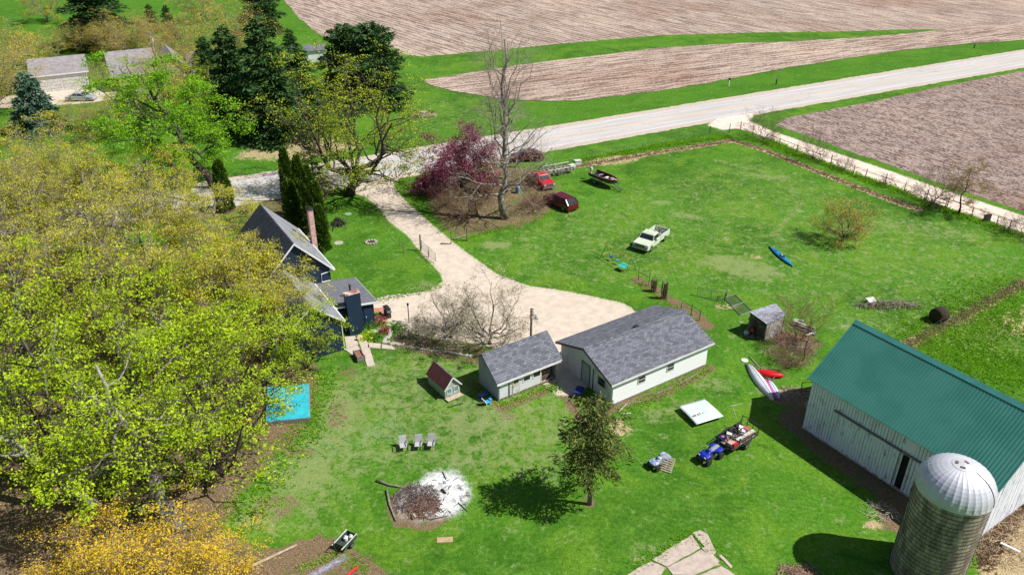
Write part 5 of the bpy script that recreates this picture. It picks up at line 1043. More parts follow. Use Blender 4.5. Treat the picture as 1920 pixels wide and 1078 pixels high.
def junk_trailer():
    d = Vector((math.cos(qr), math.sin(qr))); c = Vector(T2(1378, 830)); o = thing('utility_trailer', 'black mesh utility trailer with raised rear gate behind the blue quad', 'trailer', (c.x, c.y, 0), qr); L, Wd = 2.9, 1.6; x0 = -1.35
    b = MB(); z = .5
    for y_ in (-Wd / 2, Wd / 2):
        b.bar((x0, y_, z), (x0 + L, y_, z), .07); b.bar((x0, y_, z + .35), (x0 + L, y_, z + .35), .05)
        for i in range(5): b.bar((x0 + i * L / 4, y_, z), (x0 + i * L / 4, y_, z + .35), .04)
    for x in (x0, x0 + L): b.bar((x, -Wd / 2, z), (x, Wd / 2, z), .07)
    b.bar((x0, -Wd / 2, z + .35), (x0, Wd / 2, z + .35), .05); b.bar((x0, -.5, z - .03), (x0 - .75, 0, z - .05), .07); b.bar((x0, .5, z - .03), (x0 - .75, 0, z - .05), .07); b.build('frame', W['darkmetal'], o)
    bx((x0 + L / 2, 0, z), (L - .08, Wd - .08, .04)).build('deck', W['wood'], o)
    b = MB(); X = x0 + L + .05
    for y_ in np.linspace(-Wd / 2, Wd / 2, 4): b.bar((X, y_, z), (X + .05, y_, z + .85), .045)
    b.bar((X + .05, -Wd / 2, z + .85), (X + .05, Wd / 2, z + .85), .05); b.bar((X + .02, -Wd / 2, z + .4), (X + .02, Wd / 2, z + .4), .02); b.build('tailgate', W['darkmetal'], o)
    for s_ in (-1, 1): wheel(o, .1, s_ * (Wd / 2 + .14), .29, .18); bx((.1, s_ * (Wd / 2 + .15), .64), (.8, .24, .03)).build('mudguard', W['darkmetal'], o)
    def put(b_, nm, mt, lb, cat): x = b_.build(nm, mt); x.location = (c.x, c.y, 0); x.rotation_euler.z = qr; tag(x, lb, cat, 'junk loaded on the utility trailer')
    z = .53
    put(MB().lathe([(.2, 0), (.25, .3), (.22, .3), (.18, .06)], 14, (-1.05, .45, z)), 'tub', W['blue'], 'blue tub at the front corner of the utility trailer', 'tub')
    put(MB().lathe([(.1, 0), (.13, .08), (.04, .12)], 10, (-1.05, .45, z + .26)), 'flower_pot', W['orange'], 'orange pot sitting in the blue tub', 'pot')
    put(bx((-.95, -.35, z + .12), (.62, .55, .2), .1), 'cardboard_box', mat('pinkish_cardboard', (.55, .36, .30), None, 3, .9), 'flat pinkish brown cardboard box on the trailer front', 'box')
    put(bx((-.95, -.68, z + .2), (.45, .2, .34)), 'fuel_can', W['red'], 'red fuel can on the trailer edge', 'can')
    b = MB(); b.bar((-.5, -.45, z + .3), (1.3, -.55, z + .42), .22, .06); put(b, 'board', W['offwhite'], 'long whitish board lying along the trailer', 'board')
    b = MB(); b.bar((-.3, -.62, z + .42), (1.25, -.72, z + .46), .1, .05); put(b, 'board', W['palewood'], 'narrow pale board beside the wide one on the trailer', 'board')
    put(bx((.75, .1, z + .3), (.7, .5, .25), .6, .2), 'crate', W['white'], 'white crate tilted in the middle of the trailer', 'crate')
    put(bx((1.05, -.1, z + .42), (.4, .5, .1), .2), 'cushion', mat('faded_red', (.42, .12, .10), None, 3, .8), 'faded red cushion near the trailer tailgate', 'cushion')
    b = MB(); b.tube([(.35 + .25 * math.cos(t), .15 + .25 * math.sin(t), z + .3 + .03 * t) for t in np.linspace(0, 12, 40)], .035, 5); put(b, 'hose_coil', W['black'], 'coiled black hose on the trailer load', 'hose')
    put(bx((.2, .55, z + .2), (.6, .3, .4), .3), 'engine_block', W['darkmetal'], 'dark engine part against the trailer rail', 'engine part')
    put(bx((.95, .55, z + .22), (.55, .4, .44), -.2), 'seat_shell', W['black'], 'black seat shell near the trailer gate', 'seat')
    put(bx((-.25, .45, z + .14), (.4, .4, .24), .5), 'basin', W['offwhite'], 'off-white basin among the trailer junk', 'basin')
    r_ = random.Random(12); b = MB()
    for i in range(46):
        if i % 2: b.box((r_.uniform(-.9, 1.3), r_.uniform(-.6, .7), z + r_.uniform(.1, .3)), (r_.uniform(.1, .4), r_.uniform(.05, .15), r_.uniform(.04, .15)), r_.uniform(0, 3), r_.uniform(-.5, .5))
        else: b.bar((r_.uniform(-.9, 1.2), r_.uniform(-.6, .6), z + .1), (r_.uniform(-.9, 1.2), r_.uniform(-.6, .6), z + r_.uniform(.2, .5)), .04)
    x = b.build('scrap', mat('scrap_small', (.55, .55, .56), (.05, .045, .05), 7, .6, c3=(.25, .12, .1))); x.location = (c.x, c.y, 0); x.rotation_euler.z = qr; tag(x, 'small loose scrap between the bigger trailer junk', 'scrap', kind='stuff')
junk_trailer()

# canoes and kayaks
def canoe(name, label, cat, a, b_, Bm, D, mt, flip=True, z=0.0, tilt=0.0, line=None, cockpit=False, group=None, deck2=None):
    A_, B_ = Vector(T2(*a)), Vector(T2(*b_)); L = (B_ - A_).length; rz = math.atan2((B_ - A_).y, (B_ - A_).x)
    o = thing(name, label, cat, (A_.x, A_.y, z), 0, group, rot=(tilt, 0, rz)); b = MB(); secs = []
    n = 17
    for i in range(n):
        t = i / (n - 1); w_ = Bm / 2 * max(.03, math.sin(PI * t)) ** .75; h = D * (.55 + .45 * math.sin(PI * t) ** .5)
        if flip: secs.append([(t * L, w_ * math.cos(q), .02 + h * math.sin(q) ** .8) for q in np.linspace(0, PI, 9)] + [(t * L, -w_ * .9, 0.0), (t * L, w_ * .9, 0.0)])
        else: secs.append([(t * L, w_ * math.cos(q), h * .55 + (h * .45 if math.sin(q) > 0 else h * .55) * math.sin(q)) for q in np.linspace(0, 2 * PI, 12, False)])
    b.loft(secs); b.build('hull', mt, o, smooth=True)
    if line: MB().tube([(L * t, 0, .02 + D * (.55 + .45 * math.sin(PI * t) ** .5) + .008) for t in np.linspace(.02, .98, 15)], .018, 4).build('keel_line', line, o)
    if cockpit:
        cx = L * .56; b = MB(); b.tube([(cx + .45 * math.cos(t), .2 * math.sin(t), D + .01) for t in np.linspace(0, 2 * PI, 18)], .025, 4); b.build('cockpit_rim', W['black'], o)
        MB().lathe([(.0, 0), (.16, .012)], 12, (0, 0, 0)); b = MB(); b.prism([(cx + .43 * math.cos(t), .18 * math.sin(t)) for t in np.linspace(0, 2 * PI, 16, False)], D - .03, D + .008); b.build('cockpit', W['black'], o)
        bx((cx - .1, 0, D + .03), (.3, .2, .05)).build('seat', mat('pale_seat', (.3, .5, .6), None, 3, .6), o); bx((L * .3, 0, D * .97), (.25, .14, .04)).build('hatch', W['blue'], o)
    return o
canoe('kayak', 'teal kayak lying alone in the pasture grass', 'kayak', (1442, 463), (1486, 501), .75, .3, mat('teal_blue_hull', (.015, .26, .36), (.02, .16, .40), 1.0, .35), False, cockpit=True)
canoe('canoe', 'long white overturned canoe with dark keel line near the barn corner', 'canoe', (1400, 683), (1450, 752), .95, .42, mat('greyish_white_hull', (.62, .64, .68), (.5, .52, .57), 1.5, .3), True, line=W['black'])
canoe('kayak', 'red kayak lying across the lumber behind the white canoe', 'kayak', (1416, 700), (1468, 709), .85, .34, mat('bright_red_hull', (.62, .01, .015), (.5, .008, .012), 2, .35), True, z=.12)
canoe('kayak', 'pink and purple kayak tucked beside the white canoe', 'kayak', (1432, 712), (1456, 752), .55, .30, mat('pink_hull', (.62, .03, .12), (.42, .14, .36), .8, .35), True)
canoe('kayak', 'white and blue kayak outermost behind the pink kayak', 'kayak', (1440, 713), (1461, 749), .60, .30, mat('white_blue_hull', (.75, .78, .82), (.62, .72, .82), 1.5, .35), True, line=W['blue'])

# white sheet on blocks with faded dark red marks
def sign_sheet():
    A_, B_, C_, D_ = [Vector((*T2(*p),)) for p in ((1272, 762), (1306, 795), (1357, 779), (1321, 748))]; h = .42
    A_, B_, C_, D_ = [Vector(T(p[0], p[1], h)[:2]) for p in ((1272, 762), (1306, 795), (1357, 779), (1321, 748))]
    o = thing('sheet_metal_panel', 'white sheet panel with faded dark red marks propped above the lawn', 'panel', (A_.x, A_.y, 0)); L = [q - A_ for q in (A_, B_, C_, D_)]
    b = MB(); n = 10; vs = []
    for i in range(n + 1):
        t = i / n; e0 = L[0].lerp(L[1], t); e1 = L[3].lerp(L[2], t)
        for j in range(n + 1):
            p = e0.lerp(e1, j / n); z = h + .05 * math.sin(PI * (.9 * t + .2)) - .03 * (j / n) ** 2; vs.append((p.x, p.y, z))
    b.add(vs, [(i * (n + 1) + j, (i + 1) * (n + 1) + j, (i + 1) * (n + 1) + j + 1, i * (n + 1) + j + 1) for i in range(n) for j in range(n)])
    pn_ = b.build('panel', mat('white_sheet', (.62, .68, .68), (.52, .60, .58), .8, .35, spec=.5), o, smooth=True); s = pn_.modifiers.new('s', 'SOLIDIFY'); s.thickness = .02; s.offset = -1
    # marks in a row: they read roughly as W B 1 and a wedge
    e = (L[2] - L[1]).normalized(); f = (L[3] - L[2]).normalized(); org = L[1].lerp(L[0], .33) + e * .25; b = MB(); zz = h + .052
    def st(x0, y0, x1, y1, w_=.035):
        p0 = org + e * x0 + f * y0; p1 = org + e * x1 + f * y1; d = (p1 - p0).normalized(); q = Vector((-d.y, d.x)) * w_ / 2
        z = lambda p_: zz + .0; b.add([(p0.x - q.x, p0.y - q.y, z(p0)), (p1.x - q.x, p1.y - q.y, z(p1)), (p1.x + q.x, p1.y + q.y, z(p1)), (p0.x + q.x, p0.y + q.y, z(p0))], [(0, 1, 2, 3)])
    for sg in ((0, .18, .05, 0), (.05, 0, .1, .15), (.1, .15, .15, 0), (.15, 0, .2, .18), (.26, 0, .26, .18), (.26, .18, .36, .14), (.36, .14, .26, .09), (.26, .09, .37, .05), (.37, .05, .26, 0), (.52, 0, .52, .2), (.52, .2, .64, .15), (.64, .15, .52, .1), (.52, .1, .66, .0), (.70, .2, .82, .2), (.76, .2, .76, 0), (.98, .03, 1.06, .12), (.98, .14, 1.06, .12), (1.28, .05, 1.33, .08)): st(*sg)
    b.build('faded_lettering', mat('dark_red_marks', (.16, .04, .06), (.25, .10, .12), 9, .7), o)
    for p in (.15, .85):
        q = L[0].lerp(L[1], p) + e * .35; bx((q.x, q.y, h / 2 - .01), (.2, .2, h - .03)).build('support_block', W['stone'], o); q = L[3].lerp(L[2], p) - e * .35; bx((q.x, q.y, h / 2 - .03), (.2, .2, h - .07)).build('support_block', W['stone'], o)
sign_sheet()

# lawn chairs
def lawn_chair():
    o = thing('lawn_chair', 'grey sling lawn chair', 'chair', (0, 0, 0)); gm_ = mat('sling_fabric', (.42, .42, .43), (.36, .36, .37), 3, .8); fm = W['darkmetal']   # faces -y
    MB().hexa([(-.24, -.26, .40), (.24, -.26, .40), (.24, .22, .36), (-.24, .22, .36), (-.24, -.26, .425), (.24, -.26, .425), (.24, .22, .385), (-.24, .22, .385)]).build('seat', gm_, o)
    MB().hexa([(-.24, .22, .36), (.24, .22, .36), (.24, .25, .38), (-.24, .25, .38), (-.24, .42, .92), (.24, .42, .92), (.24, .445, .92), (-.24, .445, .92)]).build('backrest', gm_, o)
    for x in (-.29, .29):
        MB().tube([(x, -.22, 0), (x, -.26, .42), (x, -.24, .62)], .016, 5).build('leg', fm, o); MB().tube([(x, .38, 0), (x, .12, .4), (x, .2, .62)], .016, 5).build('leg', fm, o)
        bx((x, 0, .635), (.06, .52, .03)).build('armrest', W['greywood'], o)
    return o
c0 = lawn_chair()
for i, (px, py, rz, lb) in enumerate([(757, 843, .22, 'grey lawn chair turned slightly, at the tarp end of the three'), (785, 841, .02, 'grey lawn chair in the middle of the three'), (809, 840, -.03, 'grey lawn chair at the shed end of the three')]):
    c = c0 if i == 0 else copy_tree(c0); c.location = T(px, py); c.rotation_euler.z = rz; c.scale = (1.12,) * 3; tag(c, lb, 'chair', 'lawn chairs in a row facing the burn pile')

def path_tube(name, pts, r, mt, label, cat, z=None, smooth=4):
    P = [Vector(T(px, py, r if z is None else z)) for px, py in pts]; out = []
    for i in range(len(P) - 1):
        p0, p1, p2, p3 = P[max(0, i - 1)], P[i], P[i + 1], P[min(len(P) - 1, i + 2)]
        for j in range(smooth):
            t = j / smooth; out.append(.5 * ((2 * p1) + (p2 - p0) * t + (2 * p0 - 5 * p1 + 4 * p2 - p3) * t * t + (3 * p1 - p0 - 3 * p2 + p3) * t ** 3))
    out.append(P[-1]); return tag(MB().tube(out, r, 5).build(name, mt, smooth=True), label, cat)
hz_m = mat('hose_green', (.12, .38, .20), (.10, .30, .17), 2, .5)
path_tube('garden_hose', [(640, 820), (665, 832), (680, 826), (692, 808), (715, 797), (738, 788), (742, 800), (752, 806), (745, 822), (722, 825), (702, 820), (704, 813), (716, 812)], .024, hz_m, 'green garden hose looping over the lawn behind the chairs', 'hose')
path_tube('garden_hose', [(560, 836), (585, 840), (600, 848), (612, 855), (624, 852), (628, 843), (618, 833), (600, 832), (596, 822)], .02, hz_m, 'short curl of green hose near the blue tarp', 'hose')
def slabthing(name, label, cat, px, py, d, rz, mt, z=0, rx=0, group=None):
    o = bx((0, 0, d[2] / 2), d).build(name, mt); o.location = T(px, py)[:2] + (z,); o.rotation_euler = (rx, 0, rz); return tag(o, label, cat, group)
slabthing('plank', 'dark green plank lying on the lawn before the playhouse', 'plank', 854, 760, (1.3, .14, .06), .45, mat('dark_green_plank', (.04, .10, .03), (.03, .07, .025), 4, .9))
# burn pile
ash_c = T2(800, 945)
def sticks(name, label, cat, c, rx_, ry_, n, L, r, h, mt, seed, kind=None, group=None, up=.25):
    g = random.Random(seed); b = MB()
    for i in range(n):
        a = g.uniform(0, 2 * PI); q = math.sqrt(g.random()); px, py = c[0] + rx_ * q * math.cos(a), c[1] + ry_ * q * math.sin(a); z = g.random() * h * (1 - q * .8); th = g.uniform(0, 2 * PI); l = L * g.uniform(.4, 1.2)
        d = Vector((math.cos(th), math.sin(th), g.uniform(-.2, up))) * l / 2; m_ = Vector((px, py, z + .04)); k = Vector((g.uniform(-.06, .06), g.uniform(-.06, .06), g.uniform(0, .06))) * l
        a0 = m_ - d; a1 = m_ + d; a0.z = max(a0.z, .01); a1.z = max(a1.z, .01); b.tube([a0, m_ + k, a1], [r * g.uniform(.6, 1.4), r, r * .5], 3, False)
    o = b.build(name, mt); return tag(o, label, cat, group, kind)
sticks('brush_pile', 'tangle of charred dark twigs in the ash circle', 'brush', T2(780, 935), 1.6, 1.4, 330, .9, .018, .5, mat('charred_twigs', (.09, .07, .065), (.22, .18, .17), 5, .9), 1, 'stuff')
sticks('brush_pile', 'rust brown branches heaped in the middle of the burn pile', 'brush', T2(795, 950), 1.2, 1.2, 260, .8, .018, .45, mat('rusty_twigs', (.24, .13, .085), (.14, .08, .06), 5, .9), 2, 'stuff')
sticks('ash_sticks', 'scattered black sticks on the white ash', 'brush', T2(832, 930), 1.9, 2.0, 60, .5, .02, .1, W['black'], 3, 'stuff')
LOGM = mat('log_bark', (.28, .25, .20), (.15, .13, .10), 5, .9, fine=.2)
def log(label, a, b_, r, mt=LOGM, bend=(0, 0), cat='log', name='log', z=None):
    A_ = Vector(T(*a, r)); B_ = Vector(T(*b_, r)); M_ = (A_ + B_) / 2 + Vector((bend[0], bend[1], 0)); return tag(MB().tube([A_, A_.lerp(M_, .55), M_, M_.lerp(B_, .5), B_], [r, r * .95, r * .9, r * .75, r * .6], 7).build(name, mt, smooth=True), label, cat)
log('crooked grey log pointing away at the top of the burn pile', (706, 900), (756, 913), .10, bend=(0, .12 * -1)); log('long grey log along the chair side of the burn pile', (725, 918), (742, 975), .09, bend=(-.1, 0)); log('forked grey branch across the burn pile edge', (735, 932), (768, 902), .06)
log('charred log end poking out of the white ash', (828, 917), (836, 924), .09, W['black']); log('thin black stick on the far ash edge', (830, 884), (836, 898), .04, W['black']); log('dark stick at the lawn side of the ash', (859, 942), (876, 958), .035, W['black']); log('charred stake across the ash patch', (806, 974), (840, 966), .035, W['black'])
slabthing('plank', 'short pale board lying on the burn pile', 'plank', 778, 972, (.35, .12, .05), -1.0, W['palewood'], .3, .2)
slabthing('cardboard_sheet', 'tan cardboard piece on the grass below the burn pile', 'cardboard', 834, 1012, (1.05, .45, .05), .06, mat('tan_cardboard', (.45, .33, .20), (.36, .25, .15), 5, .9))
log('long fallen trunk stripped of bark on the grove edge', (440, 1076), (556, 1021), .13, mat('bare_log', (.42, .34, .26), (.28, .22, .16), 4, .9), name='fallen_trunk', cat='tree trunk'); log('thin pale branch beside the fallen trunk', (430, 1062), (484, 1044), .04, mat('bare_branch', (.5, .44, .36), None, 4, .9), bend=(.1, .1))
# yard cart
def cart():
    c = T2(650, 1021); o = thing('yard_cart', 'small dark yard cart filled with pale jugs beside a stake', 'cart', (*c, 0), R(62)); b = MB(); L, Wd, z = 1.25, .75, .3
    for (a, c_, h_) in ((-Wd / 2, -Wd / 2 + .04, .3), (Wd / 2 - .04, Wd / 2, .3)): b.box2(-L / 2, L / 2, a, c_, z, z + h_)
    b.box2(-L / 2, -L / 2 + .04, -Wd / 2 + .04, Wd / 2 - .04, z, z + .3); b.box2(L / 2 - .04, L / 2, -Wd / 2 + .04, Wd / 2 - .04, z, z + .3); b.box2(-L / 2, L / 2, -Wd / 2, Wd / 2, z - .04, z - .002); b.build('tub', mat('dark_green_tub', (.04, .07, .055), None, 3, .5), o)
    b = MB(); 
    for s_ in (-1, 1): b.bar((-L / 2 - .3, s_ * (Wd / 2 + .02), z + .33), (L / 2, s_ * (Wd / 2 + .02), z + .33), .05)
    b.build('handles', W['offwhite'], o)
    for s_ in (-1, 1): wheel(o, 0, s_ * (Wd / 2 + .08), .2, .08)
    tag_l = [('white jug standing in the yard cart', 'jug', (.1, .1, z), W['white']), ('pale green jug behind the white jug in the yard cart', 'jug', (.35, -.12, z), mat('pale_green_plastic', (.5, .6, .5), None, 3, .5))]
    for lb, nm, q, mt in tag_l:
        x = MB().lathe([(.14, 0), (.15, .25), (.06, .34), (.05, .38)], 12).build(nm, mt, smooth=False); p_ = off(c, R(62), q[0], q[1], q[2]); x.location = p_; tag(x, lb, 'jug', 'jugs in the yard cart')
cart()
def stake(label, px, py, h, r=.05, mt=None, lean=(0, 0), name='stake', cat='stake'):
    x, y, _ = T(px, py); o = MB().tube([(0, 0, 0), (lean[0], lean[1], h)], [r, r * .9], 6).build(name, mt or W['darkmetal']); o.location = (x, y, 0); return tag(o, label, cat)
stake('dark leaning stake stuck in the ground before the yard cart', 631, 1038, .95, .04, lean=(-.12, .05))
g_ = thing('metal_gutter', 'length of weathered metal gutter at the bottom edge', 'gutter', T(580, 1085), math.atan2(T2(638, 1052)[1] - T2(580, 1085)[1], T2(638, 1052)[0] - T2(580, 1085)[0])); b = MB(); b.box((1.3, 0, .03), (2.7, .34, .04)); b.box((1.3, .19, .11), (2.7, .03, .2)); b.box((1.3, -.19, .11), (2.7, .03, .2)); b.build('trough', mat('dull_metal', (.42, .42, .48), (.2, .15, .16), 5, .5, metallic=.3), g_)
b = MB(); b.tube([(-.5, 0, .1), (0, .02, .12), (.45, 0, .1)], .1, 8); b.tube([(-.5, 0, .1), (-.75, 0, .1)], .06, 6); o = b.build('gas_cylinder', W['red']); o.location = T(661, 1073); o.rotation_euler.z = .9; tag(o, 'faded red cylinder lying near the bottom edge', 'cylinder')
# blue tarp
def tarp():
    P = [Vector(T2(*p)) for p in ((503, 732), (580, 727), (582, 790), (500, 798))]; o = thing('pool_cover', 'bright turquoise tarp stretched over a low frame under the lime maple', 'tarp', (P[3].x, P[3].y, 0)); b = MB(); n = 16; vs = []; g = random.Random(3)
    for i in range(n + 1):
        e0 = P[3].lerp(P[0], i / n); e1 = P[2].lerp(P[1], i / n)
        for j in range(n + 1):
            q = e0.lerp(e1, j / n) - P[3]; edge = i in (0, n) or j in (0, n); vs.append((q.x + g.uniform(-.03, .03), q.y + g.uniform(-.03, .03), .42 + (0 if edge else g.uniform(-.05, .04) + .05 * math.sin(i * 1.7 + j * .6) - .10 * math.sin(PI * i / n) * math.sin(PI * j / n))))
    b.add(vs, [(i * (n + 1) + j, i * (n + 1) + j + 1, (i + 1) * (n + 1) + j + 1, (i + 1) * (n + 1) + j) for i in range(n) for j in range(n)])
    b.build('cover', mat('turquoise_tarp', (.045, .50, .60), (.035, .40, .52), 1.2, .5, fine=.2), o, smooth=True); b = MB(); q = [p - P[3] for p in P]
    for a, c_ in ((0, 1), (1, 2), (2, 3), (3, 0)): b.bar((q[a].x, q[a].y, .2), (q[c_].x, q[c_].y, .2), .08, .38)
    b.build('side_frame', W['greywood'], o)
tarp()
o = MB().loft([[(x, .28 * s * math.cos(t), .1 + .25 * x * .4 + .08 * s * math.sin(t)) for t in np.linspace(0, PI, 7)] for x, s in ((0, .4), (.4, 1), (1.2, 1), (1.8, .6))]).build('toy_slide', W['yellow'], smooth=True); o.location = T(428, 802); o.rotation_euler.z = .35; tag(o, 'yellow plastic toy slide in the leaf litter under the maple', 'toy')
o = MB().lathe([(.13 * math.sin(t), .13 - .13 * math.cos(t)) for t in np.linspace(.05, PI - .05, 9)], 14).build('ball', mat('pink_ball', (.75, .05, .16), None, 3, .4), smooth=True); o.location = T(302, 825); tag(o, 'pink ball on the ground under the lime maples', 'ball')

# ------------------------------------------------------------------ lean-to with junk
def leanto():
    A_ = Vector(T2(1405, 584)); pts = [Vector(T(*p)) for p in ((1405, 584, 2.2), (1438, 607.6, 1.95), (1474, 590, 1.95), (1454, 569, 2.2))]
    o = thing('lean_to_shed', 'open lean-to with rusty tin roof and white side wall', 'shed', (pts[1].x, pts[1].y, 0)); q = [p - Vector((pts[1].x, pts[1].y, 0)) for p in pts]
    mt = mat('tin_roof', (.52, .56, .68), (.40, .41, .47), 2.5, .45, metallic=.2, c3=(.36, .30, .28)); b = MB(); roof_slab(b, q[0], q[1], q[2], q[3], .03)
    for i in range(13):
        t = i / 12; b.bar(q[0].lerp(q[3], t) + Vector((0, 0, .01)), q[1].lerp(q[2], t) + Vector((0, 0, .01)), .05, .04)
    b.build('roof', mt, o)
    c = (q[0] + q[1] + q[2] + q[3]) / 4; s_ = [(p - c) * .9 + c for p in q]; b = MB()
    def wallp(a, d, z0, nm, m_, n=10, gap=.01):
        b = MB(); rg = random.Random(9); dd = (d - a); dn = Vector((-dd.y, dd.x, 0)).normalized() * .02
        for i in range(n):
            p0 = a + dd * (i / n + gap); p1 = a + dd * ((i + 1) / n - gap); zz = z0 + rg.random() * .08
            b.hexa([(p0.x - dn.x, p0.y - dn.y, zz), (p1.x - dn.x, p1.y - dn.y, zz), (p1.x + dn.x, p1.y + dn.y, zz), (p0.x + dn.x, p0.y + dn.y, zz), (p0.x - dn.x, p0.y - dn.y, p0.z - .05), (p1.x - dn.x, p1.y - dn.y, p1.z - .05), (p1.x + dn.x, p1.y + dn.y, p1.z - .05), (p0.x + dn.x, p0.y + dn.y, p0.z - .05)])
        b.build(nm, m_, o)
    wallp(s_[1], s_[2], .05, 'side_wall', W['offwhite']); wallp(s_[2], s_[3], .05, 'back_wall', W['greywood']); wallp(s_[3], s_[0], .05, 'side_wall', W['greywood'])
    b = MB(); 
    for p in s_: b.bar((p.x, p.y, 0), (p.x, p.y, p.z - .05), .1)
    b.build('posts', W['wood'], o)
    b = MB(); b.bar(s_[1] * .55 + s_[0] * .45 - Vector((0, 0, 2.0)), s_[1] * .55 + s_[0] * .45, .05); m_ = s_[1].lerp(s_[0], .28); b.box((m_.x, m_.y, .9), (.9, .04, 1.5), math.atan2((s_[0] - s_[1]).y, (s_[0] - s_[1]).x)); b.build('side_panel', W['darkmetal'], o)
leanto()
def mower():
    o = thing('push_mower', 'small red push mower before the open lean-to', 'mower', T(1410, 623), .5); b = MB(); b.lathe([(.26, .16), (.28, .22), (.25, .3), (.12, .34), (.1, .46), (.02, .48)], 14); b.build('deck', mat('orange_red', (.62, .07, .03), (.5, .05, .02), 4, .4), o)
    for x, y in ((-.25, .24), (.25, .24), (-.25, -.24), (.25, -.24)): wheel(o, x, y, .1, .05)
    MB().tube([(.2, .2, .3), (.75, .2, .95), (.75, -.2, .95), (.2, -.2, .3)], .016, 5).build('handle', W['darkmetal'], o)
mower()
o = MB().lathe([(.28, 0), (.34, .16), (.33, .2), (.2, .26), (.02, .28)], 14).build('orange_dome', mat('orange_dome', (.62, .28, .02), (.5, .2, .02), 4, .5), smooth=True); o.location = T(1425, 624); tag(o, 'orange dome shaped lid at the lean-to post', 'lid')
o = MB().lathe([(.2, 0), (.24, .3), (.2, .34), (.02, .35)], 12).build('bucket', mat('pale_green_bucket', (.5, .6, .5), None, 3, .6)); o.location = T(1399, 627); tag(o, 'pale green bucket at the corner of the junk before the lean-to', 'bucket')
def kettle():
    o = thing('kettle_grill', 'black kettle grill with chrome handle under the tin roof edge', 'grill', T(1407, 611)); MB().lathe([(.05, .5), (.25, .6), (.3, .74), (.3, .78), (.24, .92), (.1, 1.0), (.02, 1.01)], 16).build('bowl', W['black'], o, smooth=True)
    for a in (0, 2.1, 4.2): MB().bar((.2 * math.cos(a), .2 * math.sin(a), .62), (.32 * math.cos(a), .32 * math.sin(a), 0), .03).build('leg', W['steel'], o)
    bx((0, -.1, 1.03), (.16, .04, .05)).build('handle', W['steel'], o)
kettle()
bn = MB().lathe([(.25, 0), (.28, .45), (.26, .85), (.24, .87)], 14).build('barrel', W['black']); bn.location = T(1417, 613); tag(bn, 'black barrel in the shade of the lean-to', 'barrel')
slabthing('plank', 'whitish board propped at the lean-to corner', 'plank', 1432, 628, (.75, .1, .05), 1.1, W['offwhite'], .1)
sticks('junk_litter', 'small dark litter around the lean-to opening', 'litter', T2(1415, 630), 1.5, .5, 60, .4, .03, .25, mat('litter_mix', (.05, .045, .04), (.3, .3, .3), 8, .8), 31, 'stuff')
# scrap lumber stacks: each board a thing
GP = 'grey boards stacked behind the bramble beside the lean-to'
for i, (px, py, l, rz, z) in enumerate([(1502, 616, 2.0, -.75, .05), (1509, 622, 2.0, -.75, .05), (1512, 611, 1.8, -.78, .05), (1507, 618, 2.1, -.7, .2), (1520, 628, 1.2, .55, .12), (1497, 606, .9, -.3, .3), (1500, 612, 1.5, -.8, .3)]):
    slabthing('board', ['lowest grey board behind the bramble', 'outer grey board by the bramble stack', 'grey board at the far side of the stack', 'grey board lying across the stack centre', 'whitish post lying across the end of the stack', 'short white board end on the stack', 'topmost pale board of the stack'][i], 'board', px, py, (l, .17, .08), rz, W['offwhite'] if i in (4, 5, 6) else W['greywood'], z, 0, GP)
sticks('brush_debris', 'grey brown dead twigs strewn beside the lean-to and the bramble', 'brush', T2(1475, 655), 2.4, 2.8, 420, .9, .016, .45, mat('dead_twigs', (.36, .25, .19), (.18, .12, .10), 5, .95), 5, 'stuff')
sticks('brush_debris', 'straw coloured dead sticks by the kayaks', 'brush', T2(1480, 738), 2.2, .9, 260, .8, .014, .2, mat('straw_sticks', (.55, .43, .33), (.3, .21, .16), 5, .95), 6, 'stuff')
def pen_frame(name, label, pts, z0, z1, mt, n=4, cat='pen panel', r=.03, wires=5):
    o = thing(name, label, cat, (*T2(*pts[0]), 0)); O = Vector((*T2(*pts[0]), 0)); b = MB(); w_ = MB()
    P = [Vector(T(*p, z0)) - O for p in pts]
    for a, c_ in zip(P[:-1], P[1:]):
        up = Vector((0, 0, z1 - z0)); b.tube([a, c_], r, 5); b.tube([a + up, c_ + up], r, 5)
        for i in range(n + 1): q = a.lerp(c_, i / n); b.tube([q, q + up], r, 5)
        for i in range(1, wires): q = up * (i / wires); w_.tube([a + q, c_ + q], .008, 3)
        m_ = int((c_ - a).length / .18)
        for i in range(m_): q = a.lerp(c_, i / m_); w_.tube([q, q + up], .006, 3)
    b.build('frame', mt, o); w_.build('mesh', W['darkmetal'], o); return o
pen_frame('wire_pen_panel', 'upright wire mesh pen panel standing between garage and lean-to', [(1307, 554), (1358, 566), (1362, 556)], 0, 1.0, W['steel'], 2)
o = thing('wire_pen_panel', 'wire mesh panel lying flat on the grass beside the lean-to', 'pen panel', (*T2(1358, 560), .08)); O = Vector((*T2(1358, 560), 0)); P = [Vector(T(*p)) - O for p in ((1358, 560), (1388, 592), (1410, 584), (1378, 553))]; b = MB()
for i in range(4): b.tube([P[i], P[(i + 1) % 4]], .035, 5)
for t in (.5,): b.tube([P[0].lerp(P[1], t), P[3].lerp(P[2], t)], .035, 5)
b.build('frame', W['steel'], o); b = MB()
for i in range(1, 22): t = i / 22; b.tube([P[0].lerp(P[1], t), P[3].lerp(P[2], t)], .008, 3); b.tube([P[0].lerp(P[3], t), P[1].lerp(P[2], t)], .008, 3)
b.build('mesh', W['darkmetal'], o)
o = MB().lathe([(.31, 0), (.33, .05), (.3, .08), (.02, .1)], 18).build('round_cover', mat('pale_green_lid', (.58, .66, .50), (.5, .58, .42), 3, .6)); o.location = (*T2(1396, 676), .0); tag(o, 'round pale green lid beside the tip of the white canoe', 'lid')
o = thing('wooden_rack', 'dark wooden frame leaning in the bramble behind the red kayak', 'frame', T(1402, 694), -.75, rot=(R(18), 0, -.72)); b = MB()
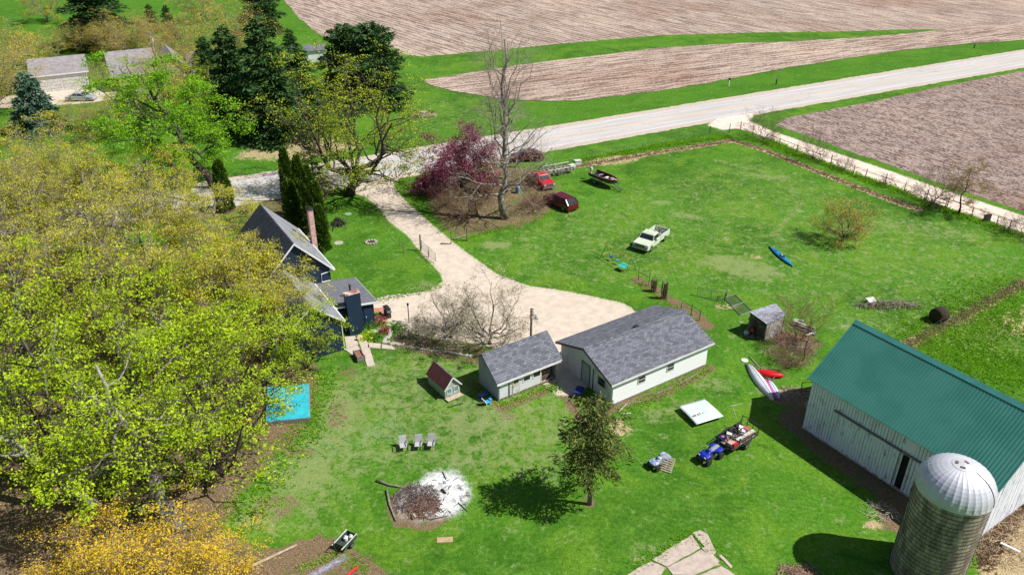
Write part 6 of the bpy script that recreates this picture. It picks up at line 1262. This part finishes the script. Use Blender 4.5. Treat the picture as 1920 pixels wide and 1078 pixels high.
for y in (0, .7): b.bar((0, y, .1), (2.3, y, .1), .07)
for x in (0, .8, 1.6, 2.3): b.bar((x, 0, .1), (x, .7, .1), .06)
b.build('rails', W['wood'], o)
log('pale bare pole lying across the bramble toward the red kayak', (1405, 668), (1440, 705), .05, W['palewood'], cat='pole', name='pole')
o = thing('metal_gate', 'small rusty tube gate leaning at the barn corner', 'gate', T(1502, 742), .1); b = MB()
b.tube([(0, 0, 0), (-.1, .1, 1.3)], .04, 5); b.tube([(-.1, .1, 1.3), (1.3, .35, 1.05)], .03, 5); b.tube([(-.05, .05, .6), (1.3, .35, .45)], .03, 5); b.tube([(1.3, .35, 0), (1.3, .35, 1.05)], .03, 5); b.build('bars', W['rust'], o)
# swing set
def swing():
    a, c_ = Vector(T2(1128, 487)), Vector(T2(1181, 499)); a2 = T2(1128, 487); rz = math.atan2(*(reversed((Vector(T(1183, 484, 1.5)[:2]) - Vector(T(1137, 460, 1.5)[:2]))[:]))); s0 = Vector(T(1137, 460, 1.55)); s1 = Vector(T(1183, 484, 1.55)); rz = math.atan2((s1 - s0).y, (s1 - s0).x); L = (s1 - s0).length
    o = thing('swing_set', 'small swing set with orange top bar, green legs and blue seats', 'swing set', (s0.x, s0.y, 0), rz); b = MB(); b.tube([(0, 0, 1.55), (L, 0, 1.55)], .035, 6); b.build('top_bar', mat('orange_bar', (.68, .30, .06), None, 3, .5), o)
    gl = mat('dark_teal_tube', (.03, .16, .15), None, 3, .5)
    for x in (0, L):
        for y in (-.75, .75): MB().tube([(x, 0, 1.55), (x + (-.15 if x == 0 else .15), y, 0)], .028, 5).build('leg', gl, o)
        MB().tube([(x, -.45, .6), (x, .45, .6)], .02, 5).build('brace', mat('yellow_brace', (.65, .45, .08), None, 3, .5), o)
    for x, mt in ((L * .22, W['blue']), (L * .5, W['lightblue'])):
        b = MB(); b.loft([[(x - .2, -.1 + y, .45 + z) for y, z in ((0, .1), (.2, .1), (.2, .0), (0, 0))], [(x, -.1 + y, .38 + z) for y, z in ((0, .1), (.2, .1), (.2, .0), (0, 0))], [(x + .2, -.1 + y, .45 + z) for y, z in ((0, .1), (.2, .1), (.2, .0), (0, 0))]]); s = b.build('swing_seat', mt, o)
        b = MB(); b.tube([(x - .2, 0, .5), (x - .16, 0, 1.54)], .01, 4); b.tube([(x + .2, 0, .5), (x + .16, 0, 1.54)], .01, 4); b.build('chain', W['steel'], s)
    b = MB(); b.box((L * .86, -.55, .62), (.9, .75, .06), .1, R(12)); b.build('play_table', mat('mint_plastic', (.05, .48, .38), (.04, .40, .33), 2, .45), o)
    b = MB(); 
    for dx, dy in ((-.35, -.25), (.35, -.25), (.35, .25), (-.35, .25)): b.tube([(L * .86 + dx, -.55 + dy, .6), (L * .86 + dx * 1.2, -.55 + dy * 1.2, 0)], .02, 4)
    b.build('table_legs', W['darkmetal'], o)
swing()
# posts beside the garage
VB = mat('vine_bark', (.24, .15, .11), (.12, .08, .06), 6, .95, bump=.5)
def vinepost(label, px, py, h, seed):
    o = thing('vine_covered_post', label, 'post', T(px, py)); g = random.Random(seed); MB().tube([(0, 0, 0), (.03, 0, h * .95)], [.14, .11], 7).build('post', W['wood'], o); b = MB()
    for i in range(40):
        a = g.uniform(0, 6.28); tw = g.uniform(-2, 2); r_ = g.uniform(.15, .3); b.tube([(r_ * math.cos(a + tw * t) * (1 + .2 * t), r_ * math.sin(a + tw * t), h * t) for t in np.linspace(0, g.uniform(.8, 1.05), 6)], .018, 3, False)
    b.build('vine', VB, o)
vinepost('thick vine wrapped post nearer the swing set', 1225, 547, 1.5, 1); vinepost('larger vine wrapped post nearer the garage', 1244, 560, 1.9, 2)
def fence(label, posts, h, rails, name='fence', wire=False, mt=None, group=None, pr=.06, seed=0):
    o = thing(name, label, 'fence', (*T2(*posts[0]), 0), group=group); O = Vector((*T2(*posts[0]), 0)); g = random.Random(seed); P = [Vector((*T2(*p), 0)) - O for p in posts]; H = [h * g.uniform(.85, 1.1) for _ in P]
    for p, hh in zip(P, H): MB().tube([p, p + Vector((g.uniform(-.06, .06), g.uniform(-.06, .06), hh))], [pr, pr * .8], 5).build('post', mt or W['wood'], o)
    b = MB()
    for a, c_, h0, h1 in zip(P[:-1], P[1:], H[:-1], H[1:]):
        for f in rails: b.tube([a + Vector((0, 0, h0 * f)), c_ + Vector((0, 0, h1 * f))], .012 if wire else .035, 4)
    b.build('wires' if wire else 'rails', W['darkmetal'] if wire else (mt or W['wood']), o); return o
fence('short dark rail fence behind the garage ridge', [(1277, 583), (1296, 591), (1311, 601)], 1.15, (.55, .9), seed=1)
fence('single pipe and cable by the vine wrapped posts', [(1197, 525), (1216, 536)], 1.5, (.6,), mt=W['darkmetal'], pr=.035, seed=2)
lane_posts = [(1330, 252), (1367, 249), (1388, 244), (1411, 253)] + [(1460, 277), (1493, 288), (1536, 304), (1557, 311), (1600, 327), (1622, 334), (1659, 347), (1694, 361), (1735, 378), (1775, 390), (1820, 410), (1867, 425), (1890, 435), (1925, 446)]
fence('long wire fence with wooden posts along the farm lane', lane_posts, 1.5, (.3, .6, .9), wire=True, seed=3, pr=.07)
fence('wooden rail gate section beside the lane trees', [(1732, 376), (1751, 383), (1772, 390)], 1.2, (.5, .9), 'rail_gate', seed=4)
fence('low wire fence with thin posts from driveway gate to oak', [(690, 378), (701, 397), (726, 430), (750, 462), (757, 474)], 1.0, (.4, .9), wire=True, pr=.03, seed=5)
fence('wire fence section joining the driveway gate', [(757, 474), (789, 470)], 1.3, (.3, .6, .95), wire=True, mt=W['wood'], pr=.06, seed=6)
fence('thin wire fence in the roadside verge beside the pasture', [(1100, 300), (1110, 297), (1140, 292), (1170, 286), (1205, 280), (1250, 270), (1300, 260), (1330, 252)], 1.3, (.5, .9), wire=True, pr=.04, seed=7)
fence('old wire fence in the straw line east of the barn', [(1722, 638), (1760, 616), (1800, 596), (1850, 570), (1900, 541), (1960, 510)], 1.0, (.4, .9), wire=True, pr=.05, seed=8)
def tube_gate():
    a, c_ = T2(791, 470), T2(817, 494); rz = math.atan2(c_[1] - a[1], c_[0] - a[0]); L = math.hypot(c_[0] - a[0], c_[1] - a[1]); o = thing('farm_gate', 'open green tube gate beside the gravel driveway', 'gate', (*a, 0), rz); b = MB(); mt = mat('gate_green', (.10, .20, .15), (.2, .24, .22), 5, .5)
    for z in (.25, .5, .75, 1.0, 1.25): b.tube([(0, 0, z), (L, 0, z)], .025, 5)
    for x in (0, L * .5, L): b.tube([(x, 0, .25), (x, 0, 1.25)], .028, 5)
    b.build('bars', mt, o); MB().tube([(L * .5, .0, 0), (L * .5, 0, .8)], .07, 6).build('prop', W['greywood'], o)
tube_gate()
stake('tall wooden gate post at the open tube gate', 789, 470, 2.0, .1, W['wood'], name='gate_post', cat='post')
stake('weathered gate post across the driveway beside the brush', 876, 452, 1.7, .11, W['wood'], name='gate_post', cat='post'); stake('thin metal post at the end of the logs by the driveway', 846, 457, 1.5, .04, W['darkmetal'], name='gate_post', cat='post')
log('old grey log beside the driveway post', (850, 449), (874, 441), .12); log('thin log end reaching onto the driveway', (826, 457), (846, 457), .08, W['wood'])
stake('reddish post at the driveway mouth', 743, 333, .9, .09, W['rust'], name='mailbox_post', cat='post')
def mailbox(label, px, py, mt):
    o = thing('mailbox', label, 'mailbox', T(px, py), .3); bx((0, 0, .55), (.1, .1, 1.1)).build('post', W['wood'], o)
    MB().loft([[(x, .12 * math.cos(t), 1.12 + .16 * max(0, math.sin(t)) + (0 if math.sin(t) > -.01 else -.1)) for t in np.linspace(0, 2 * PI, 10, False)] for x in (-.25, .25)]).build('box', mt, o)
mailbox('small grey mailbox on a post by the driveway mouth', 768, 341, W['grey']); 
o = thing('utility_box', 'white utility box in the verge beside the tan bank', 'utility box', T(1083, 310), .3); bx((0, 0, .35), (.9, .6, .7)).build('cabinet', mat('pale_box', (.62, .66, .60), None, 3, .6), o); bx((0, 0, .73), (.98, .68, .06)).build('lid', W['offwhite'], o)
def marker(label, px, py, mt, h=1.4):
    o = thing('marker_post', label, 'marker', T(px, py)); MB().tube([(0, 0, 0), (0, 0, h)], .12, 6).build('post', mt, o); bx((0, -.1, h - .2), (.4, .05, .4)).build('plate', W['darkmetal'] if mt is not W['darkmetal'] else W['grey'], o)
marker('white cable marker post on the field edge', 1366, 162, W['white'], 1.6); marker('dark small marker sign in the roadside grass', 1455, 159, W['darkmetal'], 1.3); marker('tiny dark marker at the field edge far along the road', 1826, 91, W['darkmetal'], 1.2)
o = thing('dark_crate', 'dark square board standing at the lane fence', 'board', T(1849, 416), .2); bx((0, 0, .5), (1.0, .1, 1.0)).build('panel', W['darkmetal'], o)
# utility pole and lamp behind the small shed
o = thing('utility_pole', 'dark wooden pole with insulators and a lamp behind the small shed', 'pole', off((-1.08, 52.5), R(33.3), 5.75, 3.75)); MB().tube([(0, 0, 0), (0, 0, 5.15)], [.12, .09], 8).build('pole', W['wood'], o)
b = MB()
for z in (4.5, 4.75, 5.0): b.lathe([(.03, 0), (.07, .03), (.07, .08), (.03, .1)], 8, (.15, 0, z))
b.build('insulators', W['darkmetal'], o); b = MB(); b.tube([(0, 0, 4.4), (.3, -.05, 4.5), (.38, -.06, 4.45)], .025, 5); b.build('lamp_arm', W['steel'], o); MB().lathe([(.16, 0), (.15, .1), (.06, .2), (.05, .3)], 10, (.4, -.06, 4.15)).build('lamp_head', W['grey'], o)
# grill, lamp post and flower bed by the house
def gas_grill():
    o = thing('gas_grill', 'black gas grill with side shelves on the red patio', 'grill', T(727, 594), R(-62)); bx((0, 0, .45), (.75, .5, .85)).build('cabinet', W['darkmetal'], o, bevel=.02)
    MB().loft([[(x, .28 * math.cos(t), .92 + .26 * math.sin(t)) for t in np.linspace(0, PI, 8)] for x in (-.36, .36)]).build('lid', W['black'], o); bx((0, -.3, 1.05), (.5, .04, .04)).build('handle', W['steel'], o)
    for s_ in (-1, 1): bx((s_ * .58, 0, .88), (.38, .45, .04)).build('side_shelf', W['steel'], o)
gas_grill()
o = thing('lamp_post', 'thin dark lamp post at the gravel edge near the grill', 'lamp', T(767, 605)); MB().tube([(0, 0, 0), (0, 0, 1.9)], .05, 6).build('post', W['darkmetal'], o); MB().lathe([(.06, 0), (.11, .08), (.1, .22), (.02, .3)], 8, (0, 0, 1.9)).build('lantern', W['black'], o)
def clump(name, label, px, py, r_, h, leaf, n, size, seed, cat='plant', group=None):
    g = np.random.default_rng(seed); o = thing(name, label, cat, T(px, py), group=group); b = MB()
    P = g.normal(0, 1, (n, 3)); P /= np.linalg.norm(P, axis=1)[:, None]; P *= g.uniform(.35, 1.0, (n, 1)) ** .5 * (1 + .25 * np.sin(P[:, :1] * 7 + seed)); P[:, 2] = np.abs(P[:, 2]); P *= [r_, r_, h]
    for i in range(10): a = i * .63; b.tube([(0, 0, 0), (r_ * .4 * math.cos(a), r_ * .4 * math.sin(a), h * .5), (r_ * .7 * math.cos(a), r_ * .7 * math.sin(a), h * .8)], [.02, .015, .008], 3, False)
    b.build('stems', BK['twig'], o); quads('foliage', leafquads(g, P, size), LF[leaf], o); return o
LF['redleaf'] = leafmat('leaf_barberry', [(.32, .06, .06), (.42, .12, .10), (.25, .04, .05)], .2)
clump('barberry_bush', 'red barberry bush beside the gas grill', 712, 605, .75, .7, 'redleaf', 420, .15, 3, 'shrub'); clump('barberry_bush', 'red barberry bush among the bed stones', 721, 622, .65, .6, 'redleaf', 360, .15, 4, 'shrub')
clump('garden_plant', 'bright green leafy perennials at the chase foot', 690, 632, .95, .45, 'lime', 380, .22, 5); clump('garden_plant', 'dark green perennials in the stone bed', 704, 634, .7, .45, 'weed', 300, .22, 6); clump('garden_plant', 'green perennials under the navy wing wall', 697, 612, .7, .5, 'weed', 240, .2, 7); clump('garden_plant', 'small green shrub at the patio corner', 709, 592, .45, .5, 'green', 200, .16, 8)
clump('garden_plant', 'low green shrub at the crabapple bed', 748, 618, .8, .7, 'weed', 280, .2, 9)
def rocks(label, band, n, seed, s=(.12, .28), group='stones edging the flower bed'):
    g = random.Random(seed); base = []
    for k in range(3):
        b = MB(); vs = []
        for i in range(5):
            th = PI * i / 4
            for j in range(7): a = 2 * PI * j / 7; r_ = math.sin(th) * g.uniform(.8, 1.2) + .02; vs.append((r_ * math.cos(a), r_ * math.sin(a), .45 - .55 * math.cos(th) * g.uniform(.85, 1.1)))
        b.loft([vs[i * 7:(i + 1) * 7] for i in range(5)]); base.append(b.mesh('bed_stone'))
        base[-1].materials.append(W['stone'])
    for i in range(n):
        t = (i + .5) / n * (len(band) - 1); k = min(int(t), len(band) - 2); f = t - k; px = band[k][0] + (band[k + 1][0] - band[k][0]) * f + g.uniform(-2, 2); py = band[k][1] + (band[k + 1][1] - band[k][1]) * f + g.uniform(-1.5, 1.5)
        o = bpy.data.objects.new('bed_stone', base[i % 3]); COL.objects.link(o); o.location = T(px, py); s_ = g.uniform(*s); o.scale = (s_, s_ * g.uniform(.7, 1.1), s_ * .7); o.rotation_euler.z = g.uniform(0, 6); tag(o, label, 'stone', group)
rocks('pale rounded stone edging the flower bed by the navy chase', [(686, 630), (700, 622), (712, 618)], 9, 1); rocks('pale rounded stone edging the flower bed by the navy chase', [(729, 608), (733, 622), (728, 634), (718, 640), (735, 645), (760, 648)], 30, 2)
rocks('small grey stone along the path under the crabapples', [(765, 650), (800, 656), (850, 662), (885, 668)], 40, 3, (.1, .2), 'stones along the crabapple bed')
rocks('whitish stone in the row edging the gravel by the wing roof', [(706, 563), (730, 556), (760, 553), (790, 551)], 24, 4, (.1, .2), 'stones edging the gravel by the wing')
def planter():
    o = thing('planter_box', 'grey wooden planter box with brown soil on the concrete slabs', 'planter', T(674, 672), R(118)); b = MB(); L, Wd = 1.15, .62
    for s_ in (-1, 1):
        for z in (.12, .3, .48): b.box((0, s_ * Wd / 2, z), (L, .03, .15)); b.box((s_ * L / 2, 0, z), (.03, Wd, .15))
    b.build('boards', W['greywood'], o); b = MB()
    for x in (-1, 1):
        for y in (-1, 1): b.box((x * (L / 2 + .02), y * (Wd / 2 + .02), .3), (.07, .07, .62))
    b.build('corner_posts', W['greywood'], o); bx((0, 0, .36), (L - .06, Wd - .06, .1)).build('soil', mat('planter_soil', (.30, .13, .09), (.2, .08, .06), 6, .95), o)
planter()
# lawn features near the house
def root_ball():
    o = thing('brush_tepee', 'dark spidery brush heap on the lawn beside the arborvitae', 'brush', T(634, 422)); g = random.Random(6); b = MB()
    for i in range(90):
        a = g.uniform(0, 6.28); r_ = g.uniform(.3, 1.1); b.tube([(r_ * math.cos(a), r_ * math.sin(a) * .8, .02), (r_ * .5 * math.cos(a + .2), r_ * .5 * math.sin(a), .5), (g.uniform(-.3, .3), g.uniform(-.3, .3), g.uniform(.6, 1.0))], .025, 3, False)
    for i in range(14):
        a = g.uniform(0, 6.28); r_ = g.uniform(1.4, 2.3); b.tube([(0, 0, .5), (r_ * .6 * math.cos(a), r_ * .6 * math.sin(a), .4), (r_ * math.cos(a), r_ * math.sin(a), .08)], .03, 3, False)
    b.build('branches', mat('black_branches', (.035, .04, .03), (.07, .06, .05), 4, .95), o)
root_ball()
o = tag(MB().lathe([(.5, 0), (.52, .05), (.4, .08), (.02, .09)], 20).build('stone_disc', W['stone']), 'flat pale stone disc in the lawn near the arborvitae', 'stone disc'); o.location = T(635, 456)
o = tag(MB().lathe([(.42, 0), (.42, .06), (.02, .07)], 16).build('stone_disc', mat('greenish_stone', (.30, .42, .27), None, 3, .9)), 'greenish stone disc behind the spidery brush heap', 'stone disc'); o.location = T(653, 402)
def fire_ring():
    o = thing('fire_ring', 'ring of stones with black ash pit in the side lawn', 'fire ring', T(696, 455)); b = MB(); g = random.Random(3)
    for i in range(12): a = i * PI / 6; b.box((.62 * math.cos(a), .5 * math.sin(a), .08), (.26, .2, .17), a + g.uniform(-.3, .3))
    b.build('stones', W['stone'], o, bevel=.03); MB().lathe([(.55, .01), (.5, .03), (.02, .035)], 14).build('ash', mat('pit_ash', (.03, .025, .02), (.07, .05, .035), 6, .95), o)
fire_ring()
def ring_bed():
    o = thing('flower_bed', 'small ring flower bed with stones across the road', 'flower bed', T(795, 216)); b = MB(); b.lathe([(2.2, 0), (2.1, .05), (.02, .08)], 24); b.build('soil', mat('bed_soil', (.30, .24, .14), (.18, .14, .09), 3, .95), o); b = MB(); g = random.Random(2)
    for i in range(5): b.box((-.3 + g.uniform(-.6, .6), .4 + g.uniform(-.4, .4), .2), (.6, .5, .5), g.uniform(0, 3), .2)
    b.build('stones', W['stone'], o, bevel=.08); gg = np.random.default_rng(3); a = gg.uniform(0, 6.28, 500); r_ = gg.uniform(1.5, 2.4, 500); P = np.stack([r_ * np.cos(a), r_ * np.sin(a) * .9, gg.uniform(.05, .35, 500)], 1); quads('foliage', leafquads(gg, P[np.abs(np.sin(a)) > .45], .28), LF['weed'], o)
ring_bed()
# things by the small shed
o = MB().loft([[(x, .24 * math.cos(t), .16 + .15 * math.sin(t) + .12 * (x - .5) ** 2) for t in np.linspace(PI, 2 * PI, 7)] for x in (0, .25, .6, 1.0)], False).build('plastic_sled', mat('dusk_blue', (.12, .22, .65), None, 3, .4), smooth=True); s = o.modifiers.new('s', 'SOLIDIFY'); s.thickness = .03; o.location = (*T2(900, 747), .1); o.rotation_euler = (0, .2, .9); tag(o, 'blue plastic sled in the shade between playhouse and shed', 'sled')
o = thing('toy_chair', 'turquoise and white plastic toy chair at the shed corner', 'toy', T(914, 757), R(35)); bx((0, 0, .22), (.5, .42, .06)).build('seat', W['lightblue'], o); bx((-.3, 0, .42), (.06, .42, .5), 0, 0, -.5).build('backrest', W['white'], o); bx((.32, .05, .3), (.2, .3, .1)).build('tray', W['lightblue'], o)
for x, y in ((-.2, -.17), (.2, -.17), (.2, .17), (-.2, .17)): bx((x, y, .1), (.05, .05, .2)).build('leg', W['white'], o)
o = thing('wheelbarrow', 'blue wheelbarrow in the dark gap before the garage gable', 'wheelbarrow', T(1083, 748), R(70)); MB().loft([[(x, y, z) for y, z in ((-w, .62), (-w * .7, .32 + d_), (w * .7, .32 + d_), (w, .62))] for x, w, d_ in ((0, .34, .1), (.3, .36, 0), (.75, .36, .02), (1.0, .3, .15))]).build('tray', mat('navy_tray', (.02, .04, .22), None, 3, .4), o); b = MB(); b.bar((-.7, -.28, .5), (.9, -.15, .25), .04); b.bar((-.7, .28, .5), (.9, .15, .25), .04); b.bar((.1, -.25, .3), (.1, -.25, 0), .03); b.bar((.1, .25, .3), (.1, .25, 0), .03); b.build('handles', W['wood'], o); wheel(o, 1.0, 0, .2, .08)
log('bare pale branch leaning between shed and garage', (1060, 726), (1079, 747), .035, W['palewood']); log('dead stick behind the spruce top', (1066, 748), (1082, 770), .03, W['wood'])
for i, (a, c_, lb) in enumerate([((1160, 768), (1190, 752), 'rotting plank nearest the spruce under the garage wall'), ((1190, 757), (1222, 744), 'rotting plank under the first garage window'), ((1228, 740), (1262, 724), 'rotting plank between the two garage windows'), ((1160, 772), (1176, 756), 'pale branch lying at the garage corner'), ((1270, 722), (1322, 692), 'thin plank along the bright end of the garage wall'), ((1332, 641), (1348, 650), 'splintered board behind the garage corner'), ((1162, 776), (1183, 774), 'white stick on the grass by the spruce')]):
    log(lb, a, c_, .05, (W['greywood'], W['wood'], W['greywood'], W['palewood'], W['greywood'], W['palewood'], W['offwhite'])[i], cat='plank', name='plank')
clump('weed_patch', 'pale green weed clump in the gap between shed and garage', 1040, 730, .6, .25, 'green', 200, .16, 15)
# east pasture details
sticks('brush_pile', 'grey brush pile in the pasture with a white scrap', 'brush', T2(1665, 573), 3.2, .7, 380, 1.3, .02, .5, mat('grey_brush', (.30, .26, .20), (.14, .17, .07), 4, .95), 14, 'stuff')
slabthing('scrap_sheet', 'white scrap panel on the pasture brush pile', 'panel', 1632, 568, (.9, .7, .06), .3, W['offwhite'], .35, .2); slabthing('scrap_sheet', 'small red scrap at the foot of the white scrap panel', 'panel', 1637, 576, (.6, .25, .06), .4, mat('dull_red', (.38, .1, .07), None, 4, .9), .1)
def culvert():
    o = thing('round_bale', 'dark rotting round bale at the corner of the straw line', 'bale', T(1758, 602), .5); MB().loft([[(x, r_ * math.cos(t), r_ + r_ * math.sin(t)) for t in np.linspace(0, 2 * PI, 20, False)] for x, r_ in ((-.62, .62), (-.55, .72), (0, .75), (.55, .72), (.62, .62))]).build('bale', mat('rotten_bale', (.022, .018, .012), (.05, .045, .02), 6, .95, bump=.5), o, smooth=True)
culvert()
log('pale broken branch beside the dark bale', (1775, 596), (1790, 592), .06, W['palewood']); log('branch stub standing in the straw line', (1786, 600), (1776, 580), .05, W['rust'])
sticks('straw_windrow', 'grey straw and stems along the old fence line', 'straw', T2(1790, 602), 2.0, .9, 160, .7, .014, .2, mat('straw_stems', (.52, .40, .28), (.3, .22, .15), 5, .95), 22, 'stuff')
# barnyard
sticks('dry_stalks', 'dry weed stalks in the straw beside the silo', 'weeds', T2(1900, 1010), 3.4, 3.0, 700, .9, .013, .35, mat('dry_stalks', (.60, .46, .31), (.34, .24, .16), 5, .95), 23, 'stuff')
sticks('dry_stalks', 'pale stalks in the shade between barn door and silo', 'weeds', T2(1650, 960), 1.3, .9, 70, .9, .012, .6, mat('pale_stalks', (.58, .50, .42), None, 5, .95), 24, 'stuff')
slabthing('white_board', 'narrow white board lying in the straw by the barn', 'board', 1892, 1031, (1.15, .16, .05), -.75, W['white'], .25); sticks('brush_pile', 'reddish brush heap at the bottom edge before the silo', 'brush', T2(1495, 1078), 1.2, .8, 160, .7, .016, .35, mat('red_brush', (.42, .27, .2), (.24, .14, .1), 5, .95), 25, 'stuff')
log('grey rail beside the reddish brush heap', (1508, 1047), (1545, 1078), .05, W['greywood'], name='rail', cat='rail')
path_tube('cable', [(1607, 600), (1600, 612), (1570, 610)], .02, W['offwhite'], 'thin pale pipe by the far barn corner', 'pipe')
for a, c_, lb in (((1374, 762), (1380, 782), 'thin white stick standing up in the lawn behind the trailer'), ((1367, 762), (1392, 756), 'thin pale stick on the lawn by the barn shadow')): log(lb, a, c_, .018, W['offwhite'], cat='stick', name='stick')
# weeds as real blades along edges
def tufts(name, label, lines, n, h, r_, leaf, seed, size=.1, w_=.35):
    g = np.random.default_rng(seed); out = []
    for line, frac in lines:
        P = PXL(line); seg = np.array([math.dist(a, b_) for a, b_ in zip(P[:-1], P[1:])]); cum = np.r_[0, np.cumsum(seg)]; m_ = int(n * frac); u = g.uniform(0, cum[-1], m_)
        x_ = np.interp(u, cum, [p[0] for p in P]) + g.normal(0, w_, m_); y_ = np.interp(u, cum, [p[1] for p in P]) + g.normal(0, w_, m_); out.append(np.stack([x_, y_, np.zeros(m_)], 1))
    C_ = np.concatenate(out); C_ = np.repeat(C_, 7, 0); m_ = len(C_); a = g.uniform(0, 6.28, m_); l = h * g.uniform(.4, 1.2, m_); tip = C_ + np.stack([np.cos(a) * r_ * g.uniform(.3, 1.2, m_), np.sin(a) * r_ * g.uniform(.3, 1.2, m_), l], 1)
    sd_ = np.stack([-np.sin(a), np.cos(a), np.zeros(m_)], 1) * size * g.uniform(.3, .8, (m_, 1)); C_ = C_ + g.normal(0, .04, (m_, 3)) * [1, 1, 0]
    return tag(quads(name, np.stack([C_ - sd_, C_ + sd_, tip], 1), LF[leaf]), label, 'grass', kind='stuff')
tufts('grass_tufts', 'coarse green grass tufts along the lane fence and verge', [([(1400, 258), (1460, 279), (1540, 306), (1600, 329), (1700, 365), (1780, 396), (1860, 424), (1925, 447)], .45), ([(1010, 318), (1100, 300), (1250, 272), (1370, 256)], .3), ([(1440, 262), (1520, 296), (1600, 328), (1700, 362)], .25)], 5200, .26, .14, 'green', 1, .06, .5)
tufts('dry_grass', 'tan dead grass along the bank and the old fence line', [([(1010, 326), (1100, 309), (1250, 284), (1375, 264), (1440, 285), (1500, 309), (1600, 349), (1720, 392)], .55), ([(1700, 650), (1790, 600), (1925, 528)], .25), ([(1840, 1060), (1880, 980), (1930, 940)], .2)], 5200, .18, .14, 'straw', 2, .05, .4)
tufts('grass_tufts', 'green weeds around buildings, slabs and posts', [([(880, 715), (945, 762), (1045, 718)], .16), ([(1160, 772), (1240, 738), (1330, 690)], .2), ([(1200, 530), (1240, 560), (1300, 598)], .12), ([(1440, 640), (1480, 670), (1500, 690)], .12), ([(1190, 1065), (1300, 1000), (1350, 1045)], .1), ([(700, 566), (760, 553), (830, 535)], .08), ([(850, 455), (920, 435), (1000, 415), (1040, 395)], .14), ([(560, 1070), (640, 1040), (690, 1070)], .08)], 2600, .14, .10, 'green', 3, .04, .3)
tufts('grass_tufts', 'rough tussocks in the east pasture behind the barn', [([(1730, 660), (1800, 640), (1925, 600)], .35), ([(1820, 700), (1925, 690)], .25), ([(1720, 640), (1925, 530)], .4)], 7000, .2, .12, 'green', 4, .045, 2.2)
tufts('grass_tufts', 'sparse green clumps in the grove leaf litter', [([(60, 900), (200, 880), (350, 880)], .4), ([(420, 1000), (500, 900), (580, 800), (610, 700)], .6)], 2200, .2, .12, 'green', 5, .05, .9)
g = np.random.default_rng(77); n = 26000; PX = g.uniform(-60, 600, n); PY = g.uniform(560, 1120, n); C_ = np.array([T(a, c_, .03) for a, c_ in zip(PX, PY)]); k = sdf(C_[:, 0], C_[:, 1], PXL([(-260, 470), (60, 500), (330, 545), (470, 600), (560, 655), (598, 690), (580, 760), (546, 828), (490, 870), (440, 930), (405, 990), (450, 1025), (520, 1078), (520, 1200), (-400, 1200)])) > 0
tag(quads('fallen_leaves', leafquads(g, C_[k], .16, 2.5), LF['straw']), 'brown fallen leaves under the grove', 'leaves', kind='stuff')
n = 5000; ang = g.uniform(0, 6.28, n); rr_ = np.sqrt(g.uniform(0, 1, n)); c_ = T2(920, 375); C_ = np.stack([c_[0] + rr_ * 8.0 * np.cos(ang), c_[1] + rr_ * 9.0 * np.sin(ang), np.full(n, .03)], 1)
tag(quads('fallen_leaves', leafquads(g, C_, .2, 2.0), LF['straw']), 'brown leaf litter under the sycamore and redbud', 'leaves', kind='stuff')
g = np.random.default_rng(78); n = 3000; C_ = np.stack([T2(870, 655)[0] + g.normal(-2.6, 3.0, n), T2(870, 655)[1] + g.normal(.5, .9, n), np.full(n, .03)], 1)
tag(quads('fallen_petals', leafquads(g, C_, .08, 2.5), LF['blossom']), 'pale petals scattered under the crabapples', 'petals', kind='stuff')
o = tag(MB().lathe([(.28, 0), (.3, .45), (.3, .9), (.26, .92)], 14).build('barrel', mat('blue_grey_barrel', (.10, .22, .36), (.2, .28, .36), 3, .5)), 'blue grey barrel behind the sycamore trunk', 'barrel'); o.location = T(971, 362)
